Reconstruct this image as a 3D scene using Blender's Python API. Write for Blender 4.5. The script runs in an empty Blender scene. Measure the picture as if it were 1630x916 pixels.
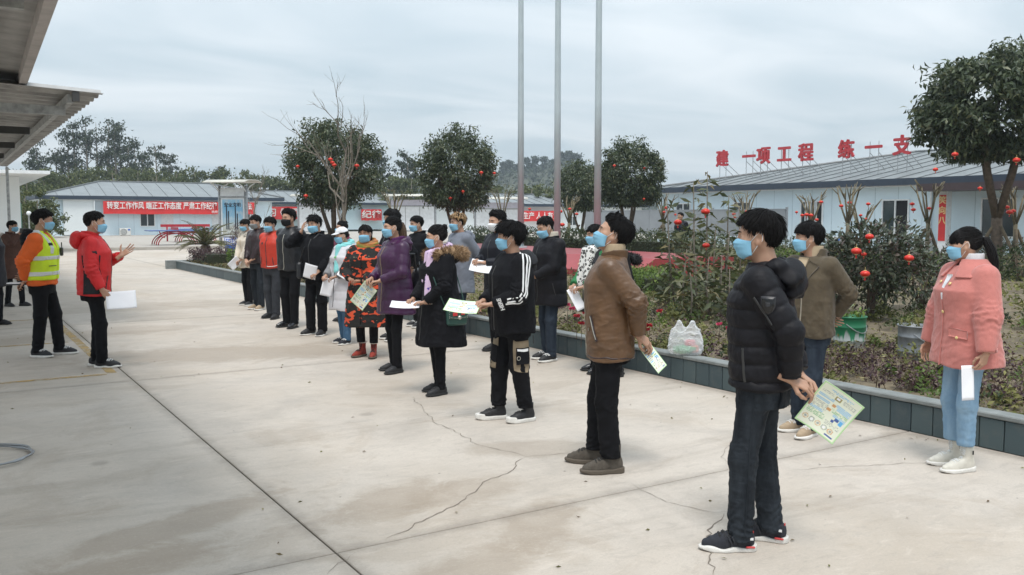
import bpy, math, random
import numpy as np
from mathutils import Vector, Matrix
R = math.radians
PI = math.pi
scene = bpy.context.scene
col = scene.collection

# ------------------------------------------------------------------ camera
cam_d = bpy.data.cameras.new('camera'); cam = bpy.data.objects.new('camera', cam_d); col.objects.link(cam)
cam_d.sensor_width = 36.0; cam_d.lens = 36.0 * 1422 / 1630.0
cam_d.clip_start = 0.05; cam_d.clip_end = 6000
cam.location = (0, 0, 1.66)
cam.rotation_euler = (R(90) - math.atan(113 / 1422.0), 0, R(-32.5))
scene.camera = cam

# ------------------------------------------------------------------ sky, sun, exposure
SUN_EL, SUN_AZ = R(66), R(215)      # azimuth clockwise from +Y
w = bpy.data.worlds.new('World'); scene.world = w; w.use_nodes = True
nt = w.node_tree; nt.nodes.clear()
def wn(t, **k):
    n = nt.nodes.new(t)
    for a, b in k.items(): setattr(n, a, b)
    return n
sky = wn('ShaderNodeTexSky', sky_type='NISHITA'); sky.sun_disc = False
sky.sun_elevation = SUN_EL; sky.sun_rotation = SUN_AZ; sky.air_density = 1.0; sky.dust_density = 3.0
tc = wn('ShaderNodeTexCoord')
sep = wn('ShaderNodeSeparateXYZ'); nt.links.new(tc.outputs['Generated'], sep.inputs[0])
# clouds: a high layer at constant height, so streaks flatten towards the horizon
zc = wn('ShaderNodeMath', operation='MAXIMUM'); zc.inputs[1].default_value = 0.0; nt.links.new(sep.outputs['Z'], zc.inputs[0])
za = wn('ShaderNodeMath', operation='ADD'); za.inputs[1].default_value = 0.10; nt.links.new(zc.outputs[0], za.inputs[0])
dv = wn('ShaderNodeVectorMath', operation='DIVIDE'); nt.links.new(tc.outputs['Generated'], dv.inputs[0])
cb = wn('ShaderNodeCombineXYZ')
for i in range(3): nt.links.new(za.outputs[0], cb.inputs[i])
nt.links.new(cb.outputs[0], dv.inputs[1])
mp = wn('ShaderNodeMapping'); mp.inputs['Rotation'].default_value = (0, 0, R(57)); mp.inputs['Scale'].default_value = (0.62, 1.0, 0.0)
nt.links.new(dv.outputs[0], mp.inputs[0])
n1 = wn('ShaderNodeTexNoise'); n1.inputs['Scale'].default_value = 1.25; n1.inputs['Detail'].default_value = 7; n1.inputs['Roughness'].default_value = 0.48; n1.inputs['Distortion'].default_value = 0.6
nt.links.new(mp.outputs[0], n1.inputs['Vector'])
cr = wn('ShaderNodeValToRGB')
cr.color_ramp.elements[0].position = 0.34; cr.color_ramp.elements[0].color = (0.485, 0.575, 0.635, 1)
cr.color_ramp.elements[1].position = 0.66; cr.color_ramp.elements[1].color = (0.70, 0.755, 0.795, 1)
nt.links.new(n1.outputs['Fac'], cr.inputs[0])
# overcast sky brightens gently from horizon to zenith
gr = wn('ShaderNodeMapRange'); gr.inputs['From Min'].default_value = 0.0; gr.inputs['From Max'].default_value = 1.0
gr.inputs['To Min'].default_value = 5.9; gr.inputs['To Max'].default_value = 12.0
nt.links.new(zc.outputs[0], gr.inputs['Value'])
sc_ = wn('ShaderNodeVectorMath', operation='SCALE'); nt.links.new(cr.outputs[0], sc_.inputs[0]); nt.links.new(gr.outputs[0], sc_.inputs['Scale'])
mx = wn('ShaderNodeMixRGB'); mx.inputs[0].default_value = 0.93
nt.links.new(sky.outputs[0], mx.inputs[1]); nt.links.new(sc_.outputs[0], mx.inputs[2])
bg = wn('ShaderNodeBackground'); bg.inputs['Strength'].default_value = 0.10
nt.links.new(mx.outputs[0], bg.inputs[0])
wo = wn('ShaderNodeOutputWorld'); nt.links.new(bg.outputs[0], wo.inputs[0])
sl = bpy.data.lights.new('sun', 'SUN'); sl.energy = 1.25; sl.angle = R(18); sl.color = (1.0, 0.965, 0.92)
so = bpy.data.objects.new('sun', sl); col.objects.link(so)
so.rotation_euler = (R(90) - SUN_EL, 0, PI - SUN_AZ); so.location = (0, 0, 30)
scene.view_settings.view_transform = 'Standard'; scene.view_settings.look = 'None'
scene.view_settings.gamma = 1.0; scene.view_settings.exposure = 0.92
scene.cycles.max_bounces = 6; scene.cycles.diffuse_bounces = 3; scene.cycles.transparent_max_bounces = 12

# ------------------------------------------------------------------ materials
M = {}
def lin(c):
    return tuple((v / 255 / 12.92 if v / 255 <= 0.04045 else ((v / 255 + 0.055) / 1.055) ** 2.4) for v in c)
class NT:
    """small node helper"""
    def __init__(s, name):
        s.m = bpy.data.materials.new(name); s.m.use_nodes = True
        s.t = s.m.node_tree; s.b = s.t.nodes['Principled BSDF']; s.o = s.t.nodes['Material Output']
        s.tc = None
    def n(s, t, **k):
        x = s.t.nodes.new(t)
        for a, b in k.items():
            if hasattr(x, a): setattr(x, a, b)
            else: x.inputs[a.replace('_', ' ')].default_value = b
        return x
    def l(s, a, b): s.t.links.new(a, b)
    def coord(s, kind='Object', scale=None, rot=None):
        if s.tc is None: s.tc = s.n('ShaderNodeTexCoord')
        out = s.tc.outputs[kind]
        if scale or rot:
            mp = s.n('ShaderNodeMapping')
            if scale: mp.inputs['Scale'].default_value = scale
            if rot: mp.inputs['Rotation'].default_value = rot
            s.l(out, mp.inputs[0]); out = mp.outputs[0]
        return out
    def noise(s, vec, scale, detail=4, rough=0.55, dist=0.0):
        x = s.n('ShaderNodeTexNoise'); x.inputs['Scale'].default_value = scale; x.inputs['Detail'].default_value = detail
        x.inputs['Roughness'].default_value = rough; x.inputs['Distortion'].default_value = dist
        s.l(vec, x.inputs['Vector']); return x.outputs['Fac']
    def ramp(s, fac, stops, interp='LINEAR'):
        x = s.n('ShaderNodeValToRGB'); e = x.color_ramp.elements; x.color_ramp.interpolation = interp
        for i, (p, c) in enumerate(stops):
            if i >= 2: e.new(p)
            e[i].position = p
            if not hasattr(c, '__len__'): c = (c, c, c)
            e[i].color = tuple(c)[:3] + (1,)
        s.l(fac, x.inputs[0]); return x.outputs[0]
    def mix(s, fac, a, b, mode='MIX'):
        x = s.n('ShaderNodeMixRGB'); x.blend_type = mode
        for k, v in ((0, fac), (1, a), (2, b)):
            if isinstance(v, (int, float)): x.inputs[k].default_value = v if k == 0 else (v, v, v, 1)
            elif isinstance(v, tuple): x.inputs[k].default_value = tuple(v)[:3] + (1,)
            else: s.l(v, x.inputs[k])
        return x.outputs[0]
    def math(s, op, a, b=None):
        x = s.n('ShaderNodeMath'); x.operation = op
        for k, v in ((0, a), (1, b)):
            if v is None: continue
            if isinstance(v, (int, float)): x.inputs[k].default_value = v
            else: s.l(v, x.inputs[k])
        return x.outputs[0]
    def color(s, c):
        if isinstance(c, tuple): s.b.inputs['Base Color'].default_value = tuple(c)[:3] + (1,)
        else: s.l(c, s.b.inputs['Base Color'])
    def bump(s, h, strength=0.3, dist=0.01):
        x = s.n('ShaderNodeBump'); x.inputs['Strength'].default_value = strength; x.inputs['Distance'].default_value = dist
        s.l(h, x.inputs['Height']); s.l(x.outputs[0], s.b.inputs['Normal']); return x
    def set(s, **k):
        for a, v in k.items(): s.b.inputs[a.replace('_', ' ')].default_value = v
        return s

def plain(name, c, rough=0.6, metal=0.0, var=0.12, scale=6.0, bump=0.0, bscale=80.0, spec=0.5, **kw):
    """painted/plain surface with faint mottling"""
    t = NT(name); v = t.coord()
    f = t.noise(v, scale, 5, 0.6)
    lo = tuple(x * (1 - var) for x in c); hi = tuple(min(1, x * (1 + var)) for x in c)
    t.color(t.ramp(f, [(0.3, lo), (0.7, hi)]))
    t.set(Roughness=rough, Metallic=metal, Specular_IOR_Level=spec)
    if bump: t.bump(t.noise(v, bscale, 4), bump, 0.01)
    for a, b in kw.items(): t.b.inputs[a.replace('_', ' ')].default_value = b
    M[name] = t.m; return t.m

def cloth(name, c, rough=0.8, weave=900, bump=0.25, var=0.18, big=0.0, sheen=0.0, spec=0.3):
    t = NT(name); v = t.coord()
    f = t.noise(v, 9.0, 4, 0.6)
    lo = tuple(x * (1 - var) for x in c); hi = tuple(min(1, x * (1 + var)) for x in c)
    t.color(t.ramp(f, [(0.32, lo), (0.68, hi)]))
    t.set(Roughness=rough, Specular_IOR_Level=spec)
    if sheen: t.set(Sheen_Weight=sheen, Sheen_Roughness=0.5)
    fine = t.noise(v, weave, 2)
    crease = t.noise(t.coord(scale=(1, 1, 0.55)), 26, 3, 0.5, 0.4)
    t.bump(t.math('ADD', t.math('MULTIPLY', fine, 0.12), t.math('MULTIPLY', crease, 1.0 + big)), bump, 0.012)
    M[name] = t.m; return t.m

# ------------------------------------------------------------------ mesh building
def np_mesh(name, V, F, smooth=True, attr=None):
    """V (n,3); F list of arrays (k,3|4) or a single one"""
    me = bpy.data.meshes.new(name)
    V = np.asarray(V, np.float32)
    Fs = F if isinstance(F, list) else [F]
    Fs = [np.asarray(f, np.int32) for f in Fs if len(f)]
    me.vertices.add(len(V)); me.vertices.foreach_set('co', V.ravel())
    nl = sum(f.size for f in Fs); npoly = sum(len(f) for f in Fs)
    me.loops.add(nl); me.polygons.add(npoly)
    me.loops.foreach_set('vertex_index', np.concatenate([f.ravel() for f in Fs]))
    tot = np.concatenate([np.full(len(f), f.shape[1], np.int32) for f in Fs])
    start = np.concatenate([[0], np.cumsum(tot)[:-1]]).astype(np.int32)
    me.polygons.foreach_set('loop_start', start)
    me.polygons.foreach_set('use_smooth', np.full(npoly, smooth, bool))
    me.update(calc_edges=True); me.validate()
    return me

def tag(o, label=None, cat=None, group=None, kind=None):
    if label: o['label'] = label
    if cat: o['category'] = cat
    if group: o['group'] = group
    if kind: o['kind'] = kind
    return o
def link(name, me, mat=None, parent=None, loc=None, rotz=None):
    o = bpy.data.objects.new(name, me); col.objects.link(o)
    if mat is not None:
        ms = mat if isinstance(mat, (list, tuple)) else [mat]
        if len(me.materials) == 0:
            for m_ in ms: me.materials.append(m_)
    if parent is not None: o.parent = parent
    if loc is not None: o.location = loc
    if rotz is not None: o.rotation_euler = (0, 0, rotz)
    return o
def empty(name, loc, rz=0, label=None, cat=None, group=None, kind=None):
    o = bpy.data.objects.new(name, None); col.objects.link(o); o.location = loc; o.rotation_euler = (0, 0, rz); o.empty_display_size = 0.1
    return tag(o, label, cat, group, kind)
def kids(o): return [c for c in KID.get(o.name, [])]
KID = {}
def copy_tree(o, parent=None):
    c = o.copy(); col.objects.link(c); c.parent = parent
    for ch in list(o.children): copy_tree(ch, c)
    return c

class MB:
    def __init__(s): s.v = []; s.f = []; s.mi = []; s.cur = 0
    def add(s, V, F):
        b = len(s.v); s.v.extend([tuple(p) for p in V]); s.f.extend([tuple(b + i for i in f) for f in F]); s.mi.extend([s.cur] * len(F)); return s
    def box(s, c, d, rz=0.0, bev=0.0, rot=None):
        x, y, z = d[0] / 2, d[1] / 2, d[2] / 2
        if bev <= 0:
            P = [(-x, -y, -z), (x, -y, -z), (x, y, -z), (-x, y, -z), (-x, -y, z), (x, -y, z), (x, y, z), (-x, y, z)]
            F = [(0, 3, 2, 1), (4, 5, 6, 7), (0, 1, 5, 4), (1, 2, 6, 5), (2, 3, 7, 6), (3, 0, 4, 7)]
        else:
            b = min(bev, x * .9, y * .9, z * .9); P = []; F = []
            for sx in (-1, 1):
                for sy in (-1, 1):
                    for sz in (-1, 1):
                        P += [(sx * x, sy * (y - b), sz * (z - b)), (sx * (x - b), sy * y, sz * (z - b)), (sx * (x - b), sy * (y - b), sz * z)]
            def q(i, j, k, a): return ((i > 0) * 4 + (j > 0) * 2 + (k > 0)) * 3 + a
            F += [tuple(q(sx, a, b_, 0) for a, b_ in ((-1, -1), (1, -1), (1, 1), (-1, 1))) for sx in (-1, 1)]
            F += [tuple(q(a, sy, b_, 1) for a, b_ in ((-1, -1), (1, -1), (1, 1), (-1, 1))) for sy in (-1, 1)]
            F += [tuple(q(a, b_, sz, 2) for a, b_ in ((-1, -1), (1, -1), (1, 1), (-1, 1))) for sz in (-1, 1)]
            for i in (-1, 1):
                for j in (-1, 1):
                    F.append((q(i, j, -1, 0), q(i, j, 1, 0), q(i, j, 1, 1), q(i, j, -1, 1)))
                    F.append((q(i, -1, j, 0), q(i, 1, j, 0), q(i, 1, j, 2), q(i, -1, j, 2)))
                    F.append((q(-1, i, j, 1), q(1, i, j, 1), q(1, i, j, 2), q(-1, i, j, 2)))
                    for k in (-1, 1): F.append((q(i, j, k, 0), q(i, j, k, 1), q(i, j, k, 2)))
            F2 = []
            for f in F:       # orient outward
                a, b2, c2 = (Vector(P[f[0]]), Vector(P[f[1]]), Vector(P[f[2]]))
                n = (b2 - a).cross(c2 - a); ctr = sum((Vector(P[i]) for i in f), Vector()) / len(f)
                F2.append(f if n.dot(ctr) > 0 else f[::-1])
            F = F2
        m = rot if rot is not None else Matrix.Rotation(rz, 3, 'Z')
        c = Vector(c)
        return s.add([c + m @ Vector(p) for p in P], F)
    def tube(s, pts, r, n=8, cap=True):
        pts = [Vector(p) for p in pts]; k = len(pts)
        rs = r if hasattr(r, '__len__') else [r] * k
        V = []; up = None
        for i, p in enumerate(pts):
            d = (pts[min(i + 1, k - 1)] - pts[max(i - 1, 0)])
            d = d.normalized() if d.length > 1e-9 else Vector((0, 0, 1))
            if up is None:
                a = Vector((0, 0, 1)) if abs(d.z) < .9 else Vector((1, 0, 0)); up = d.cross(a).normalized()
            up = (up - d * up.dot(d)); up = up.normalized() if up.length > 1e-6 else d.orthogonal().normalized()
            sd = d.cross(up)
            for j in range(n):
                a = 2 * PI * j / n; V.append(p + (up * math.cos(a) + sd * math.sin(a)) * rs[i])
        F = [(i * n + j, i * n + (j + 1) % n, (i + 1) * n + (j + 1) % n, (i + 1) * n + j) for i in range(k - 1) for j in range(n)]
        if cap: F += [tuple(range(n))[::-1], tuple((k - 1) * n + j for j in range(n))]
        return s.add(V, F)
    def lathe(s, prof, c=(0, 0, 0), n=16, cap=False):
        c = Vector(c); V = []
        for (r_, z) in prof:
            for j in range(n): V.append(c + Vector((r_ * math.cos(2 * PI * j / n), r_ * math.sin(2 * PI * j / n), z)))
        k = len(prof)
        F = [(i * n + j, i * n + (j + 1) % n, (i + 1) * n + (j + 1) % n, (i + 1) * n + j) for i in range(k - 1) for j in range(n)]
        if cap: F += [tuple(range(n))[::-1], tuple((k - 1) * n + j for j in range(n))]
        return s.add(V, F)
    def prism(s, poly, h, fn):
        """poly 2D list extruded: fn(u,v,w) -> 3D, w in (0,h)"""
        n = len(poly); V = [fn(u, v, 0) for u, v in poly] + [fn(u, v, h) for u, v in poly]
        F = [tuple(range(n))[::-1], tuple(range(n, 2 * n))] + [(i, (i + 1) % n, n + (i + 1) % n, n + i) for i in range(n)]
        return s.add(V, F)
    def mesh(s, name, smooth=False):
        me = bpy.data.meshes.new(name); me.from_pydata([tuple(v) for v in s.v], [], s.f)
        if smooth: me.polygons.foreach_set('use_smooth', [True] * len(me.polygons))
        if any(s.mi): me.polygons.foreach_set('material_index', s.mi)
        me.update(); return me
    def build(s, name, mat, parent=None, smooth=False, loc=None, rotz=None):
        return link(name, s.mesh(name, smooth), mat, parent, loc, rotz)

def text_mesh(name, body, size, extrude=0.0, bold=0.0):
    c = bpy.data.curves.new(name, 'FONT'); c.body = body; c.size = size; c.extrude = extrude; c.offset = bold
    c.align_x = 'CENTER'; c.align_y = 'CENTER'; c.resolution_u = 3
    o = bpy.data.objects.new(name, c); col.objects.link(o)
    dg = bpy.context.evaluated_depsgraph_get()
    me = bpy.data.meshes.new_from_object(o.evaluated_get(dg)); me.name = name
    bpy.data.objects.remove(o); bpy.data.curves.remove(c)
    return me

def bold_text(name, body, size, extrude, bold, grow):
    """heavy brush-like lettering: the glyphs thickened by overlapping copies at slightly different depths"""
    me = text_mesh(name, body, size, extrude, bold); n = len(me.vertices); V = np.zeros(n * 3, np.float32); me.vertices.foreach_get('co', V); V = V.reshape(-1, 3); F = [tuple(p.vertices) for p in me.polygons]; VV = []; FF = []
    for k, (dx, dy) in enumerate(((0, 0), (grow, 0), (-grow, 0), (0, grow), (0, -grow))):
        VV += [(x + dx, y + dy, z * (1 + .03 * k) + (.0012 * k if z > 0 else -.0012 * k)) for x, y, z in V.tolist()]; FF += [tuple(i + k * n for i in f) for f in F]
    bpy.data.meshes.remove(me); me = bpy.data.meshes.new(name); me.from_pydata(VV, [], FF); me.update(); return me
# ------------------------------------------------------------------ leaves
def leaf_mesh(name, C, D, L, W, rng, fold=0.25, droop=0.2, tint=None):
    """n leaves: centre C, direction D (n,3), length L, width W -> folded diamond leaves (4 tris each)"""
    n = len(C); D = D / (np.linalg.norm(D, axis=1, keepdims=True) + 1e-9)
    A = rng.normal(size=(n, 3)); A[:, 2] += 1.2
    S = np.cross(D, A); S /= (np.linalg.norm(S, axis=1, keepdims=True) + 1e-9)
    N = np.cross(S, D)
    L = np.broadcast_to(np.asarray(L, float), (n,))[:, None]; W = np.broadcast_to(np.asarray(W, float), (n,))[:, None]
    p0 = C - D * L * .5; p1 = C + D * L * .5 - N * L * droop
    m = C + N * L * 0.03
    a = C + S * W * .5 + N * W * fold; b = C - S * W * .5 + N * W * fold
    V = np.stack([p0, a, p1, b, m], 1).reshape(-1, 3)
    i = (np.arange(n) * 5)[:, None]
    F = np.concatenate([i + np.array([[0, 1, 4]]), i + np.array([[1, 2, 4]]), i + np.array([[2, 3, 4]]), i + np.array([[3, 0, 4]])], 1).reshape(-1, 3)
    me = np_mesh(name, V, F, smooth=True)
    at = me.attributes.new('tint', 'FLOAT', 'POINT')
    t = rng.random(n) if tint is None else tint
    at.data.foreach_set('value', np.repeat(t, 5).astype(np.float32))
    return me
def leaf_mat(name, stops, rough=0.5, trans=0.25, spec=0.4):
    t = NT(name); a = t.n('ShaderNodeAttribute'); a.attribute_name = 'tint'
    c = t.ramp(a.outputs['Fac'], stops)
    t.color(c); t.set(Roughness=rough, Specular_IOR_Level=spec)
    if trans:
        tr = t.n('ShaderNodeBsdfTranslucent'); t.l(c, tr.inputs['Color'])
        mx_ = t.n('ShaderNodeMixShader'); mx_.inputs[0].default_value = trans
        t.l(t.b.outputs[0], mx_.inputs[1]); t.l(tr.outputs[0], mx_.inputs[2]); t.l(mx_.outputs[0], t.o.inputs['Surface'])
    M[name] = t.m; return t.m
# ================================================================== SETTING
KY0, KY1, KX = -6.0, 29.9, 6.25
# ---- concrete
STAINS = [(0.25, 4.35, 1.1, .28, 12, .62), (1.0, 4.95, .8, .22, 20, .55), (2.9, 10.9, 2.3, .8, -20, .55), (2.15, 4.7, .55, .3, 30, .55), (2.6, 4.6, .5, .3, 10, .45), (2.65, 3.9, .5, .25, 40, .5), (3.6, 5.2, .7, .3, -30, .4), (2.0, 3.5, .6, .25, 30, .5), (1.6, 13.8, 2.2, .7, 10, .4), (3.3, 17.5, 2.5, 1.0, 0, .4), (-1.0, 7.5, 1.2, .6, 0, .35)]
def concrete(name, base, stain=0.8, tile=1.0):
    t = NT(name); g = t.n('ShaderNodeNewGeometry'); P = g.outputs['Position']
    big = t.noise(P, 0.28, 6, 0.62, 0.5); mid = t.noise(P, 1.3, 6, 0.65, 0.8); fine = t.noise(P, 14, 5, 0.7); grit = t.noise(P, 130, 3, 0.6)
    mp = t.n('ShaderNodeMapping'); mp.inputs['Scale'].default_value = (0.32, 1.6, 1); mp.inputs['Rotation'].default_value = (0, 0, R(64)); t.l(P, mp.inputs[0])
    streak = t.noise(mp.outputs[0], 1.0, 7, 0.68, 1.2)
    b = base
    c = t.ramp(mid, [(0.25, tuple(x * 0.80 for x in b)), (0.5, b), (0.8, tuple(min(1, x * 1.16) for x in b))])
    warm = (b[0] * 0.84, b[1] * 0.79, b[2] * 0.72)
    c = t.mix(t.math('MULTIPLY', t.ramp(big, [(0.42, 0.0), (0.62, 1.0)]), 0.75 * stain), c, warm)
    patchy = t.noise(P, 0.75, 8, 0.7, 1.4)
    c = t.mix(t.math('MULTIPLY', t.ramp(patchy, [(0.53, 0.0), (0.60, 1.0)]), 0.42 * stain), c, (b[0] * 0.70, b[1] * 0.64, b[2] * 0.57))
    c = t.mix(t.math('MULTIPLY', t.ramp(t.noise(P, 38, 4, 0.7), [(0.30, 1.0), (0.45, 0.0)]), 0.35), c, tuple(x * 0.7 for x in b))
    dark = (b[0] * 0.50, b[1] * 0.46, b[2] * 0.41)
    c = t.mix(t.math('MULTIPLY', t.ramp(streak, [(0.55, 0.0), (0.66, 1.0)]), 0.34 * stain), c, dark)
    pale = tuple(min(1, x * 1.28) for x in b)
    mp2 = t.n('ShaderNodeMapping'); mp2.inputs['Scale'].default_value = (0.9, 3.2, 1); mp2.inputs['Location'].default_value = (7, 3, 0); mp2.inputs['Rotation'].default_value = (0, 0, R(52)); t.l(P, mp2.inputs[0])
    c = t.mix(t.math('MULTIPLY', t.ramp(t.noise(mp2.outputs[0], 2.0, 8, 0.72, 1.5), [(0.58, 0.0), (0.72, 1.0)]), 0.45), c, pale)
    c = t.mix(t.math('MULTIPLY', t.ramp(fine, [(0.30, 1.0), (0.44, 0.0)]), 0.30), c, tuple(x * 0.62 for x in b))
    mp4 = t.n('ShaderNodeMapping'); mp4.inputs['Scale'].default_value = (2.2, 5.5, 1); mp4.inputs['Rotation'].default_value = (0, 0, R(38)); t.l(P, mp4.inputs[0])
    scf = t.noise(mp4.outputs[0], 1.6, 9, 0.78, 0.8)
    c = t.mix(t.math('MULTIPLY', t.ramp(scf, [(0.54, 0.0), (0.62, 1.0)]), 0.34), c, tuple(x * 0.68 for x in b))
    c = t.mix(t.math('MULTIPLY', t.ramp(scf, [(0.36, 1.0), (0.44, 0.0)]), 0.30), c, tuple(min(1, x * 1.22) for x in b))
    for (x_, y_, ra, rb, an, am) in STAINS:
        mq = t.n('ShaderNodeMapping'); mq.vector_type = 'TEXTURE'; mq.inputs['Location'].default_value = (x_, y_, 0); mq.inputs['Rotation'].default_value = (0, 0, R(an)); mq.inputs['Scale'].default_value = (ra, rb, 1000); t.l(P, mq.inputs[0])
        ln = t.n('ShaderNodeVectorMath'); ln.operation = 'LENGTH'; t.l(mq.outputs[0], ln.inputs[0])
        dd = t.math('ADD', ln.outputs['Value'], t.math('MULTIPLY', t.math('SUBTRACT', t.noise(P, 2.2, 8, 0.72, 0.6), 0.5), 1.9))
        c = t.mix(t.math('MULTIPLY', t.ramp(dd, [(0.62, 1.0), (1.0, 0.0)]), am), c, (b[0] * 0.58, b[1] * 0.52, b[2] * 0.45))
    # sandy grain and dirt gathered along the joints
    c = t.mix(t.math('MULTIPLY', t.ramp(t.noise(P, 85, 5, 0.8), [(0.36, 1.0), (0.52, 0.0)]), 0.30), c, tuple(x * 0.62 for x in b))
    c = t.mix(t.math('MULTIPLY', t.ramp(t.noise(P, 52, 5, 0.8), [(0.55, 0.0), (0.68, 1.0)]), 0.30), c, pale)
    sx3 = t.n('ShaderNodeSeparateXYZ'); t.l(P, sx3.inputs[0])
    dj = None
    for ax, v_ in (('X', 1.58), ('Y', 4.1), ('Y', 9.62), ('Y', 15.12), ('X', 6.2)):
        d_ = t.math('ABSOLUTE', t.math('SUBTRACT', sx3.outputs[ax], v_)); dj = d_ if dj is None else t.math('MINIMUM', dj, d_)
    dj = t.math('ADD', dj, t.math('MULTIPLY', t.math('SUBTRACT', t.noise(P, 5, 6, 0.75), 0.5), 0.22))
    c = t.mix(t.math('MULTIPLY', t.ramp(dj, [(0.0, 1.0), (0.09, 0.0)]), 0.36), c, (0.15, 0.13, 0.11))
    # little dark specks (grit, leaf bits)
    vo = t.n('ShaderNodeTexVoronoi'); vo.inputs['Scale'].default_value = 3.4; t.l(P, vo.inputs['Vector'])
    sp = t.ramp(vo.outputs['Distance'], [(0.018, 1.0), (0.034, 0.0)])
    c = t.mix(t.math('MULTIPLY', sp, 0.75), c, (0.05, 0.045, 0.035))
    vo2 = t.n('ShaderNodeTexVoronoi'); vo2.inputs['Scale'].default_value = 0.9; t.l(P, vo2.inputs['Vector'])
    c = t.mix(t.math('MULTIPLY', t.ramp(vo2.outputs['Distance'], [(0.04, 1.0), (0.075, 0.0)]), 0.35), c, (0.16, 0.14, 0.12))
    t.color(c)
    t.set(Specular_IOR_Level=0.35)
    t.l(t.ramp(mid, [(0.2, 0.62), (0.8, 0.9)]), t.b.inputs['Roughness'])
    t.bump(t.math('ADD', t.math('MULTIPLY', grit, 0.25), fine), 0.22, 0.006)
    M[name] = t.m
concrete('concrete', (0.500, 0.447, 0.390), .8)
concrete('path_concrete', (0.42, 0.39, 0.35), 0.5)
plain('joint', (0.035, 0.032, 0.03), 0.95)
plain('crack', (0.19, 0.16, 0.13), 0.95)
plain('soil', (0.150, 0.120, 0.078), 0.95, var=0.45, scale=3.0, bump=0.8, bscale=26)
plain('field', (0.085, 0.10, 0.045), 0.95, var=0.35, scale=0.1)
t = NT('kerb_tile'); oi = t.n('ShaderNodeObjectInfo'); g = t.n('ShaderNodeNewGeometry'); f = t.noise(g.outputs['Position'], 7, 6, .7)
c = t.mix(oi.outputs['Random'], (0.044, 0.068, 0.078), (0.066, 0.096, 0.102)); c = t.mix(t.math('MULTIPLY', t.ramp(f, [(.5, 0), (.68, 1)]), .5), c, (.11, .12, .115)); t.color(c); t.set(Roughness=.55); t.bump(t.noise(g.outputs['Position'], 60, 4), .15, .006); M['kerb_tile'] = t.m
plain('kerb_cap', (0.20, 0.215, 0.21), 0.8, var=0.2, scale=9, bump=0.25, bscale=90)
plain('kerb_body', (0.16, 0.17, 0.17), 0.85)

tag(MB().add([(-3000, -3000, -.06), (3000, -3000, -.06), (3000, 3000, -.06), (-3000, 3000, -.06)], [(0, 1, 2, 3)]).build('ground', M['field']), kind='structure')
yard = MB().add([(-26, -8, -.03), (36.1, -8, -.03), (36.1, 47.2, -.03), (-26, 47.2, -.03)], [(0, 1, 2, 3)]).build('yard', M['joint'])
tag(yard, kind='structure')
XL = [-26.42, -21.75, -17.08, -12.41, -7.74, -3.09, 1.58, KX + .02]
YL = [-6.9, -1.4, 4.1, 9.62, 15.12, 20.62, 26.12, 31.62, 37.12, 42.62, 47.2]
def slab(x0, x1, y0, y1):
    g = 0.0055; b = 0.005; m = MB()
    P = [(x0 + g, y0 + g), (x1 - g, y0 + g), (x1 - g, y1 - g), (x0 + g, y1 - g)]
    Q = [(x0 + g + b, y0 + g + b), (x1 - g - b, y0 + g + b), (x1 - g - b, y1 - g - b), (x0 + g + b, y1 - g - b)]
    V = [(x, y, -.029) for x, y in P] + [(x, y, -b * .8) for x, y in P] + [(x, y, 0) for x, y in Q]
    F = [(8, 9, 10, 11)]
    for i in range(4):
        j = (i + 1) % 4; F += [(i, j, 4 + j, 4 + i), (4 + i, 4 + j, 8 + j, 8 + i)]
    m.add(V, F).build('concrete_slab', M['concrete'], yard)
for j in range(len(YL) - 1):
    for i in range(len(XL) - 1): slab(XL[i], XL[i + 1], YL[j], YL[j + 1])
    if YL[j] > 29:
        for k in range(6): slab(KX + .02 + k * 4.97, KX + .02 + (k + 1) * 4.97, YL[j], YL[j + 1])
# raised apron in front of the far building
ap = MB().box((8, 66, .04), (110, 37.6, .24), bev=.02).build('apron', M['path_concrete']); tag(ap, kind='structure')
# footpath in front of the right hand building
tag(MB().box((34.6, 9, .03), (3.0, 60, .2)).build('footpath', M['path_concrete']), kind='structure')
# ---- cracks: thin dark seams in the slabs
rc = random.Random(5)
def crack(pts, w=.006):
    P = []
    for a, b in zip(pts[:-1], pts[1:]):
        a = Vector(a); b = Vector(b); n = max(2, int((b - a).length / .045)); d = (b - a).normalized(); s_ = Vector((-d.y, d.x)); off = 0
        for i in range(n):
            off = off * .75 + rc.gauss(0, .010); P.append(a + (b - a) * (i / n) + s_ * off)
    P.append(Vector(pts[-1])); V = []; F = []
    for i, p in enumerate(P):
        d = (P[min(i + 1, len(P) - 1)] - P[max(0, i - 1)]).normalized(); s_ = Vector((-d.y, d.x))
        e = min(1, i / 4, (len(P) - 1 - i) / 4) * .7 + .3
        ww = w * e * rc.uniform(.45, 1.25); V += [(p.x + s_.x * ww / 2, p.y + s_.y * ww / 2, .0035), (p.x - s_.x * ww / 2, p.y - s_.y * ww / 2, .0035)]
        if i: F.append((2 * i - 2, 2 * i - 1, 2 * i + 1, 2 * i))
    MB().add(V, F).build('crack', M['crack'], yard)
def G(px, py, z=0.0):
    """point of the ground (or of the level z) seen at a pixel of the photograph"""
    v = cam.rotation_euler.to_matrix() @ Vector(((px - 815) / 1422, -(py - 458) / 1422, -1)); t_ = (z - 1.66) / v.z
    return Vector((v.x * t_, v.y * t_))
def GD(px, D, z=0.0):
    v = cam.rotation_euler.to_matrix() @ Vector(((px - 815) / 1422, (458 - 345) / 1422, -1)); v.z = 0
    v *= D / (Vector((v.x, v.y)).length * math.cos(math.atan((px - 815) / 1422)))
    return Vector((v.x, v.y, z))
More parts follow.
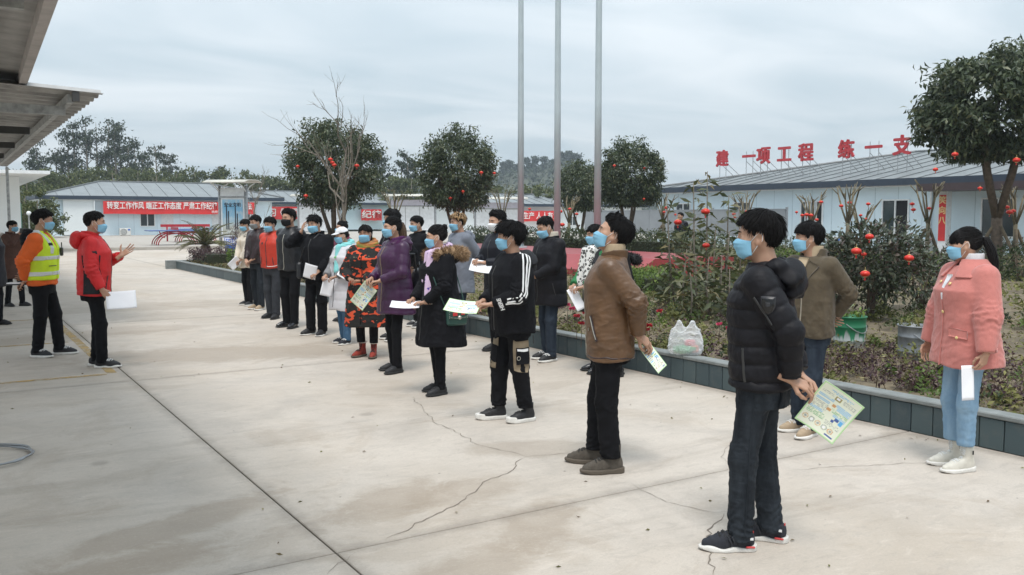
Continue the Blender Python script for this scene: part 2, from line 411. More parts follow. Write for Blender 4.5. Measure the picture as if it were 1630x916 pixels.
for pl, w_ in (([(660, 632), (690, 672), (760, 708), (838, 728)], .008), ([(838, 728), (800, 757), (740, 790), (705, 815), (665, 835), (615, 858)], .010),
               ([(838, 728), (905, 722), (950, 712)], .008), ([(1000, 770), (1060, 800), (1150, 818)], .007),
               ([(1150, 818), (1190, 812), (1225, 800)], .007), ([(1150, 818), (1128, 845), (1122, 870), (1135, 916)], .013),
               ([(1262, 748), (1370, 742), (1470, 738), (1520, 730)], .008), ([(1180, 700), (1165, 722), (1172, 738)], .006),
               ([(560, 880), (520, 916)], .006), ([(1165, 742), (1150, 725), (1165, 700)], .005), ([(905, 722), (985, 690)], .005)):
    crack([G(*p) for p in pl], w_ * .6)
# ---- worn yellow parking lines
t = NT('yellow_line'); g = t.n('ShaderNodeNewGeometry'); f = t.noise(g.outputs['Position'], 7, 6, 0.75)
t.color((0.50, 0.33, 0.11)); t.set(Roughness=.85)
tr = t.n('ShaderNodeBsdfTransparent'); ms = t.n('ShaderNodeMixShader'); t.l(t.ramp(f, [(0.40, 0.25), (0.66, 1.0)]), ms.inputs[0]); t.l(t.b.outputs[0], ms.inputs[1]); t.l(tr.outputs[0], ms.inputs[2]); t.l(ms.outputs[0], t.o.inputs['Surface']); M['yellow_line'] = t.m
for (x, y, dx, dy) in ((1.46, 13.5, .10, 6.6), (-2.4, 10.16, 7.6, .10), (-2.4, 13.05, 7.5, .10), (-2.4, 16.2, 7.5, .10), (-2.4, 19.3, 7.5, .10)):
    MB().add([(x - dx / 2, y - dy / 2, .004), (x + dx / 2, y - dy / 2, .004), (x + dx / 2, y + dy / 2, .004), (x - dx / 2, y + dy / 2, .004)], [(0, 1, 2, 3)]).build('parking_line', M['yellow_line'], yard)

# ---- planter kerb
kerb = MB().box((KX + .085, (KY0 + KY1) / 2, .095), (.12, KY1 - KY0 - .02, .25)).build('planter_kerb', M['kerb_body'])
tag(kerb, 'long low planter kerb faced with dark slate tiles along the yard', 'kerb')
ky = KY0; tm = {}
rk = random.Random(3)
while ky < KY1 - .1:
    L = .18 if ky < 12 else .36 if ky < 18 else .72
    key = (L, rk.randrange(3))
    if key not in tm: tm[key] = MB().box((0, 0, 0), (.024, L - .007, .222 - .002 * key[1]), bev=.005).mesh('tile')
    link('tile', tm[key], M['kerb_tile'], kerb, (KX + .012 + rk.uniform(-.001, .001), ky + L / 2, .114)); ky += L
ky = KY0
while ky < KY1 - .1:
    L = 1.8; L2 = min(L, KY1 - ky)
    MB().box((KX + .068, ky + L2 / 2, .246), (.16, L2 - .004, .036), bev=.008).build('coping', M['kerb_cap'], kerb); ky += L
for k in range(14):
    MB().box((KX + .6 + k * 1.8, KY1 - .1, .12), (1.796, .2, .30), bev=.008).build('coping', M['kerb_cap'], kerb)
# ---- bed soil, gently uneven
nx, ny = 90, 150
xs = KX + .13 + (np.linspace(0, 1, nx) ** 1.5) * 26.65; ys = np.linspace(KY0, KY1 - .2, ny)
Xg, Yg = np.meshgrid(xs, ys, indexing='ij'); rg = np.random.default_rng(2)
Zg = .17 + .03 * np.sin(Xg * 2.1 + .7 * Yg) * np.sin(Yg * 1.7) + rg.normal(size=Xg.shape) * .012 + .05 * np.clip((Xg - KX - .3) / 2, 0, 1)
idx = np.arange(nx * ny).reshape(nx, ny)
bed = link('planting_bed', np_mesh('planting_bed', np.stack([Xg, Yg, Zg], -1).reshape(-1, 3), np.stack([idx[:-1, :-1], idx[1:, :-1], idx[1:, 1:], idx[:-1, 1:]], -1).reshape(-1, 4)), M['soil'])
tag(bed, kind='structure')

# ================================================================== BUILDINGS
plain('wall_blue', (0.64, 0.765, 0.835), 0.6, var=0.05, scale=.8)
plain('wall_white', (0.72, 0.76, 0.77), 0.6, var=0.05, scale=.8)
plain('panel_joint', (0.40, 0.50, 0.56), 0.6)
plain('roof_grey', (0.17, 0.185, 0.19), 0.5, var=0.22, scale=1.2, spec=.5)
plain('roof_pale', (0.205, 0.225, 0.235), 0.5, var=0.12, scale=1.2)
plain('seam', (0.12, 0.13, 0.135), 0.5)
plain('fascia', (0.028, 0.042, 0.065), 0.5)
plain('white_trim', (0.74, 0.76, 0.77), 0.5)
plain('glass', (0.03, 0.04, 0.045), 0.08, var=0.3, scale=1.5, spec=0.8)
plain('dark_gap', (0.008, 0.008, 0.01), 0.9)
plain('grey_frame', (0.35, 0.37, 0.38), 0.5)
plain('red_paint', (0.46, 0.035, 0.045), 0.45)
plain('banner_red', (0.62, 0.03, 0.03), 0.7, var=.1, scale=1.5, bump=.3, bscale=3)
plain('banner_white', (0.78, 0.74, 0.72), 0.7)
plain('gold', (0.72, 0.55, 0.24), 0.5, var=.2)
plain('steel', (0.47, 0.53, 0.55), 0.45, metal=.25, var=.08, scale=2)
plain('galv', (0.33, 0.34, 0.35), 0.5, metal=.3, var=.25, scale=14)
plain('fence_grey', (0.235, 0.255, 0.275), 0.55, var=.1, scale=1)
plain('door_white', (0.66, 0.70, 0.72), 0.5)

def hip_roof(parent, x0, x1, y0, y1, ze, zr, axis, mat, seam_sides, pitch=1.0, trim=None):
    """hip roof over a rectangle; ridge along axis; returns roof part with seams as sub-parts"""
    w_ = (y1 - y0) if axis == 'x' else (x1 - x0); h = w_ / 2
    if axis == 'x': r0, r1 = (x0 + h, (y0 + y1) / 2), (x1 - h, (y0 + y1) / 2)
    else: r0, r1 = ((x0 + x1) / 2, y0 + h), ((x0 + x1) / 2, y1 - h)
    V = [(x0, y0, ze), (x1, y0, ze), (x1, y1, ze), (x0, y1, ze), (*r0, zr), (*r1, zr)]
    F = [(0, 1, 5, 4), (1, 2, 5), (2, 3, 4, 5), (3, 0, 4)] if axis == 'x' else [(0, 1, 4), (1, 2, 5, 4), (2, 3, 5), (3, 0, 4, 5)]
    V2 = [(x, y, z - .06) for x, y, z in V]
    F2 = [tuple(i + 6 for i in f[::-1]) for f in F] + [(i, i + 6, (i + 1) % 4 + 6, (i + 1) % 4) for i in range(4)]
    roof = MB().add(V + V2, F + F2).build('roof', mat, parent)
    def seam(a, b): MB().tube([Vector(a) + Vector((0, 0, .02)), Vector(b) + Vector((0, 0, .02))], .022, 5).build('roof_seam', M['seam'], roof)
    sl = (zr - ze) / h
    if 'W' in seam_sides:      # slope facing -x (ridge along y)
        y = y0 + .3
        while y < y1 - .2:
            d = min(h, y - y0, y1 - y); seam((x0 + .02, y, ze), (x0 + d, y, ze + sl * d)); y += pitch
    if 'S' in seam_sides:      # slope facing -y
        x = x0 + .3
        while x < x1 - .2:
            d = min(h, x - x0, x1 - x); seam((x, y0 + .02, ze), (x, y0 + d, ze + sl * d)); x += pitch
    rt = MB()
    for a, b in ((V[0], V[4]), (V[1], V[5] if axis == 'x' else V[4]), (V[2], V[5]), (V[3], V[4] if axis == 'x' else V[5]), (V[4], V[5])):
        rt.tube([Vector(a) + Vector((0, 0, .03)), Vector(b) + Vector((0, 0, .03))], .075, 6)
    rt.build('ridge_cap', M['seam'], roof)
    return roof
def fascia(parent, x0, x1, y0, y1, z0, z1):
    t_ = .09
    for n_, c, d in (('fascia', ((x0 + x1) / 2, y0, (z0 + z1) / 2), (x1 - x0, t_, z1 - z0)), ('fascia', ((x0 + x1) / 2, y1, (z0 + z1) / 2), (x1 - x0, t_, z1 - z0)),
                     ('fascia', (x0, (y0 + y1) / 2, (z0 + z1) / 2), (t_, y1 - y0 - t_ - .01, z1 - z0)), ('fascia', (x1, (y0 + y1) / 2, (z0 + z1) / 2), (t_, y1 - y0 - t_ - .01, z1 - z0))):
        MB().box(c, d).build(n_, M['fascia'], parent)
    MB().box(((x0 + x1) / 2, (y0 + y1) / 2, z0 - .02), (x1 - x0 - .12, y1 - y0 - .12, .05)).build('soffit', M['white_trim'], parent)
def window(parent, p, u, w_, h, z, split=(.5,), open_panes=(), bars=0, out=.03):
    """p = start point on wall (x,y), u = unit direction along wall, n outward"""
    n = (u[1], -u[0])
    def pt(a, o): return (p[0] + u[0] * a + n[0] * o, p[1] + u[1] * a + n[1] * o)
    rz = math.atan2(u[1], u[0])
    fr = MB()
    for a0, a1, z0, z1 in ((0, .06, 0, h), (w_ - .06, w_, 0, h), (.06, w_ - .06, 0, .06), (.06, w_ - .06, h - .06, h)) + tuple((w_ * s_ - .03, w_ * s_ + .03, .06, h - .06) for s_ in split):
        x, y = pt((a0 + a1) / 2, out / 2); fr.box((x, y, z + (z0 + z1) / 2), (a1 - a0, out + .06, z1 - z0), rz)
    f = fr.build('window', M['white_trim'], parent)
    ed = [0] + list(split) + [1]
    for k in range(len(ed) - 1):
        a0, a1 = ed[k] * w_ + .04, ed[k + 1] * w_ - .04; x, y = pt((a0 + a1) / 2, .004 if k not in open_panes else .002)
        MB().box((x, y, z + h / 2), (a1 - a0, .02, h - .09), rz).build('pane', M['dark_gap' if k in open_panes else 'glass'], f)
    for k in range(bars):
        x, y = pt(w_ * (k + 1) / (bars + 1), out + .05); MB().box((x, y, z + h / 2), (.035, .03, h - .04), rz).build('window_bar', M['white_trim'], f)
    return f
def ac_unit(p, rz, label, logo=True):
    r = empty('air_conditioner', p, rz, label, 'air conditioner', 'outdoor air conditioner units')
    MB().box((0, 0, .29), (.82, .32, .56), bev=.02).build('casing', M['ac_white'], r)
    gr = MB().lathe([(.0, -.01), (.21, -.01), (.225, .0), (.225, .02)], n=20)
    gr.v = [(x - .13, -.165 - z, y + .29) for x, y, z in [tuple(v) for v in gr.v]]
    gr.build('fan_grille', M['dark_gap'], r, True)
    rg_ = MB()
    for rr in (.08, .14, .2): rg_.tube([(-.13 + rr * math.cos(a * PI / 8), -.178, .29 + rr * math.sin(a * PI / 8)) for a in range(17)], .006, 4)
    for a in range(6): rg_.tube([(-.13, -.178, .29), (-.13 + .21 * math.cos(a * PI / 3), -.178, .29 + .21 * math.sin(a * PI / 3))], .006, 4)
    rg_.build('fan_guard', M['grey_frame'], r)
    if logo: MB().box((.27, -.163, .45), (.16, .008, .13)).build('energy_label', M['logo_blue'], r)
    for sx in (-.3, .3): MB().box((sx, 0, -.01), (.06, .3, .05)).build('foot', M['dark_gap'], r)
    return r
plain('ac_white', (0.66, 0.66, 0.63), .5); plain('logo_blue', (0.03, 0.15, 0.55), .4)

# ---- right hand building (facade x = 36.13, facing -x)
FX = 36.13
rb = empty('office_building', (FX, 30, 0), 0, 'long pale blue prefab building with grey hipped roof behind the garden', 'building')
def L(o): o.location = Vector(o.location) - Vector((FX, 30, 0)); return o
rbp = []
def into(parent, fn):
    before = set(parent.children); fn()
    return
wl = MB()
wl.box((FX + 10, 21, 1.52), (20, 39, 3.04))
wl.build('wall', M['wall_blue'], rb)
OFF = Vector((FX, 30, 0))
class OffMB(MB):
    pass
def off_children(root, off):
    for ch in root.children:
        if not ch.get('_done'):
            ch.location = Vector(ch.location) - off; ch['_done'] = 1
hip_roof(rb, FX - .55, FX + 20.6, 1.0, 41.0, 3.30, 5.25, 'y', M['roof_grey'], 'W', 1.05)
fascia(rb, FX - .55, FX + 20.6, 1.0, 41.0, 3.03, 3.33)
for (yt, w_, h, z, sp, op, bars) in ((25.36, 1.36, 1.6, .83, (.5,), (1,), 0), (29.94, 1.36, 1.55, .88, (.33, .66), (2,), 3), (34.43, 1.26, .62, 1.82, (.5,), (), 0), (38.9, 1.2, .5, 1.93, (.5,), (), 0), (20.75, 1.45, 1.62, .8, (.5,), (), 0), (14.2, 1.4, 1.6, .83, (.5,), (), 0)):
    window(rb, (FX, yt), (0, -1), w_, h, z, sp, op, bars)
for k in range(24):
    y = 40.2 - k * 1.18 - .3
    MB().box((FX - .004, y, 1.5), (.012, .018, 2.98)).build('panel_joint', M['panel_joint'], rb)
pi_ = MB().tube([(FX - .07, 22.95, 0.1), (FX - .07, 22.95, 2.98)], .045, 8).build('downpipe', M['white_trim'], rb)
MB().box((FX - .9, 20.2, 2.86), (1.9, 4.6, .30)).build('porch_roof', plain('porch_brown', (0.055, 0.035, 0.038), .5), rb)
MB().box((FX - .95, 21.75, 1.36), (.34, .36, 2.68)).build('porch_column', M['white_trim'], rb)
off_children(rb, OFF)
# vertical couplet on the porch column
cp = empty('couplet_banner', (FX - 1.135, 21.75, 0), 0, 'narrow red vertical paper banner with gold characters on the white porch column', 'banner')
MB().box((0, 0, 1.6), (.012, .30, 1.9)).build('paper', M['banner_red'], cp)
for k, ch in enumerate('笑向八'):
    me = text_mesh('lettering', ch, .34, .003, .008)
    o = link('lettering', me, M['gold'], cp, (-.012, 0, 2.32 - k * .42)); o.rotation_euler = (R(90), 0, R(-90))
plain('coup2', (0.55, 0.03, 0.04), .6)
for (y, z, lb) in ((23.05, 0.0, 'white air conditioner unit behind the pollarded tree, nearest the red couplet'), (27.55, 0.0, 'white air conditioner unit on the ground below the barred window')):
    ac_unit((FX - .35, y, .13), R(-90), lb)
# ---- roof-top characters on stands
sx_ = FX + 1.6; sy = [36.98, 35.15, 33.25, 31.55, 29.85, 27.35, 0, 0]
def roof_z(x): return 3.30 + (x - (FX - .55)) * (5.25 - 3.30) / 10.575
chars = '建一项工程练一支'
from_px = [1148, 1190, 1213, 1246, 1280, 1344, 1387, 1432]
lbl = ['first red rooftop character on the far left, 建, on a grey metal stand', 'red single-stroke rooftop character 一, second from the left', 'third red rooftop character from the left, 项, on a stand', 'fourth red rooftop character from the left, 工, shaped like a capital I', 'fifth red rooftop character from the left, 程, before the wide gap', 'sixth red rooftop character, 练, just right of the wide gap', 'red single-stroke rooftop character 一, second from the right', 'rightmost red rooftop character, 支, beside the big tree crown']
for k, ch in enumerate(chars):
    v = cam.rotation_euler.to_matrix() @ Vector(((from_px[k] - 815) / 1422, 113 / 1422, -1)); y = v.y * sx_ / v.x
    r = empty('rooftop_character', (sx_, y, roof_z(sx_)), 0, lbl[k], 'sign', 'red characters standing on the roof')
    zc_ = 4.97 - roof_z(sx_)
    me = bold_text('character', ch, .95, .04, .008, .024)
    o = link('character', me, M['red_paint'], r, (0, 0, zc_)); o.rotation_euler = (R(90), 0, R(-90))
    # centre on its bounds (the single stroke stays at its own height)
    bb = np.array([v_.co[:] for v_ in me.vertices])
    if k == 0: midy = (bb[:, 1].min() + bb[:, 1].max()) / 2
    me.transform(Matrix.Translation((-(bb[:, 0].min() + bb[:, 0].max()) / 2, -midy, 0)))
    for s_ in (-.24, .24):
        MB().tube([(.07, s_, -.02), (.07, s_, zc_ + .28)], .018, 6).build('post', M['galv'], r)
        MB().tube([(.07, s_, zc_ - .25), (1.3, s_, roof_z(sx_ + 1.3) - roof_z(sx_))], .016, 6).build('brace', M['galv'], r)

# ---- far building with the long red banner (facade y = 77, facing -y)
fb = empty('dormitory_building', (12, 77, 0), 0, 'pale blue prefab building with grey hipped roof behind the long red banner', 'building')
MB().box((15.6, 81.5, 1.6), (17.4, 9, 2.9)).build('wall', M['wall_blue'], fb)
hip_roof(fb, 6.1, 25.2, 76.4, 86.6, 3.25, 4.55, 'x', M['roof_pale'], 'S', 1.15)
fascia(fb, 6.1, 25.2, 76.4, 86.6, 2.98, 3.27)
for (x, w_, h, z, sp) in ((10.05, .75, 1.15, .78, (.5,)), (13.5, 1.15, 1.1, .85, (.5,)), (21.2, 1.2, 1.1, .85, (.5,))):
    window(fb, (x, 77), (1, 0), w_, h, z, sp)
for x in (11.9, 13.05, 14.8, 16.6, 17.8, 20.4, 22.9): MB().box((x, 76.996, 1.6), (.02, .012, 2.8)).build('panel_joint', M['panel_joint'], fb)
for x in (15.15, 19.2): MB().box((x + .45, 76.985, 1.22), (.95, .05, 2.1)).build('door', M['door_white'], fb)
MB().box((9.55 + .55, 76.7, 1.55), (.06, .6, 2.7)).build('partition', M['wall_white'], fb)
MB().box((8.95 + .1, 76.8, 1.6), (2.2, .35, 2.76)).build('wall', M['wall_white'], fb)
off_children(fb, Vector((12, 77, 0)))
def banner(x0, x1, y, z0, z1, body, size, lb, sub=None, tz=0):
    r = empty('slogan_banner', ((x0 + x1) / 2, y, 0), 0, lb, 'banner'); n = 30; V = []; F = []
    for i in range(n + 1):
        a = i / n; x = (x0 - x1) / 2 + (x1 - x0) * a; o_ = .02 * math.sin(a * 40)
        V += [(x, o_, z0 + .02 * math.sin(a * 17)), (x, o_, z1 + .015 * math.sin(a * 23)), (x, o_ + .02, z0 + .02 * math.sin(a * 17)), (x, o_ + .02, z1 + .015 * math.sin(a * 23))]
        if i: b = 4 * i; F += [(b - 4, b, b + 1, b - 3), (b - 2, b - 1, b + 3, b + 2)]
    MB().add(V, F).build('cloth', M['banner_red'], r)
    me = bold_text('lettering', body, size, .004, .004 * size, .014 * size)
    bb = np.array([v_.co[:] for v_ in me.vertices]); wd = bb[:, 0].max() - bb[:, 0].min()
    s_ = (x1 - x0) * .955 / wd
    me.transform(Matrix.Diagonal((min(s_, 1.35), 1, 1, 1)))
    o = link('lettering', me, M['banner_white'], r, (0, -.045, (z0 + z1) / 2 + tz)); o.rotation_euler = (R(90), 0, 0)
    if sub:
        me = text_mesh('small_lettering', sub, size * .40, .003, .003)
        o = link('small_lettering', me, M['banner_white'], r, ((x1 - x0) * .32, -.045, z0 + .17)); o.rotation_euler = (R(90), 0, 0)
    return r
banner(10.72, 22.6, 76.3, 1.86, 2.86, '转变工作作风 端正工作态度 严肃工作纪律 创新工作方法', .62, 'long red slogan banner with white characters across the far pale blue building', '杭州交通技工学习服务中心', .13)
ac_unit((11.95 + .3, 76.3, .17), 0, 'white air conditioner unit under the left end of the long red banner')

# ---- second and third row buildings further right
b2 = empty('dormitory_building', (42, 98, 0), 0, 'far pale prefab building with grey roof behind the notice board', 'building')
MB().box((43.5, 102.5, 1.6), (33, 9, 2.9)).build('wall', M['wall_blue'], b2)
hip_roof(b2, 26.5, 60.5, 97.4, 107.6, 3.25, 4.6, 'x', M['roof_pale'], 'S', 1.15); fascia(b2, 26.5, 60.5, 97.4, 107.6, 2.98, 3.27)
for x in (36.5, 45, 50.5): window(b2, (x, 98), (1, 0), 1.2, 1.1, .85)
off_children(b2, Vector((42, 98, 0)))
banner(29.6, 38.5, 97.3, 1.35, 2.75, '学习《中国共产党章程》', .95, 'short red banner with a book title on the far pale building')
banner(41.2, 43.8, 97.3, 1.2, 2.5, '纪律', .95, 'small red banner seen through the round tree trunk on the far building')
b3 = empty('dormitory_building', (50, 72, 0), 0, 'low white building with red banner seen between the flagpoles', 'building')
MB().box((51, 76, 1.4), (22, 8, 2.7)).build('wall', M['wall_white'], b3)
hip_roof(b3, 39.5, 62.6, 71.5, 80.5, 2.85, 3.9, 'x', M['roof_pale'], 'S', 1.2); fascia(b3, 39.5, 62.6, 71.5, 80.5, 2.6, 2.87)
for x in (43.5, 52.4, 55.2): window(b3, (x, 72), (1, 0), 1.15, .95, .75)
off_children(b3, Vector((50, 72, 0)))
banner(45.2, 50.9, 71.3, 1.2, 2.2, '安全生产 人人有责', .7, 'red slogan banner on the low white building behind the flagpoles')

# ---- grey hoarding in front of the right building
fe = empty('hoarding_fence', (33.5, 32, 0), 0, 'grey sheet metal hoarding raised on posts beside the right building', 'fence')
y = 28.65
while y < 44:
    MB().box((33.5, y + .6, 1.33), (.035, 1.185, 1.30), bev=.006).build('panel', M['fence_grey'], fe)
    y += 1.2
for k in range(7): MB().box((33.56, 28.62 + k * 2.4, 1.05), (.09, .09, 2.1)).build('post', M['fence_grey'], fe)
MB().box((33.5, 36.4, 2.0), (.06, 15.6, .05)).build('rail', M['fence_grey'], fe)
off_children(fe, Vector((33.5, 32, 0)))

# ---- left white building and the two canopies over it
lb = empty('site_office', (2, 50, 0), 0, 'white site office wall with green door at the left edge', 'building')
MB().box((-2.4, 56, 1.75), (11.0, 18, 3.5)).build('wall', M['wall_white'], lb)
MB().box((-2.1, 54, 3.58), (12.4, 20, .14)).build('roof', M['white_trim'], lb)
wm = window(lb, (3.12, 52.8), (0, 1), 2.4, 1.85, 1.55, (.5,))
MB().box((3.12, 47.95, 1.15), (.06, 1.6, 2.3)).build('door', plain('door_green', (0.10, 0.24, 0.20), .5), lb)
MB().box((3.13, 50.3, 2.35), (.03, 1.2, .75)).build('notice', plain('notice_yellow', (0.75, 0.60, 0.06), .5), lb)
MB().box((3.13, 50.35, 1.4), (.03, .5, .35)).build('notice', M['notice_yellow'], lb)
off_children(lb, Vector((2, 50, 0)))

def corrugated(name, x0, x1, y0, y1, z_in, z_out, mat, parent, pitch=.46):
    """sheet with ribs running along x, slope from z_in (x0) to z_out (x1)"""
    n = int((y1 - y0) / pitch) * 4; V = []; F = []
    for i in range(n + 1):
        y_ = y0 + (y1 - y0) * i / n; dz = (0, 0, .075, .075)[i % 4]
        V += [(x0, y_, z_in + dz), (x1, y_, z_out + dz), (x0, y_, z_in + dz + .006), (x1, y_, z_out + dz + .006)]
        if i: b = i * 4; F += [(b - 4, b - 3, b + 1, b), (b - 2, b + 2, b + 3, b - 1), (b - 3, b - 1, b + 3, b + 1)]
    F += [(0, 2, 3, 1), (4 * n, 4 * n + 1, 4 * n + 3, 4 * n + 2)]
    return MB().add(V, F).build(name, mat, parent)
plain('sheet_under', (0.33, 0.325, 0.315), .55, var=.3, scale=3)
plain('beam_grey', (0.34, 0.35, 0.35), .6, var=.35, scale=9)
plain('beam_dark', (0.045, 0.045, 0.045), .6)
plain('fascia_pink', (0.41, 0.385, 0.375), .6, var=.2, scale=3)
c2 = empty('walkway_canopy', (0, 24, 0), 0, 'corrugated metal canopy roof on grey steel beams at the upper left', 'canopy')
cy0, cy1 = 14.0, 36.0
corrugated('roof_sheet', -3.4, 2.02, cy0, cy1, 3.62, 3.40, M['sheet_under'], c2)
MB().box((1.62, (cy0 + cy1) / 2 + .05, 3.33), (.08, cy1 - cy0 - .3, .12)).build('purlin', M['beam_grey'], c2)
MB().box((-.6, (cy0 + cy1) / 2 + .05, 3.44), (.08, cy1 - cy0 - .3, .12)).build('purlin', M['beam_grey'], c2)
MB().box((1.67, cy0 + .06, 3.34), (.09, .10, .13)).build('end_cap', M['beam_dark'], c2)
for yb in (14.7, 18.9, 22.9, 27.0, 31.0): MB().box((-.85, yb, 3.20 if yb < 15 else 3.24), (4.9 if yb < 15 else 4.6, .10, .13)).build('rafter', M['beam_grey'] if yb < 15 else M['beam_dark'], c2)
for yb in (18.9, 22.9, 27.0, 31.0, 35.6): MB().box((-3.1, yb, 1.6), (.12, .12, 3.2)).build('post', M['beam_grey'], c2)
MB().box((2.0, 35.8, 1.7), (.09, .09, 3.36)).build('post', M['beam_grey'], c2)
off_children(c2, Vector((0, 24, 0)))
c1 = empty('walkway_canopy', (0, 8, 0), 0, 'nearer canopy roof with pale edge trim cut off by the top left corner', 'canopy')
cV = [(-2.6, 2.0, 3.86), (.62, 2.0, 3.62), (1.03, 15.6, 3.62), (-2.6, 15.6, 3.86)]
MB().add(cV + [(x, y_, z + .05) for x, y_, z in cV], [(0, 3, 2, 1), (4, 5, 6, 7), (0, 1, 5, 4), (2, 3, 7, 6), (3, 0, 4, 7), (1, 2, 6, 5)]).build('roof_sheet', M['sheet_under'], c1)
ft = MB(); a = Vector((.66, 2.0, 3.60)); b_ = Vector((1.07, 15.6, 3.60))
ft.add([a + Vector((-.05, 0, -.13)), a + Vector((.05, 0, -.13)), b_ + Vector((.05, 0, -.13)), b_ + Vector((-.05, 0, -.13)), a + Vector((-.05, 0, .12)), a + Vector((.05, 0, .12)), b_ + Vector((.05, 0, .12)), b_ + Vector((-.05, 0, .12))],
       [(0, 3, 2, 1), (4, 5, 6, 7), (0, 1, 5, 4), (1, 2, 6, 5), (2, 3, 7, 6), (3, 0, 4, 7)]).build('edge_trim', M['fascia_pink'], c1)
for k, (xo) in enumerate((-.35, -1.1)):
    MB().box((.75 + xo, 8.8, 3.55 - xo * .07), (.08, 13.4, .12), rz=R(-1.73)).build('purlin', M['beam_grey'], c1)
for yb in (5.2, 9.2, 13.2, 15.4): MB().box((-.95, yb, 3.56), (3.3, .1, .13)).build('rafter', M['beam_grey'], c1)
for yb in (5.2, 15.4): MB().box((-2.5, yb, 1.75), (.12, .12, 3.5)).build('post', M['beam_grey'], c1)
off_children(c1, Vector((0, 8, 0)))

# ================================================================== MONUMENT PLINTH AND FLAGPOLES
plain('plinth_red', (0.30, 0.036, 0.040), .42, var=.12, scale=2, spec=.6)
pl = empty('flagpole_plinth', (14.4, 21, 0), 0, 'dark red tiled plinth with sloping front under the flagpoles', 'plinth')
pr = [(13.07, 0), (16.2, 0), (16.2, .70), (13.68, .70), (13.07, .37)]
m = MB(); y0, y1 = 15.4, 27.5
m.prism(pr, y1 - y0, lambda u, v, w_: (u - 14.4, y0 + w_ - 21, v)); m.build('body', M['plinth_red'], pl)
for k in range(1, 12):
    MB().add([(13.066 - 14.4, y0 + k - 21 - .004, 0.05), (13.066 - 14.4, y0 + k - 21 + .004, .05), (13.066 - 14.4, y0 + k - 21 + .004, .37), (13.066 - 14.4, y0 + k - 21 - .004, .37)], [(0, 3, 2, 1)]).build('tile_joint', M['joint'], pl)
rr = random.Random(11)
for gi, gy in enumerate((17.6, 19.4, 21.4, 23.2)):
    g = MB()
    for k in range(9):
        a = rr.uniform(0, PI); L_ = rr.uniform(.16, .42); cx, cy_ = rr.uniform(-.16, .16), rr.uniform(-.42, .42)
        pts = []
        for q in np.linspace(-.5, .5, 5):
            u_ = cx + L_ * q * math.cos(a) * .55 + .04 * math.sin(q * 5 + k); v_ = cy_ + L_ * q * math.sin(a)
            pts.append((13.375 + u_ - 14.4, gy + v_ - 21, .53 + u_ * .541 + .02))
        g.tube(pts, [.018, .034, .04, .034, .014], 6)
    o = g.build('gold_character', M['gold'], pl)
for k, (px, X_) in enumerate(((829, 15.0), (887, 15.0), (951, 15.0))):
    v = cam.rotation_euler.to_matrix() @ Vector(((px - 815) / 1422, 113 / 1422, -1)); y = v.y * X_ / v.x
    fp = empty('flagpole', (X_, y, .70), 0, ['tall steel flagpole, leftmost of the three', 'tall steel flagpole in the middle of the three', 'tall steel flagpole, rightmost of the three beside the round tree'][k], 'flagpole', 'steel flagpoles on the red plinth')
    MB().tube([(0, 0, 0), (0, 0, 4), (0, 0, 8), (0, 0, 12.5)], [.098, .092, .078, .06], 18).build('pole', M['steel'], fp, True)
    MB().lathe([(.0, .05), (.2, .05), (.2, .0)], n=18).build('base_plate', M['steel'], fp)
    MB().lathe([(.0, .16), (.06, .13), (.09, .08), (.06, .02), (.0, 0)], (0, 0, 12.5), 14).build('finial', M['gold'], fp, True)

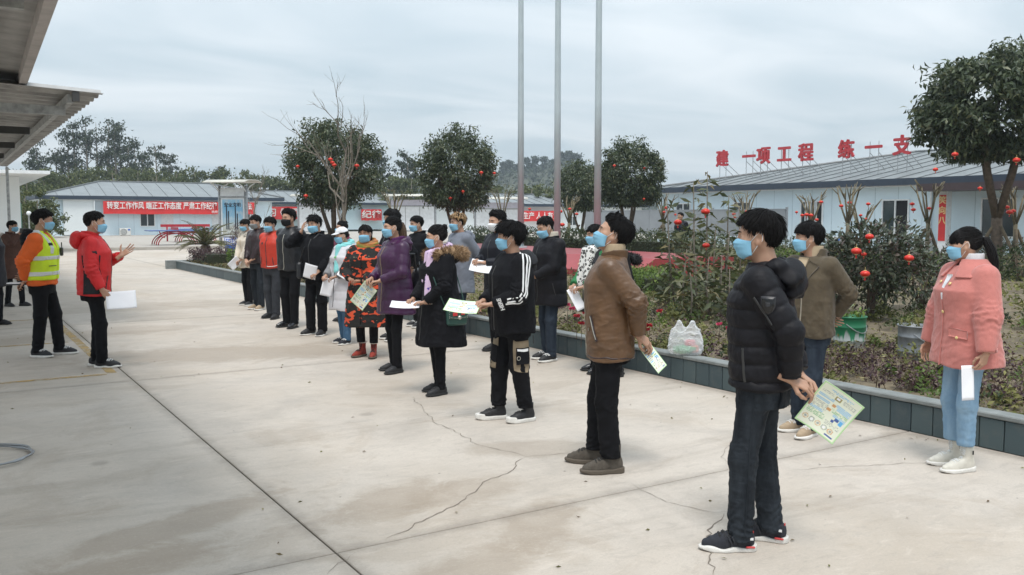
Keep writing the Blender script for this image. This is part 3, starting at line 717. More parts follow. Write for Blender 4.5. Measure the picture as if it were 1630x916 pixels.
# ================================================================== NOTICE BOARDS
plain('poster_sky', (0.30, 0.52, 0.68), .25)
t = NT('poster'); v = t.coord('Generated'); sp_ = t.n('ShaderNodeSeparateXYZ'); t.l(v, sp_.inputs[0])
c = t.ramp(sp_.outputs['Z'], [(0.0, (0.42, 0.42, 0.36)), (0.22, (0.50, 0.52, 0.48)), (0.45, (0.34, 0.55, 0.70)), (0.8, (0.20, 0.48, 0.72)), (1.0, (0.36, 0.60, 0.78))])
t.color(t.mix(t.ramp(t.noise(v, 6, 5), [(0.5, 0.0), (0.62, 0.5)]), c, (0.62, 0.68, 0.70))); t.set(Roughness=.25); M['poster'] = t.m
plain('board_white', (0.70, 0.73, 0.76), .35); plain('board_lav', (0.52, 0.52, 0.62), .5)
plain('awning', (0.55, 0.53, 0.47), .5)
def notice_board(loc, rz, w_, h, z0, label, poster=False, ncol=3):
    r = empty('notice_board', loc, rz, label, 'notice board'); 
    for sx in (-w_ / 2 - .06, w_ / 2 + .06): MB().tube([(sx, 0, 0), (sx, 0, z0 + h + .45)], .06, 10).build('post', M['galv'], r, True)
    MB().box((0, 0, z0 + h / 2), (w_, .10, h), bev=.01).build('panel', M['board_white'], r)
    MB().box((0, -.02, z0 + h + .22), (w_, .08, .30)).build('header', M['board_lav'] if not poster else M['board_white'], r)
    MB().box((0, 0, z0 + h + .03), (w_ + .1, .13, .06)).build('frame', M['galv'], r)
    MB().box((0, 0, z0 - .03), (w_ + .1, .13, .06)).build('frame', M['galv'], r)
    if poster:
        MB().box((0, -.056, z0 + h / 2), (w_ - .14, .01, h - .14)).build('poster', M['poster'], r)
        dk = MB()
        for k, (x, hh) in enumerate(((.25, .9), (.33, .7), (.62, 1.0), (.7, .6))): dk.box(((x - .5) * w_, -.064, z0 + .15 + hh / 2 + .1), (.045, .006, hh))
        dk.build('poster_figure', M['fascia'], r)
        me = text_mesh('lettering', '安全文明', .17, .002, .003); o = link('lettering', me, M['fascia'], r, (0, -.066, z0 + h - .28)); o.rotation_euler = (R(90), 0, 0)
    else:
        for k in range(1, ncol): MB().box((w_ * (k / ncol - .5), -.054, z0 + h / 2), (.03, .012, h)).build('divider', M['galv'], r)
    # curved awning of slats on arms
    aw = MB(); n = 10; V = []; F = []
    for i in range(n + 1):
        a = (i / n - .5) * 2; yy = a * .75; zz = z0 + h + .48 + .16 * (1 - a * a) + (.10 if a > 0 else .06) * abs(a)
        V += [(-w_ / 2 - .35, yy, zz), (w_ / 2 + .35, yy, zz), (-w_ / 2 - .35, yy, zz + .03), (w_ / 2 + .35, yy, zz + .03)]
        if i: b = 4 * i; F += [(b - 4, b - 3, b + 1, b), (b - 2, b + 2, b + 3, b - 1), (b - 4, b, b + 2, b - 2), (b - 3, b - 1, b + 3, b + 1)]
    aw.add(V, F + [(0, 2, 3, 1), (4 * n, 4 * n + 1, 4 * n + 3, 4 * n + 2)]).build('awning', M['awning'], r, True)
    for sx in (-w_ / 2 - .06, w_ / 2 + .06):
        for s_ in (-1, 1): MB().tube([(sx, 0, z0 + h + .2), (sx, s_ * .3, z0 + h + .42), (sx, s_ * .72, z0 + h + .55)], .022, 6).build('awning_arm', M['white_trim'], r)
    return r
notice_board((9.35, 34.35, 0), R(-33 - 8), 1.0 * 0 + .95, 1.45, .92, 'blue notice board with curved awning beside the sago palm', True)
notice_board((21.75, 44.25, 0), R(-30), 2.35, 1.3, .9, 'blank white notice board with lavender header between the round trees')
notice_board((25.75, 41.8, 0), R(-30), 2.45, 1.1, .95, 'blank white notice board just left of the flagpoles')
notice_board((17.45, 47.0, 0), R(-30), 2.15, 1.35, .85, 'blank white notice board half hidden by the leftmost round tree')

# ================================================================== SMALL YARD FURNITURE
plain('table_blue', (0.06, 0.12, 0.32), .4); plain('steel_red', (0.42, 0.02, 0.035), .4)
def pingpong(loc, label, rz=0):
    r = empty('ping_pong_table', loc, rz, label, 'ping pong table', 'outdoor ping pong tables')
    MB().box((0, 0, .76), (2.74, 1.52, .05), bev=.008).build('tabletop', M['table_blue'], r)
    for ys in (-.55, .55):
        for dz in (0, .11):
            MB().tube([((1.05 - dz) * math.cos(a), ys, .02 + (.70 - dz * .9) * math.sin(a)) for a in np.linspace(0, PI, 17)], .028, 7).build('arch_leg', M['steel_red'], r, True)
    for sx in (-.8, .8): MB().tube([(sx * 1.1, -.6, .73), (sx * .95, -.55, .45), (sx * .75, -.55, .40)], .03, 6).build('bracket', M['steel_red'], r)
    MB().box((0, 0, .865), (.03, 1.7, .15)).build('net', M['steel_red'], r)
    return r
pingpong((10.4, 49.6, .16), 'blue ping pong table on red arched legs, the nearer of two')
pingpong((12.6, 54.5, .16), 'blue ping pong table behind the first, partly hidden by the palm')
bn = empty('bench', (12.6, 57.0, .16), 0, 'low red bench standing beyond the ping pong tables', 'bench')
MB().box((0, 0, .95), (2.9, .08, .16)).build('backrest', M['steel_red'], bn); MB().box((0, -.2, .5), (2.9, .4, .06)).build('seat', M['steel_red'], bn)
for sx in (-1.1, 1.1): MB().box((sx, -.1, .45), (.08, .08, .9)).build('leg', M['steel_red'], bn)
# blue bin behind the board
bb_ = empty('blue_bin', tuple(GD(374, 37.5)), R(-20), 'bright blue rounded bin with white lettering below the notice board', 'bin')
MB().lathe([(.0, 0.0), (.40, 0.0), (.46, .75), (.44, .95), (.30, 1.05), (.0, 1.08)], n=20).build('body', plain('bin_blue', (0.02, 0.12, 0.62), .4), bb_, True)
me = text_mesh('lettering', '回收', .3, .004, .006); o = link('lettering', me, M['white_trim'], bb_, (-.1, -.475, .62)); o.rotation_euler = (R(90), 0, 0)
# hose / wire coil at the left edge
coil = MB(); pts = []
for i in range(120):
    a = i / 120 * 2 * PI * 2.6; pts.append((.30 * math.cos(a) + .008 * math.sin(i), .30 * math.sin(a) + .006 * math.cos(i * .7), .012 + .022 * i / 120 + .006 * math.sin(a * .5)))
o = coil.tube(pts, .0075, 7).build('wire_coil', plain('coil_grey', (0.30, 0.31, 0.32), .35, metal=.6), None, True, (.17, 7.0, 0))
tag(o, 'coil of grey steel cable lying on the concrete at the left edge', 'cable coil')
# round globe lamp
for k, (px, D, lb_) in enumerate(((73, 66, 'round white globe lamp on a short post beside the far building corner'), (46, 60, 'round white globe lamp nearest the white site office'))):
    r = empty('globe_lamp', tuple(GD(px, D)), 0, lb_, 'lamp', 'globe lamps by the far building')
    MB().tube([(0, 0, 0), (0, 0, 1.75 - .0)], .04, 8).build('post', M['beam_grey'], r)
    MB().lathe([(0, 2.03), (.1, 2.0), (.155, 1.9), (.14, 1.8), (.06, 1.74), (0, 1.73)], n=14).build('globe', M['white_trim'], r, True)
# ================================================================== VEGETATION
plain('bark', (0.115, 0.085, 0.062), .9, var=.35, scale=14, bump=.6, bscale=45)
plain('bark_grey', (0.17, 0.145, 0.115), .9, var=.35, scale=16, bump=.5, bscale=50)
plain('bark_olive', (0.16, 0.135, 0.085), .9, var=.35, scale=16, bump=.5, bscale=50)
plain('stake_wood', (0.15, 0.115, 0.075), .9, var=.35, scale=10, bump=.4, bscale=40)
leaf_mat('leaf_osmanthus', [(0, (0.036, 0.052, 0.027)), (.55, (0.074, 0.100, 0.050)), (.85, (0.12, 0.145, 0.075)), (1, (0.18, 0.18, 0.095))], .42, .28, .5)
leaf_mat('leaf_far', [(0, (0.030, 0.042, 0.028)), (.6, (0.050, 0.066, 0.040)), (1, (0.085, 0.10, 0.055))], .7, .2, .2)
leaf_mat('leaf_bamboo', [(0, (0.060, 0.078, 0.034)), (.6, (0.105, 0.125, 0.050)), (1, (0.18, 0.19, 0.085))], .65, .25, .2)
leaf_mat('leaf_hedge', [(0, (0.05, 0.085, 0.018)), (.6, (0.12, 0.19, 0.035)), (1, (0.22, 0.30, 0.06))], .5, .3, .4)
leaf_mat('leaf_hedge_dark', [(0, (0.022, 0.036, 0.014)), (.6, (0.045, 0.065, 0.024)), (1, (0.09, 0.11, 0.04))], .5, .25, .4)
leaf_mat('leaf_bush', [(0, (0.030, 0.043, 0.024)), (.45, (0.060, 0.078, 0.042)), (.72, (0.07, 0.075, 0.042)), (.86, (0.085, 0.045, 0.042)), (1, (0.13, 0.12, 0.08))], .42, .15, .5)
leaf_mat('leaf_tall', [(0, (0.042, 0.056, 0.023)), (.5, (0.085, 0.10, 0.040)), (.85, (0.12, 0.115, 0.045)), (1, (0.19, 0.15, 0.07))], .45, .25, .5)
leaf_mat('leaf_cover', [(0, (0.085, 0.057, 0.033)), (.35, (0.165, 0.120, 0.068)), (.6, (0.125, 0.122, 0.050)), (.85, (0.18, 0.18, 0.065)), (1, (0.30, 0.26, 0.14))], .7, .2, .25)
leaf_mat('leaf_grass', [(0, (0.085, 0.09, 0.030)), (.6, (0.16, 0.17, 0.055)), (1, (0.27, 0.25, 0.10))], .7, .25, .25)
leaf_mat('leaf_purple', [(0, (0.035, 0.018, 0.024)), (.5, (0.075, 0.036, 0.046)), (.8, (0.12, 0.07, 0.065)), (1, (0.20, 0.15, 0.12))], .5, .2, .4)
leaf_mat('leaf_palm', [(0, (0.05, 0.06, 0.012)), (.6, (0.10, 0.105, 0.022)), (1, (0.20, 0.18, 0.05))], .4, .15, .5)
leaf_mat('petal_pink', [(0, (0.50, 0.03, 0.10)), (1, (0.75, 0.10, 0.22))], .5, .25, .3)
leaf_mat('petal_red', [(0, (0.40, 0.02, 0.03)), (1, (0.62, 0.05, 0.07))], .5, .25, .3)
t = NT('lantern_red'); t.color((0.62, 0.025, 0.012)); t.set(Roughness=.4, Specular_IOR_Level=.5); M['lantern_red'] = t.m

def unit(v): return v / (np.linalg.norm(v, axis=-1, keepdims=True) + 1e-9)
def crown_points(rng, n, rad, clumps=60, shell=.55, sig=.16, flat=0.0):
    """clumped points through an ellipsoid, denser towards its outside; returns pts, outward dirs"""
    d = unit(rng.normal(size=(clumps, 3))); r = shell + (1 - shell) * rng.random(clumps) ** .6
    r *= 1 + .05 * rng.normal(size=clumps)
    cc = d * r[:, None]
    if flat: cc[:, 2] = np.where(cc[:, 2] < -flat, -flat + (cc[:, 2] + flat) * .25, cc[:, 2])
    sz = sig * (.6 + .8 * rng.random(clumps))
    k = rng.integers(0, clumps, n)
    p = cc[k] + np.clip(rng.normal(size=(n, 3)), -1.5, 1.5) * sz[k][:, None]
    return p * np.asarray(rad), unit(p)
def round_tree(loc, h, rad, zc_, n, leaf, label, seed, trunk_r=.09, stems=3, stakes=True, mat='leaf_osmanthus', bark='bark', clumps=260, group='round clipped trees in the garden', flat=.62, name='round_tree', fork=.4):
    rng = np.random.default_rng(seed); rr = random.Random(seed)
    r = empty(name, loc, 0, label, 'tree', group)
    tr = MB(); base = Vector((0, 0, -.1)); split = zc_ - rad[2] * .95
    split *= fork if stems > 1 else 1
    tr.tube([base, (0.01, 0, split * .5), (.0, .02, split)], [trunk_r * 1.25, trunk_r * 1.02, trunk_r * .95], 9)
    for k in range(stems):
        a = 2 * PI * k / stems + rr.uniform(-.4, .4); e = Vector((math.cos(a) * rad[0] * .42, math.sin(a) * rad[1] * .42, zc_ - rad[2] * .25))
        s_ = Vector((0, .02, split * .94)); mdl = s_.lerp(e, .5) + Vector((math.cos(a), math.sin(a), 0)) * .05
        tr.tube([s_, mdl, e], [trunk_r * .72, trunk_r * .55, trunk_r * .38], 7)
        for j in range(5):
            b = a + rr.uniform(-.9, .9); q = mdl.lerp(e, rr.uniform(.3, 1)); f = Vector((math.cos(b) * rad[0] * rr.uniform(.5, .85), math.sin(b) * rad[1] * rr.uniform(.5, .85), zc_ + rad[2] * rr.uniform(-.5, .6)))
            tr.tube([q, q.lerp(f, .5) + Vector((rr.uniform(-.08, .08), rr.uniform(-.08, .08), .04)), f], [trunk_r * .34, trunk_r * .2, trunk_r * .08], 5)
    tr.build('trunk', M[bark], r, True)
    P, D = crown_points(rng, n, rad, clumps, .62, .10, flat=flat)
    D = D * .5 + rng.normal(size=D.shape) * .6; D[:, 2] -= .45
    me = leaf_mesh('crown', P + np.array([0, 0, zc_]), D, leaf * (.7 + .6 * rng.random(n)), leaf * .36 * (.7 + .6 * rng.random(n)), rng)
    link('crown', me, M[mat], r)
    if stakes:
        for k in range(3):
            a = 2 * PI * k / 3 + .5 + seed; MB().tube([(math.cos(a) * .85, math.sin(a) * .85, -.1), (math.cos(a) * .06, math.sin(a) * .06, split * .9 if split > .9 else 1.1)], [.045, .038], 7).build('stake', M['stake_wood'], r)
    return r
Z0 = .2
def P3(px, D, z=Z0): return tuple(GD(px, D, z))
t1 = round_tree(P3(532, 27), 4.3, (1.32, 1.32, 1.36), 2.92, 17000, .125, 'dark round clipped tree standing left, just behind the bare twiggy tree', 21, .10, 4, flat=.7)
t2 = round_tree(P3(728, 29), 4.3, (1.22, 1.22, 1.40), 2.85, 17000, .125, 'dark round clipped tree left of the flagpoles, behind the man with bleached hair', 22, .09, 4)
t3 = round_tree(P3(925, 39), 4.0, (1.15, 1.15, 1.15), 2.65, 9000, .15, 'smaller round clipped tree partly behind the rightmost flagpole', 23, .08, 3)
t4 = round_tree(P3(1001, 33), 4.3, (1.20, 1.20, 1.30), 2.90, 15000, .135, 'round clipped tree just right of the rightmost flagpole', 24, .09, 4)
t5 = round_tree(P3(1588, 21.5), 5.5, (1.80, 1.80, 1.42), 3.95, 22000, .185, 'largest dark tree at the right edge, towering over the woman in pink', 25, .13, 4, clumps=320, fork=.55)
# bare twiggy trees
def bare_tree(loc, h, spread, label, seed, n=60, mat='bark_grey', trunk_r=.045, name='bare_tree', group=None):
    rr = random.Random(seed); r = empty(name, loc, 0, label, 'tree', group); tr = MB()
    def br(p, d, L_, rad, dep):
        q = p + d * L_ * .5 + Vector((rr.gauss(0, .04), rr.gauss(0, .04), 0)) * L_; e = p + d * L_ + Vector((rr.gauss(0, .08), rr.gauss(0, .08), .03)) * L_
        tr.tube([p, q, e], [rad, rad * .8, rad * .5], 5 if dep < 2 else 4, cap=False)
        if dep >= 4 or len(tr.v) > 26000: return
        for k in range(rr.choice((2, 3, 3))):
            t_ = rr.uniform(.35, 1); nd = (d + Vector((rr.gauss(0, .45), rr.gauss(0, .45), rr.gauss(.15, .3))) * spread).normalized()
            br(p.lerp(e, t_), nd, L_ * rr.uniform(.5, .75), max(rad * .5, .0035), dep + 1)
    tr.tube([(0, 0, -.1), (.02, .0, h * .3)], [trunk_r * 1.2, trunk_r], 7)
    br(Vector((.02, 0, h * .3)), Vector((0, 0, 1)), h * .42, trunk_r * .9, 0)
    for k in range(5): br(Vector((.02, 0, h * rr.uniform(.2, .5))), Vector((rr.gauss(0, .5), rr.gauss(0, .5), .9)).normalized(), h * rr.uniform(.25, .4), trunk_r * .55, 1)
    tr.build('trunk', M[mat], r, True); return r
bt = bare_tree(P3(547, 24.3), 4.55, 1.0, 'bare leafless tree with thin twigs in front of the left round tree', 8, trunk_r=.055)
bare_tree(P3(405, 45, 0), 3.6, .8, 'bare twiggy bush just right of the notice board awning', 5, trunk_r=.04)
bare_tree(P3(760, 60, 0), 4.0, .8, 'brownish bare tree far behind the blank notice board', 6, mat='bark', trunk_r=.05)

# pollarded young trees with stakes
def lantern(parent_pt, s, label, group):
    r = empty('red_lantern', parent_pt, 0, label, 'lantern', group)
    if 'lan' not in LAN:
        n = 16; m = MB(); V = []
        prof = [(.035, -.075), (.08, -.06), (.11, -.03), (.118, 0), (.11, .03), (.08, .06), (.035, .075)]
        for (q, z) in prof:
            for j in range(n): qq = q * (1 + (.05 if j % 2 else -.03)); V.append((qq * math.cos(2 * PI * j / n), qq * math.sin(2 * PI * j / n), z))
        LAN['lan'] = m.add(V, [(i * n + j, i * n + (j + 1) % n, (i + 1) * n + (j + 1) % n, (i + 1) * n + j) for i in range(6) for j in range(n)]).mesh('lantern_body', True)
        LAN['cap'] = MB().lathe([(0, .092), (.04, .09), (.04, .072), (0, .072)], n=10).lathe([(0, -.092), (.04, -.09), (.04, -.072), (0, -.072)][::-1], n=10).mesh('cap')
        LAN['tas'] = MB().tube([(0, 0, -.09), (0, 0, -.17)], [.014, .022], 6).mesh('tassel'); LAN['loop'] = MB().tube([(0, 0, .09), (0, 0, .17)], .005, 4).mesh('cord')
    for nm, key, mt in (('lantern_body', 'lan', 'lantern_red'), ('cap', 'cap', 'gold'), ('tassel', 'tas', 'lantern_red'), ('cord', 'loop', 'gold')):
        link(nm, LAN[key], M[mt], r)
    r.scale = (s * .60,) * 3; return r
LAN = {}
def pollard(loc, label, seed, h=2.4, lanterns=(), stakes=2, tr_r=.055, leafy=0):
    rr = random.Random(seed); r = empty('pollarded_tree', loc, rr.uniform(0, 6), label, 'tree', 'pollarded young trees hung with lanterns'); m = MB()
    fk = h * .52; m.tube([(0, 0, -.1), (.01, .01, fk * .6), (0, 0, fk)], [tr_r * 1.2, tr_r, tr_r * 1.02], 8); tips = []
    for k in range(6):
        a = 2 * PI * k / 6 + rr.uniform(-.4, .4); o_ = rr.uniform(.16, .42); p = Vector((0, 0, fk - .04 * (k % 3)))
        q = p + Vector((math.cos(a) * o_ * .5, math.sin(a) * o_ * .5, h * .17)); e = p + Vector((math.cos(a) * o_, math.sin(a) * o_, h * rr.uniform(.32, .42)))
        m.tube([p, q, e], [tr_r * .6, tr_r * .48, tr_r * .40], 6)
        for j in range(3):
            b = a + rr.uniform(-1, 1); f = e + Vector((math.cos(b) * .18, math.sin(b) * .18, rr.uniform(.08, .24))); m.tube([q.lerp(e, rr.uniform(.5, 1)), f], [tr_r * .32, tr_r * .18], 5); tips.append(f)
    m.build('trunk', M['bark_olive'], r, True)
    for k in range(stakes):
        a = rr.uniform(0, 6.28) + k * 2.2; MB().tube([(math.cos(a) * .6, math.sin(a) * .6, -.1), (math.cos(a) * .05, math.sin(a) * .05, h * .46)], [.05, .045], 7).build('stake', M['stake_wood'], r)
    if leafy:
        rng = np.random.default_rng(seed); Pp = np.array([tips[i] for i in rng.integers(0, len(tips), leafy)]) + rng.normal(size=(leafy, 3)) * .12
        link('foliage', leaf_mesh('foliage', Pp, rng.normal(size=(leafy, 3)), .11, .04, rng), M['leaf_tall'], r)
    return r
POL = [(1350, 26, 'pollarded tree with lanterns in front of the pale wall, left of the large window', 2.45),
       (1478, 24.6, 'pollarded tree with two stakes and lanterns between the large window and red couplet', 2.45),
       (1617, 24, 'pollarded tree with lanterns at the right edge of the picture', 2.4),
       (1056, 35, 'pollarded tree with lanterns in front of the grey hoarding, right of the round tree', 2.45),
       (1186, 32, 'pollarded tree with lanterns behind the head of the nearest man', 2.45),
       (906, 33, 'pollarded tree with stakes and lanterns between the two right flagpoles', 2.35),
       (1292, 30, 'pollarded tree with lanterns in front of the barred window', 2.35),
       (1372, 28, 'thin pollarded tree behind the lantern bush, right of its neighbour', 1.95),
       (628, 34, 'pollarded tree with lanterns behind the woman in purple', 2.5),
       (800, 38, 'leafy pollarded tree behind the left flagpole', 2.7)]
for k, (px, D, lb_, h) in enumerate(POL): pollard(P3(px, D), lb_, 40 + k, h, leafy=160 if k in (8, 9) else 0)
# lanterns (pixel, distance, size, host)
def PX3(px, py, D):
    v = cam.rotation_euler.to_matrix() @ Vector(((px - 815) / 1422, -(py - 458) / 1422, -1)); f = math.hypot(v.x, v.y) ; c = math.cos(math.atan((px - 815) / 1422))
    k = D / (f * c); return (v.x * k, v.y * k, 1.66 + v.z * k)
HOST = {
 'the tree left of the large window': [(1307, 322, 25.6, 1), (1339, 328, 25.6, 1), (1352, 323, 26, 1), (1382, 325, 26, 1), (1370, 343, 27, .8), (1378, 349, 27, .8)],
 'the pollarded tree beside the red couplet': [(1452, 325, 24.2, 1), (1454, 334, 24.2, 1), (1479, 332, 24.4, .9)],
 'the pollarded tree at the right edge': [(1603, 330, 23.6, 1), (1607, 338, 23.6, 1.3), (1613, 336, 23.6, 1)],
 'the tree before the hoarding': [(1061, 331, 34.6, 1.3), (1057, 338, 34.6, 1), (1075, 342, 34, .8)],
 'the pollarded tree behind the nearest man': [(1168, 341, 31, 1), (1188, 337, 31, .9), (1197, 336, 31, .9), (1170, 346, 31, .8)],
 'the barred window tree': [(1268, 338, 29.5, .8), (1300, 350, 29.5, 1), (1284, 342, 29.5, 1.2), (1291, 343, 29.5, 1.2), (1277, 343, 29.5, 1)],
 'the tree between the flagpoles': [(892, 337, 32.5, 1.3), (918, 341, 32.5, 1), (895, 358, 32.5, 1.5), (907, 333, 32.5, 1), (843, 333, 34, 1), (880, 352, 32.5, 1.2)],
 'the leftmost round tree': [(526, 254, 25.2, 1.3), (529, 259, 25.2, 1.2), (532, 263, 25.2, 1.3), (568, 264, 25.4, 1.3), (474, 265, 25.7, 1.0), (487, 312, 25.5, 1.2)],
 'the round tree left of the flagpoles': [(766, 275, 27.6, 1.2), (787, 276, 27.9, 1), (717, 316, 28, 1.2), (737, 305, 27.8, 1)],
 'the round tree right of the flagpoles': [(978, 264, 31.8, 1.1), (1026, 268, 32, 1.1), (1025, 317, 32, .9)],
 'the largest tree at the right edge': [(1520, 246, 19.7, 1.1), (1489, 270, 19.6, .9), (1618, 255, 19.7, 1.2), (1560, 300, 20, .8)],
 'the bush behind the olive jacket': [(1384, 377, 11.55, .85), (1363, 400, 11.5, 1.0), (1377, 436, 11.45, .95), (1447, 411, 11.6, .95), (1375, 405, 11.9, .6), (1329, 415, 11.8, .6)],
 'the thin saplings': [(1079, 354, 13.4, .95), (1123, 337, 13.7, 1.1), (1124, 391, 13.5, .9)],
}
LPOS = {}
for host, ls in HOST.items():
    xs_ = sorted(range(len(ls)), key=lambda i: ls[i][0]); o9 = ['leftmost', 'second from left', 'third from left', 'fourth from left', 'fifth from left', 'sixth from left', 'seventh from left', 'eighth from left', 'rightmost']
    LPOS[host] = {i: ('rightmost' if r_ == len(ls) - 1 else o9[r_]) for r_, i in enumerate(xs_)}
for host, ls in HOST.items():
    for n_, (px, py, D, s_) in enumerate(ls): lantern(PX3(px, py, D), s_ * (.72 if D > 22 and 'round' in host else .9), 'red lantern in ' + host + ', ' + LPOS[host][n_], 'red lanterns in ' + host)

# big leafy bush with trunk
def bush(loc, rad, zc_, n, leaf, mat, label, seed, clumps=80, name='leafy_bush', stems=5, flat=.8, wr=.36, group=None, shell=.45):
    rng = np.random.default_rng(seed); rr = random.Random(seed); r = empty(name, loc, 0, label, 'shrub', group); m = MB()
    for k in range(stems):
        a = rr.uniform(0, 6.28); e = Vector((math.cos(a) * rad[0] * .6, math.sin(a) * rad[1] * .6, zc_ + rad[2] * rr.uniform(.2, .7)))
        m.tube([(rr.uniform(-.04, .04), rr.uniform(-.04, .04), -.1), (e.x * .3, e.y * .3, zc_ * .6), e], [.022 + rad[0] * .012, .016, .005], 6)
    m.build('stem', M['bark'], r, True)
    P, D = crown_points(rng, n, rad, clumps, shell=shell, flat=flat); D = D + rng.normal(size=D.shape) * .6; D[:, 2] += .1
    link('foliage', leaf_mesh('foliage', P + np.array([0, 0, zc_]), D, leaf * (.6 + .7 * rng.random(n)), leaf * wr * (.7 + .6 * rng.random(n)), rng), M[mat], r)
    return r
bush(P3(1392, 12.5), (.74, .74, .58), .82, 4600, .10, 'leaf_bush', 'dense dark bush with purplish tips hung with lanterns, behind the man in olive', 31, 110)
bush(P3(1470, 13.6), (.55, .55, .45), .55, 1500, .09, 'leaf_bush', 'straggly greyish shrub between the lantern bush and the woman in pink', 32)
bush(P3(1300, 14.5), (.4, .4, .3), .35, 900, .08, 'leaf_bush', 'small dark shrub low beside the lantern bush', 33)
for k, (px, D, rx, rz_, mt, lb_) in enumerate(((1590, 24.5, .9, .55, 'leaf_bush', 'dark low shrub below the right window'), (1555, 28, .8, .5, 'leaf_bush', 'dark shrub behind the big tree trunk'), (1420, 25, .9, .35, 'leaf_hedge_dark', 'low shrub below the large window'), (1240, 26, 1.3, .5, 'leaf_hedge_dark', 'low shrub row behind the olive jacket'),
        (1180, 27, 1.0, .5, 'leaf_hedge_dark', 'rounded green shrub behind the tall saplings'), (1115, 22, .8, .6, 'leaf_hedge_dark', 'rounded shrub in front of the grey hoarding'), (1060, 31, 1.2, .55, 'leaf_hedge_dark', 'shrub under the left end of the hoarding'), (1000, 29, 1.2, .45, 'leaf_hedge', 'bright green shrub beneath the right round tree'), (1625, 20, .7, .5, 'leaf_hedge_dark', 'green shrub at the right edge beneath the trees'))):
    bush(P3(px, D), (rx, rx, rz_), rz_ * .8, 1100, .11, mt, lb_, 60 + k, 50)
# tall leafy saplings
def sapling(loc, h, label, seed):
    rng = np.random.default_rng(seed); rr = random.Random(seed); r = empty('tall_sapling', loc, 0, label, 'plant', 'tall leafy saplings in the bed'); m = MB()
    lean = Vector((rr.gauss(0, .05), rr.gauss(0, .05), 0)); top = Vector((0, 0, h)) + lean * h
    m.tube([(0, 0, -.1), top * .5 + Vector((rr.gauss(0, .03), rr.gauss(0, .03), 0)), top], [.017, .013, .006], 6)
    C = []; D = []
    n = int(h * 44)
    for k in range(n):
        z = (.10 + .9 * (k / n) ** .9); a = k * 2.4 + rr.uniform(-.4, .4); L_ = rr.uniform(.6, 1.2); dn = rr.uniform(-.5, .5)
        if z > .45 and rr.random() < .45: continue
        d = Vector((math.cos(a), math.sin(a), dn)); C.append(top * z + d * .13 * L_); D.append(d)
        if z < .5:
            d2 = Vector((math.cos(a + 1), math.sin(a + 1), rr.uniform(-.7, .3))); q = top * z + Vector((rr.gauss(0, .15), rr.gauss(0, .15), rr.gauss(0, .06))); C.append(q); D.append(d2)
    m.build('stem', M['bark_grey'], r, True)
    C = np.array([list(c) for c in C]); D = np.array([list(d) for d in D]); k = len(C)
    link('foliage', leaf_mesh('foliage', C, D, .215 * (.7 + .5 * rng.random(k)), .05 * (.8 + .5 * rng.random(k)), rng, .15, .25), M['leaf_tall'], r)
rsp = random.Random(77)
SAP = sorted(((1078, 13.2, 1.75), (1096, 14.3, 1.5), (1108, 13.0, 1.95), (1124, 13.9, 2.15), (1140, 13.3, 1.35), (1153, 14.2, 1.8), (1168, 13.1, 1.25), (1088, 12.6, 1.0), (1115, 12.5, .95), (1135, 12.4, .9), (1152, 12.7, .95), (1066, 13.6, 1.25), (1178, 13.8, 1.6), (1162, 12.2, .75), (1100, 12.1, .7)))
ORD = ['first', 'second', 'third', 'fourth', 'fifth', 'sixth', 'seventh', 'eighth', 'ninth', 'tenth', 'eleventh', 'twelfth', 'thirteenth', 'fourteenth', 'fifteenth']
for k, (px, D, h) in enumerate(SAP):
    sapling(P3(px, D), h, ('tall ' if h > 1.6 else 'short ' if h < 1.0 else '') + 'slender sapling with drooping leaves, ' + ORD[k] + ' from the left behind the brown jacket', 300 + k)
# clipped hedges
def hedge(p0, p1, wd, h, n, mat, label, seed, leaf=.055):
    a = Vector(p0); b = Vector(p1); r = empty('hedge', (a + b) / 2, math.atan2((b - a).y, (b - a).x), label, 'hedge'); L_ = (b - a).length; rng = np.random.default_rng(seed)
    P = rng.random((n, 3)); P = np.where(rng.random((n, 1)) < .75, P, P); P[:, 2] = P[:, 2] ** .45
    e = rng.random(n) < .5; side = rng.integers(0, 2, n); P[e, 1] = side[e] * .96 + .02
    X = (P - [.5, .5, 0]) * [L_, wd, h]; X += rng.normal(size=X.shape) * .025
    X[:, 2] += .04 * np.sin(X[:, 0] * 7) + .03 * np.sin(X[:, 0] * 17)
    D = rng.normal(size=X.shape); D[:, 2] += .7
    link('foliage', leaf_mesh('foliage', X, D, leaf * (.7 + .6 * rng.random(n)), leaf * .5, rng), M[mat], r)
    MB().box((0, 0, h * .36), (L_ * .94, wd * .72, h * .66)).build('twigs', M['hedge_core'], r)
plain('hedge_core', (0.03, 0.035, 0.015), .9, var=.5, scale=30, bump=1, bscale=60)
hedge((12.6, 14.6, Z0), (11.2, 12.4, Z0), .8, .42, 3600, 'leaf_hedge', 'low bright green clipped hedge at the end of the red plinth', 1, .06)
hedge((12.3, 11.5, Z0), (12.0, 9.6, Z0), .6, .38, 1800, 'leaf_hedge', 'short bright green hedge behind the nearest man in black', 2, .06)
hedge((17.6, 17.5, Z0), (17.6, 31, Z0), 1.1, 1.05, 7000, 'leaf_hedge_dark', 'long dark green clipped hedge behind the flagpoles', 3, .09)
hedge((20.5, 19, Z0), (20.5, 12, Z0), .8, .5, 2600, 'leaf_hedge', 'low bright green hedge in front of the hoarding', 4, .09)
hedge((8.2, 29.2, Z0), (7.4, 26.6, Z0), .7, .42, 1600, 'leaf_hedge', 'small bright green hedge in the left planter corner', 5, .07)
hedge((7.0, 29.4, Z0), (7.0, 27.4, Z0), .9, .45, 1700, 'leaf_purple', 'low purple leaved hedge in the far planter corner', 6, .06)
bush(P3(385, 33.6), (.5, .5, .6), .65, 900, .07, 'leaf_purple', 'dark purple rounded shrub beside the blue bin', 7)
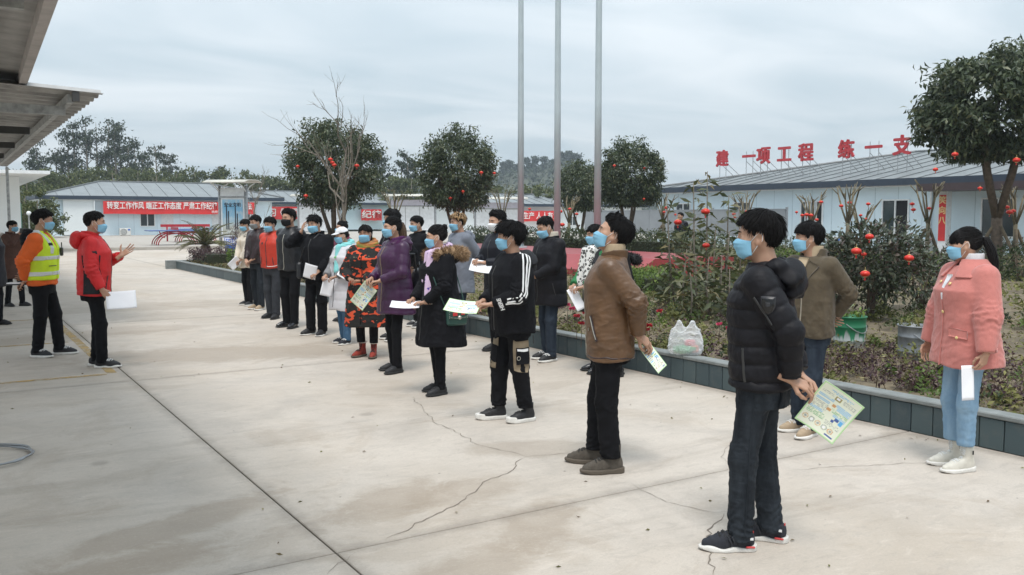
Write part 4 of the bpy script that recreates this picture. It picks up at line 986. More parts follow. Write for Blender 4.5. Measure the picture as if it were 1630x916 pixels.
# sago palm
pm = empty('sago_palm', tuple(GD(326, 31.2, Z0)), 0, 'sago palm with arching fronds on a short trunk in the planter corner', 'palm')
MB().tube([(0, 0, -.1), (0, 0, .2), (0, 0, .46)], [.17, .20, .15], 12).build('trunk', M['bark'], pm)
rp = random.Random(4); rng = np.random.default_rng(4)
for k in range(26):
    a = k * 2.399 + rp.uniform(-.2, .2); el = rp.uniform(.2, 1.35); L_ = rp.uniform(1.05, 1.35)
    pts = []; p = Vector((0, 0, .45)); e_ = el
    for j in range(13): pts.append(p.copy()); p = p + Vector((math.cos(a) * math.cos(e_), math.sin(a) * math.cos(e_), math.sin(e_))) * L_ / 12; e_ -= .085
    fr = MB().tube(pts, [.014 - .0008 * j for j in range(13)], 5).build('frond', M['bark_olive'], pm)
    C = []; D = []
    for j in range(1, 60):
        q = j / 60 * 12; i = min(int(q), 11); b = pts[i].lerp(pts[i + 1], q - i); tg = (pts[i + 1] - pts[i]).normalized(); sd = tg.cross(Vector((0, 0, 1))).normalized()
        ln = .19 * math.sin(PI * (.12 + .85 * j / 60)) + .02
        for s_ in (-1, 1): d = (sd * s_ + tg * .55 + Vector((0, 0, .3))).normalized(); C.append(b + d * ln / 2); D.append(d * ln)
    C = np.array([list(c) for c in C]); D = np.array([list(d) for d in D])
    link('leaflets', leaf_mesh('leaflets', C, D, np.linalg.norm(D, axis=1), .016, rng, .1, .05), M['leaf_palm'], fr)
# ---- ground cover in the bed
def cover(name, n, xr, yr, leaf, zr, mat, seed, xpow=1.6, clump=None, up=.3):
    rng = np.random.default_rng(seed)
    X = xr[0] + (xr[1] - xr[0]) * rng.random(n) ** xpow; Y = yr[0] + (yr[1] - yr[0]) * rng.random(n)
    f = np.sin(X * 1.9 + 1.3 * np.sin(Y * 1.1)) * np.sin(Y * 1.7 + .8 * np.sin(X * 2.3)) * .5 + .5
    if clump is not None: k = rng.random(n) < (f ** 1.5 if clump > 0 else (1 - f) ** 1.5); X, Y, f = X[k], Y[k], f[k]
    n = len(X)
    Z = .20 + .05 * np.clip((X - KX - .3) / 2, 0, 1) + zr * rng.random(n) ** 1.6 * (.35 + .9 * f)
    D = rng.normal(size=(n, 3)); D[:, 2] = np.abs(D[:, 2]) * up
    me = leaf_mesh(name, np.stack([X, Y, Z], 1), D, leaf * (.6 + .8 * rng.random(n)), leaf * .5 * (.6 + .7 * rng.random(n)), rng)
    return tag(link(name, me, M[mat]), kind='stuff')
cover('leaf_litter', 60000, (KX + .15, 14), (-4, 16), .046, .07, 'leaf_cover', 1, clump=1)
cover('ground_cover', 12000, (KX + .15, 14), (-4, 16), .05, .15, 'leaf_grass', 2, 1.5, clump=1, up=1.0)
def low_plants(name, n, per, xr, yr, leaf, hh, rad, mat, seed, xpow=1.5):
    rng = np.random.default_rng(seed); cx = xr[0] + (xr[1] - xr[0]) * rng.random(n) ** xpow; cy = yr[0] + (yr[1] - yr[0]) * rng.random(n); r_ = rad * (.5 + rng.random(n)); h_ = hh * (.4 + .9 * rng.random(n)); tn = rng.random(n)
    k = np.repeat(np.arange(n), per); m = len(k); a = rng.random(m) * 6.283; q_ = rng.random(m) ** .6; X = cx[k] + np.cos(a) * q_ * r_[k]; Y = cy[k] + np.sin(a) * q_ * r_[k]
    Z = .19 + .05 * np.clip((X - KX - .3) / 2, 0, 1) + h_[k] * (1 - q_ ** 2) * rng.random(m) ** .5; D = np.stack([np.cos(a), np.sin(a), .2 + .8 * rng.random(m)], 1) + .5 * rng.normal(size=(m, 3))
    o = leaf_mesh(name, np.stack([X, Y, Z], 1), D, leaf * (.6 + .8 * rng.random(m)), leaf * .5 * (.6 + .6 * rng.random(m)), rng, tint=np.clip(.7 * tn[k] + .3 * rng.random(m), 0, 1)); return tag(link(name, o, M[mat]), kind='stuff')
low_plants('low_plants', 230, 75, (KX + .25, 14), (-3, 16), .060, .20, .17, 'leaf_grass', 21)
low_plants('low_plants', 120, 80, (KX + .3, 14), (-3, 16), .060, .20, .20, 'leaf_hedge_dark', 22)
low_plants('low_plants', 90, 70, (KX + .3, 13), (2, 16), .055, .17, .16, 'leaf_hedge', 23)
low_plants('low_plants', 90, 60, (KX + .2, 10), (0, 16), .045, .16, .15, 'leaf_purple', 24)
rt_ = random.Random(9); tw = MB()
for k in range(260):
    x = KX + .2 + 6 * rt_.random() ** 1.4; y = rt_.uniform(-2, 15); a = rt_.uniform(0, 6.28); L_ = rt_.uniform(.08, .35); e = rt_.uniform(.0, .9)
    tw.tube([(x, y, .22), (x + math.cos(a) * L_ * .5, y + math.sin(a) * L_ * .5, .22 + L_ * e * .5 + .01), (x + math.cos(a) * L_, y + math.sin(a) * L_, .22 + L_ * e)], [.004, .003, .0015], 4, cap=False)
tag(tw.build('twigs', M['bark_grey']), kind='stuff')
cover('leaf_litter', 16000, (KX + .28, 19), (16, 29.6), .08, .12, 'leaf_cover', 3)
cover('ground_cover', 9000, (KX + .28, 19), (15, 29.6), .09, .22, 'leaf_hedge_dark', 4, clump=1, up=1.0)
cover('lawn', 16000, (14, 33), (0, 29), .12, .12, 'leaf_grass', 5, 1.0, up=1.0)
# purple leaved low shrubs in the near bed
def low_shrub(loc, rad, h, n, label, seed, mat='leaf_purple', group='low purple leaved shrubs along the kerb'):
    rng = np.random.default_rng(seed); rr = random.Random(seed); r = empty('purple_shrub', loc, 0, label, 'shrub', group); m = MB(); C = []
    for k in range(26):
        a = rr.uniform(0, 6.28); q = rad * rr.random() ** .5; b = Vector((math.cos(a) * q, math.sin(a) * q, -.05)); e = b * 1.25 + Vector((rr.gauss(0, .05), rr.gauss(0, .05), h * rr.uniform(.6, 1.15)))
        m.tube([b, b.lerp(e, .5) + Vector((rr.gauss(0, .02), rr.gauss(0, .02), 0)), e], [.005, .004, .002], 4); C += [b.lerp(e, x) for x in np.linspace(.35, 1, max(2, n // 26))]
    m.build('stem', M['bark'], r); C = np.array([list(c) for c in C]); C += rng.normal(size=C.shape) * .02
    link('foliage', leaf_mesh('foliage', C, rng.normal(size=C.shape), .042, .022, rng), M[mat], r)
k = 0
for (px, py) in ((1305, 585), (1345, 572), (1385, 572), (1410, 590), (1428, 606), (1480, 612), (1515, 590), (1548, 622), (1580, 598), (1605, 625)):
    p = G(px, py, .22); low_shrub((p.x, p.y, .19), .26, .20, 260, 'low twiggy purple leaved shrub by the paint drums, ' + ORD[k] + ' from the left', 500 + k); k += 1
def flower(loc, mat, label, seed, s_=.05, n=1):
    rng = np.random.default_rng(seed); r = empty('flower', loc, 0, label, 'flower', 'azalea flowers in the bed')
    MB().tube([(0, 0, -.25), (.01, 0, 0)], .004, 4).build('stem', M['bark'], r)
    a = np.arange(14) * 2.4; D = np.stack([np.cos(a), np.sin(a), .3 + .5 * np.linspace(0, 1, 14)], 1)
    link('petals', leaf_mesh('petals', D * s_ * .5, D, s_, s_ * .8, rng, .3, -.2), M[mat], r)
for k, (px, py, D, mt) in enumerate(((1163, 526, 9.6, 'petal_pink'), (1145, 518, 10.2, 'petal_pink'), (1033, 520, 10, 'petal_red'), (1030, 527, 10, 'petal_red'), (925, 517, 9.6, 'petal_red'), (918, 505, 9.8, 'petal_red'), (903, 487, 10.2, 'petal_pink'), (932, 500, 9.9, 'petal_red'), (911, 493, 10, 'petal_pink'), (1050, 497, 11, 'petal_red'))):
    flower(PX3(px, py, D), mt, (('large pink azalea bloom touching the nearest man, in front of the saplings', 'smaller pink azalea bloom just left of the large one')[k] if k < 2 else 'small azalea bloom low in the bed near the brown jacket, ' + ORD[k - 2] + ' of the eight'), 700 + k, .062 if k == 0 else .045)

# ---- far trees
def far_tree(px, D, h, wd, label, seed, kind='euc', z=0.0):
    rng = np.random.default_rng(seed); rr = random.Random(seed); r = empty({'euc': 'eucalyptus_tree', 'bam': 'broadleaf_tree', 'pine': 'hill_tree'}[kind], P3(px, D, z), 0, label, 'tree', {'euc': 'tall eucalyptus trees on the skyline', 'bam': 'bushy trees behind the buildings', 'pine': 'spindly trees on the hilltop'}[kind])
    m = MB(); lean = rr.uniform(-.04, .04) * h
    m.tube([(0, 0, -1), (lean * .4, 0, h * .5), (lean, 0, h * .96)], [h * .012 + .05, h * .009 + .03, .03], 6)
    K = {'euc': 20, 'bam': 34, 'pine': 14}[kind]; n = {'euc': 800, 'bam': 2600, 'pine': 500}[kind]; cc = []
    for k in range(K):
        u_ = rr.random(); 
        if kind == 'bam': zz = h * (.18 + .80 * u_); q = wd * .5 * math.sqrt(max(.05, 1 - abs(u_ * 1.1 - .25) ** 2.0)) * rr.uniform(.3, 1)
        else: zz = h * (.38 + .60 * u_); q = wd * .5 * (1.08 - u_) ** .55 * rr.uniform(.25, 1.1)
        a = rr.uniform(0, 6.28); c = Vector((lean * zz / h + math.cos(a) * q, math.sin(a) * q, zz)); cc.append((c, h * rr.uniform(.018, .036) * (1 if kind == 'euc' else 1.9)))
        if kind != 'bam' or k % 3 == 0: m.tube([(lean * zz / h * .8, 0, zz - q * .6), c], [h * .005 + .01, .012], 4)
    m.build('trunk', M['bark_grey'], r, True)
    i = rng.integers(0, K, n); C = np.array([list(c) for c, _ in cc])[i]; S = np.array([s_ for _, s_ in cc])[i][:, None]
    P = C + rng.normal(size=(n, 3)) * S * [1.15, 1.15, .75]
    Dd = rng.normal(size=(n, 3)); Dd[:, 2] -= .6
    lf = D * .0034 if kind != 'bam' else D * .0038
    link('crown', leaf_mesh('crown', P, Dd, lf * (.7 + .6 * rng.random(n)), lf * .5, rng), M['leaf_bamboo' if kind == 'bam' else 'leaf_far'], r)
EU = [(48, 255, 140, 13), (66, 226, 150, 11), (112, 205, 150, 12), (126, 196, 150, 11), (142, 191, 150, 12), (158, 190, 152, 12), (172, 190, 152, 11), (188, 205, 150, 10), (196, 197, 155, 10), (212, 232, 150, 10), (228, 240, 150, 11), (222, 222, 155, 9), (255, 229, 148, 13), (268, 246, 146, 10), (92, 240, 150, 10),
      (598, 238, 140, 11), (612, 244, 140, 11), (652, 240, 138, 12), (640, 256, 140, 10), (664, 258, 138, 10), (352, 262, 120, 7)]
EL = ['leftmost airy eucalyptus, beside the end of the corrugated canopy', 'eucalyptus second from the canopy end, low and thin', 'tall eucalyptus at the left side of the main clump', 'tall eucalyptus, second in the main clump above the far roof', 'tallest eucalyptus left of the middle of the main clump', 'tallest eucalyptus in the middle of the main clump', 'tall eucalyptus right of the middle of the main clump', 'eucalyptus at the right side of the main clump', 'slim pointed eucalyptus standing apart right of the main clump', 'lower eucalyptus right of the slim pointed one', 'broad lower eucalyptus above the middle of the far roof', 'thin eucalyptus behind the lower right group', 'lone eucalyptus near the right end of the skyline group', 'last eucalyptus on the right of the skyline group', 'short eucalyptus between the canopy and the main clump', 'eucalyptus just right of the left round tree crown', 'second eucalyptus right of the left round tree', 'tallest eucalyptus between the two left round trees', 'low eucalyptus between the two left round trees', 'eucalyptus touching the left edge of the second round tree', 'slanting lone tree left of the notice board awning']
for k, (px, py, D, wd) in enumerate(EU):
    far_tree(px, D, 1.66 + (345 - py) / 1426 * D, wd * .48, EL[k], 800 + k)
BA = [(45, 275, 95, 8), (75, 272, 105, 9), (110, 276, 110, 10), (150, 268, 112, 11), (185, 272, 108, 10), (220, 270, 112, 10), (250, 276, 108, 9), (285, 274, 112, 10), (310, 270, 115, 9), (335, 282, 110, 8), (370, 272, 118, 9), (405, 276, 115, 9), (440, 285, 118, 8), (475, 292, 120, 9), (625, 284, 112, 10), (655, 282, 110, 9), (600, 290, 112, 8), (790, 296, 100, 6), (845, 298, 92, 6), (870, 300, 95, 6), (690, 292, 112, 9), (940, 300, 100, 7), (1110, 296, 95, 6), (38, 300, 62, 4.5), (58, 318, 64, 4), (560, 292, 118, 9), (520, 294, 118, 9)]
BA.sort(); ORD += ['sixteenth', 'seventeenth', 'eighteenth', 'nineteenth', 'twentieth', 'twenty-first', 'twenty-second', 'twenty-third', 'twenty-fourth', 'twenty-fifth', 'twenty-sixth', 'twenty-seventh', 'twenty-eighth']
for k, (px, py, D, wd) in enumerate(BA):
    far_tree(px, D, 1.66 + (345 - py) / 1426 * D, wd, 'bushy green tree in the belt behind the buildings, ' + ORD[k] + ' from the left', 900 + k, 'bam')
# ---- hills
plain('hill_ground', (0.075, 0.082, 0.055), .95, var=.4, scale=.03)
def hill(px, D, w_, top, dep, seed, wood=2500, leaf=2.4):
    rng = np.random.default_rng(seed); c = GD(px, D, 0); ang = -R(32.5) - math.atan((px - 815) / 1422); n = 40
    g = np.linspace(-1, 1, n); U, Vv = np.meshgrid(g, g, indexing='ij')
    def H(u, v): return top * np.clip(1 - u ** 2, 0, 1) ** .75 * np.clip(1 - v ** 2, 0, 1) * (1 + .10 * np.sin(u * 7 + seed) + .07 * np.sin(u * 17 + v * 5)) - .5
    ca, sa = math.cos(ang), math.sin(ang)
    def W(u, v): x, y = u * w_, v * dep; return np.stack([c.x + x * ca - y * sa, c.y + x * sa + y * ca, H(u, v)], -1)
    idx = np.arange(n * n).reshape(n, n)
    tag(link('hill', np_mesh('hill', W(U, Vv).reshape(-1, 3), np.stack([idx[:-1, :-1], idx[1:, :-1], idx[1:, 1:], idx[:-1, 1:]], -1).reshape(-1, 4)), M['hill_ground']), kind='structure')
    u, v = rng.uniform(-.97, .97, wood), rng.uniform(-.95, .6, wood); P = W(u, v); P[:, 2] += rng.random(wood) * leaf * 1.2
    Dd = rng.normal(size=P.shape)
    tag(link('far_wood', leaf_mesh('far_wood', P, Dd, leaf * (.6 + .8 * rng.random(wood)), leaf * .6, rng), M['leaf_far']), kind='stuff')
    return W
hill(868, 430, 74, 23.5, 60, 1, 6200, 2.0)
hill(690, 560, 120, 16, 70, 2, 4200, 2.6)
hill(190, 330, 110, 12, 60, 3, 4200, 2.2)
hill(1160, 520, 160, 13, 70, 4, 3000, 2.6)
HL = ['far left of the row', 'second from the left', 'just right of the left flagpole top', 'tall one left of the middle flagpole', 'nearest the middle flagpole on its left', 'tallest, just right of the middle flagpole', 'second right of the middle flagpole', 'third right of the middle flagpole', 'fourth right of the middle flagpole', 'behind the middle flagpole', 'low one right of the left flagpole', 'alone at the right end']
for k, (px, py) in enumerate(((802, 258), (812, 256), (838, 254), (852, 249), (866, 252), (893, 245), (905, 243), (912, 246), (921, 247), (884, 256), (826, 262), (940, 262))):
    top_z = 1.66 + (345 - py) / 1426 * 425; far_tree(px, 425, 11, 5, 'spindly tree on the hazy far hilltop, ' + HL[k], 1000 + k, 'pine', top_z - 11)
# ================================================================== PEOPLE: implicit surfaces
def snet(f, b0, b1, h):
    """surface nets of f<0 over a box; blocks far from the surface are skipped"""
    b0 = np.asarray(b0, float); b1 = np.asarray(b1, float); B = 8
    nb = np.maximum(1, np.ceil((b1 - b0) / (h * B)).astype(int)); n = nb * B + 1
    vals = np.empty(n, np.float32)
    bi = np.stack(np.meshgrid(*[np.arange(k) for k in nb], indexing='ij'), -1).reshape(-1, 3)
    ctr = b0 + (bi * B + B / 2) * h; fc = f(ctr); rad = h * B * .87
    act = np.abs(fc) < rad * 1.45 + .02
    blk = np.where(fc < 0, -1.0, 1.0).astype(np.float32).reshape(nb)
    up = np.repeat(np.repeat(np.repeat(blk, B, 0), B, 1), B, 2); vals[:] = 1.0
    vals[:-1, :-1, :-1] = up; vals[-1] = 1; vals[:, -1] = 1; vals[:, :, -1] = 1
    a = bi[act]
    if len(a) == 0: return np.zeros((0, 3)), np.zeros((0, 4), int)
    loc = np.stack(np.meshgrid(*[np.arange(B + 1)] * 3, indexing='ij'), -1).reshape(-1, 3)
    for s_ in range(0, len(a), 400):
        g = a[s_:s_ + 400, None, :] * B + loc[None]; g = g.reshape(-1, 3)
        vals[g[:, 0], g[:, 1], g[:, 2]] = f(b0 + g * h)
    ins = vals < 0
    c = np.zeros(n - 1, np.int8)
    for dx in (0, 1):
        for dy in (0, 1):
            for dz in (0, 1): c += ins[dx:n[0] - 1 + dx, dy:n[1] - 1 + dy, dz:n[2] - 1 + dz]
    ci = np.argwhere((c > 0) & (c < 8)); k = len(ci)
    acc = np.zeros((k, 3)); cnt = np.zeros(k)
    cor = [(0, 0, 0), (1, 0, 0), (0, 1, 0), (1, 1, 0), (0, 0, 1), (1, 0, 1), (0, 1, 1), (1, 1, 1)]
    cv = [vals[ci[:, 0] + x, ci[:, 1] + y, ci[:, 2] + z] for x, y, z in cor]
    for i, j in ((0, 1), (2, 3), (4, 5), (6, 7), (0, 2), (1, 3), (4, 6), (5, 7), (0, 4), (1, 5), (2, 6), (3, 7)):
        m = (cv[i] < 0) != (cv[j] < 0); d = cv[i] - cv[j]; t_ = np.where(m, cv[i] / np.where(np.abs(d) < 1e-9, 1e-9, d), 0)
        p = np.array(cor[i])[None] + t_[:, None] * (np.array(cor[j]) - np.array(cor[i]))[None]
        acc[m] += p[m]; cnt[m] += 1
    V = b0 + (ci + acc / cnt[:, None]) * h
    idm = np.full(n - 1, -1, np.int32); idm[ci[:, 0], ci[:, 1], ci[:, 2]] = np.arange(k)
    Q = []
    for ax in range(3):
        o1, o2 = [(1, 2), (2, 0), (0, 1)][ax]
        sl0 = [slice(None)] * 3; sl1 = [slice(None)] * 3; sl0[ax] = slice(0, n[ax] - 1); sl1[ax] = slice(1, n[ax])
        e = np.argwhere(ins[tuple(sl0)] != ins[tuple(sl1)])
        e = e[(e[:, o1] > 0) & (e[:, o2] > 0) & (e[:, o1] < n[o1] - 1) & (e[:, o2] < n[o2] - 1)]
        if not len(e): continue
        s0 = ins[e[:, 0], e[:, 1], e[:, 2]]
        def at_(d1, d2):
            q = e.copy(); q[:, o1] += d1; q[:, o2] += d2; return idm[q[:, 0], q[:, 1], q[:, 2]]
        q = np.stack([at_(-1, -1), at_(0, -1), at_(0, 0), at_(-1, 0)], 1)
        q[~s0] = q[~s0][:, ::-1]; q = q[(q >= 0).all(1)]; Q.append(q)
    return V, np.concatenate(Q) if Q else np.zeros((0, 4), int)
def smin(a, b, k):
    h = np.maximum(k - np.abs(a - b), 0) / k
    return np.minimum(a, b) - h * h * k * .25
def smax(a, b, k): return -smin(-a, -b, k)
def cap(p, a, b, ra, rb, sc=None):
    a = np.asarray(a, float); b = np.asarray(b, float); ab = b - a; q = p - a
    t_ = np.clip(q @ ab / (ab @ ab + 1e-12), 0, 1)
    return np.linalg.norm(q - t_[:, None] * ab, axis=1) - (ra + (rb - ra) * t_)
def seg_t(p, a, b):
    a = np.asarray(a, float); b = np.asarray(b, float); ab = b - a
    return (p - a) @ ab / (ab @ ab + 1e-12)
def ell(p, c, r):
    q = (p - np.asarray(c, float)) / np.asarray(r, float); l = np.linalg.norm(q, axis=1)
    return (l - 1) * min(r)
def loft(p, tab):
    """stack of ellipses: rows (z, half width, half depth, y centre); superelliptic"""
    tab = np.asarray(tab, float); z = p[:, 2]
    a = np.interp(z, tab[:, 0], tab[:, 1]); b = np.interp(z, tab[:, 0], tab[:, 2]); yc = np.interp(z, tab[:, 0], tab[:, 3])
    q = (np.abs(p[:, 0] / a) ** 2.35 + np.abs((p[:, 1] - yc) / b) ** 2.35) ** (1 / 2.35)
    d = (q - 1) * np.minimum(a, b)
    return np.maximum(d, np.maximum(tab[0, 0] - z, z - tab[-1, 0]))
def wob(p, s_, seed, ax=(1, 1, 1)):
    """cheap smooth 3d noise in about -1..1"""
    r = np.random.default_rng(seed); o = 0
    for k in range(5):
        d = r.normal(size=3) * np.array(ax) * s_; d2 = r.normal(size=3) * np.array(ax) * s_ * .7
        o = o + np.sin(p @ d + r.uniform(0, 6) + 1.3 * np.sin(p @ d2 + r.uniform(0, 6)))
    return o / 3.2
def fold(p, s_, seed, ax=(1, 1, 1)):
    w_ = wob(p, s_, seed, ax); return (1 - np.abs(w_)) ** 2 - .45
def mjoin(parts):
    V = []; F = []; b = 0
    for v, f in parts:
        if len(v) == 0: continue
        V.append(v); F.append(f + b); b += len(v)
    return np.concatenate(V), np.concatenate(F)

# ---- skin, hair, cloth materials
t = NT('skin'); v = t.coord(); f = t.noise(v, 18, 4); t.color(t.ramp(f, [(.3, (0.40, 0.225, 0.150)), (.7, (0.48, 0.285, 0.195))])); t.set(Roughness=.5, Specular_IOR_Level=.4, Subsurface_Weight=.08, Subsurface_Radius=(.012, .005, .003)); t.bump(t.noise(v, 240, 3), .06, .004); M['skin'] = t.m
t = NT('skin_tan'); v = t.coord(); f = t.noise(v, 18, 4); t.color(t.ramp(f, [(.3, (0.30, 0.155, 0.098)), (.7, (0.37, 0.20, 0.13))])); t.set(Roughness=.5, Specular_IOR_Level=.4, Subsurface_Weight=.08, Subsurface_Radius=(.012, .005, .003)); t.bump(t.noise(v, 240, 3), .06, .004); M['skin_tan'] = t.m
t = NT('hair_black'); v = t.coord(scale=(1, 1, .25)); f = t.noise(v, 160, 3); t.color(t.ramp(f, [(.3, (0.006, 0.0055, 0.006)), (.75, (0.015, 0.013, 0.013))])); t.set(Roughness=.62, Specular_IOR_Level=.16); t.bump(f, .5, .004); M['hair_black'] = t.m
t = NT('hair_brown'); v = t.coord(scale=(1, 1, .25)); f = t.noise(v, 120, 3); t.color(t.ramp(f, [(.3, (0.045, 0.025, 0.014)), (.75, (0.13, 0.075, 0.038))])); t.set(Roughness=.42); t.bump(f, .5, .004); M['hair_brown'] = t.m
t = NT('hair_blond'); v = t.coord(scale=(1, 1, .25)); f = t.noise(v, 120, 3); t.color(t.ramp(f, [(.3, (0.30, 0.17, 0.075)), (.75, (0.55, 0.36, 0.18))])); t.set(Roughness=.45); t.bump(f, .5, .004); M['hair_blond'] = t.m
t = NT('fur_tan'); v = t.coord(); f = t.noise(v, 40, 4); t.color(t.ramp(f, [(.3, (0.20, 0.12, 0.06)), (.7, (0.42, 0.28, 0.16))])); t.set(Roughness=.8); M['fur_tan'] = t.m
plain('fur_white', (.62, .58, .52), .9); plain('fur_dark', (.02, .02, .022), .9)
cloth('mask_blue', (0.225, 0.455, 0.61), .8, 1400, .15, .06, spec=.15); cloth('mask_white', (.74, .75, .76), .75, 1400, .08, .04); cloth('mask_black', (.010, .010, .012), .8); cloth('mask_grey', (.22, .23, .23), .8)
plain('loop_white', (.78, .78, .78), .7); plain('eye_dark', (.012, .009, .008), .15)
plain('lip', (.30, .10, .085), .5)
cloth('black_nylon', (0.0085, 0.008, 0.0105), .55, 900, .35, .25, spec=.2); cloth('black_matte', (0.0075, 0.0075, 0.0095), .8, 900, .30, .25, spec=.15)
cloth('navy_nylon', (0.009, 0.010, 0.016), .6, 900, .30, .25); cloth('charcoal', (0.022, 0.023, 0.027), .8, 900, .3, .25)
cloth('leather_brown', (0.120, 0.062, 0.028), .42, 500, .22, .22, spec=.5); cloth('leather_black', (0.010, 0.011, 0.014), .38, 500, .4, .25, spec=.5); cloth('leather_wine', (0.028, 0.016, 0.018), .35, 500, .4, .25, spec=.5)
cloth('olive_wool', (0.092, 0.072, 0.047), .95, 700, .3, .2, sheen=.12); cloth('pink_wool', (0.52, 0.185, 0.16), .95, 500, .45, .10, sheen=.25)
cloth('purple_nylon', (0.046, 0.012, 0.048), .36, 700, .30, .2, spec=.4); cloth('purple_knit', (0.10, 0.028, 0.11), .95)
cloth('white_nylon', (0.60, 0.59, 0.62), .55, 800, .3, .05); cloth('cream', (0.62, 0.55, 0.46), .9); cloth('beige_knit', (0.50, 0.39, 0.26), .95); cloth('white_knit', (.72, .72, .74), .95)
cloth('grey_wool', (0.17, 0.185, 0.22), .95, 600, .3, .12); cloth('grey_sleeve', (0.20, 0.20, 0.205), .7)
cloth('red_shell', (0.56, 0.022, 0.024), .55, 800, .3, .10); cloth('red_orange', (0.50, 0.045, 0.025), .5, 800, .3, .12); cloth('orange', (0.66, 0.115, 0.018), .7, 800, .3, .1)
cloth('hi_vis', (0.58, 0.78, 0.03), .6, 800, .25, .06); plain('reflective', (.60, .62, .62), .35, bump=.1, bscale=300)
cloth('brown_coat', (0.085, 0.042, 0.030), .85); cloth('dark_green', (.03, .16, .06), .9); cloth('teal_scarf', (0.25, 0.62, 0.62), .95, 500, .4); cloth('wine_knit', (.12, .02, .045), .95)
cloth('khaki', (0.235, 0.185, 0.125), .85); cloth('trouser_black', (0.0075, 0.0075, 0.009), .85, 700, .35, .25, spec=.15); cloth('trouser_grey', (0.032, 0.035, 0.042), .8, 700, .3, .25)
def denim(name, c, hi, dist=0.5):
    t = NT(name); v = t.coord(); a = t.noise(t.coord(scale=(1, 1, .35)), 9, 5, .65); b = t.noise(t.coord(scale=(1, 1, .12)), 420, 2)
    cc = t.ramp(a, [(.35, c), (.72, hi)]); t.color(t.mix(t.math('MULTIPLY', b, .35), cc, tuple(x * .6 for x in c))); t.set(Roughness=.85, Specular_IOR_Level=.25)
    t.bump(t.math('ADD', t.math('MULTIPLY', b, .15), t.noise(t.coord(scale=(1, 1, .6)), 28, 3)), .35, .012); M[name] = t.m
denim('denim_dark', (0.0085, 0.0115, 0.016), (0.036, 0.044, 0.054)); denim('denim_navy', (0.014, 0.021, 0.034), (0.042, 0.058, 0.08)); denim('denim_blue', (0.045, 0.11, 0.20), (0.11, 0.21, 0.33)); denim('denim_light', (0.19, 0.32, 0.46), (0.34, 0.48, 0.60))
plain('shoe_black', (.014, .014, .016), .6, var=.3, scale=30); plain('shoe_navy', (.016, .018, .026), .75, var=.3, scale=60, bump=.3, bscale=400); plain('sole_white', (.66, .64, .60), .6, var=.12, scale=20); plain('sole_black', (.015, .015, .015), .7); plain('suede_grey', (.085, .072, .058), .95, var=.25, scale=25, bump=.3, bscale=200); plain('sole_brown', (.10, .08, .06), .8)
plain('shoe_cream', (.60, .57, .50), .55, var=.1, scale=20); plain('shoe_tan', (.36, .27, .18), .75); plain('shoe_rust', (.26, .035, .022), .85, var=.2, scale=20); plain('shoe_leather', (.012, .012, .014), .25, spec=.6)
plain('lace_white', (.72, .72, .70), .8); plain('lace_black', (.02, .02, .02), .8); plain('metal_zip', (.55, .52, .45), .3, metal=.9); plain('stitch_white', (.78, .78, .78), .7); plain('zip_dark', (.03, .03, .03), .4); plain('badge_black', (.006, .006, .007), .25); plain('badge_edge', (.028, .028, .032), .4); plain('red_accent', (.5, .03, .03), .5)
# camouflage coat
t = NT('camo_red'); v = t.coord(scale=(1, 1, 1.9)); a = t.noise(v, 7.5, 2, .4, .9); b = t.noise(v, 26, 2); c = t.ramp(a, [(.0, (0.012, 0.011, 0.010)), (.565, (0.012, 0.011, 0.010)), (.57, (0.62, 0.075, 0.025)), (1, (0.62, 0.075, 0.025))], 'CONSTANT')
c = t.mix(t.ramp(b, [(.0, 0), (.70, 1)], 'CONSTANT'), c, (.30, .25, .16)); t.color(c); t.set(Roughness=.9); M['camo_red'] = t.m
t = NT('leopard'); v = t.coord(); x = t.n('ShaderNodeTexVoronoi'); x.inputs['Scale'].default_value = 26; t.l(v, x.inputs['Vector']); t.color(t.ramp(x.outputs['Distance'], [(0, (.66, .64, .60)), (.16, (.02, .02, .02)), (.42, (.70, .69, .66))], 'CONSTANT')); t.set(Roughness=.9); M['leopard'] = t.m
t = NT('scarf_pink'); v = t.coord(); x = t.n('ShaderNodeTexVoronoi'); x.inputs['Scale'].default_value = 17; t.l(v, x.inputs['Vector']); c = t.mix(t.ramp(x.outputs['Distance'], [(0, 1), (.26, 0)], 'CONSTANT'), (.62, .46, .62), (.10, .05, .28)); t.color(c); t.set(Roughness=.9); M['scarf_pink'] = t.m
t = NT('scarf_multi'); v = t.coord(scale=(.6, .6, 2.2)); t.color(t.ramp(t.noise(v, 8, 3, .5, .6), [(.30, (.06, .16, .06)), (.45, (.30, .26, .05)), (.58, (.44, .15, .05)), (.70, (.12, .20, .12))])); t.set(Roughness=.9); M['scarf_multi'] = t.m

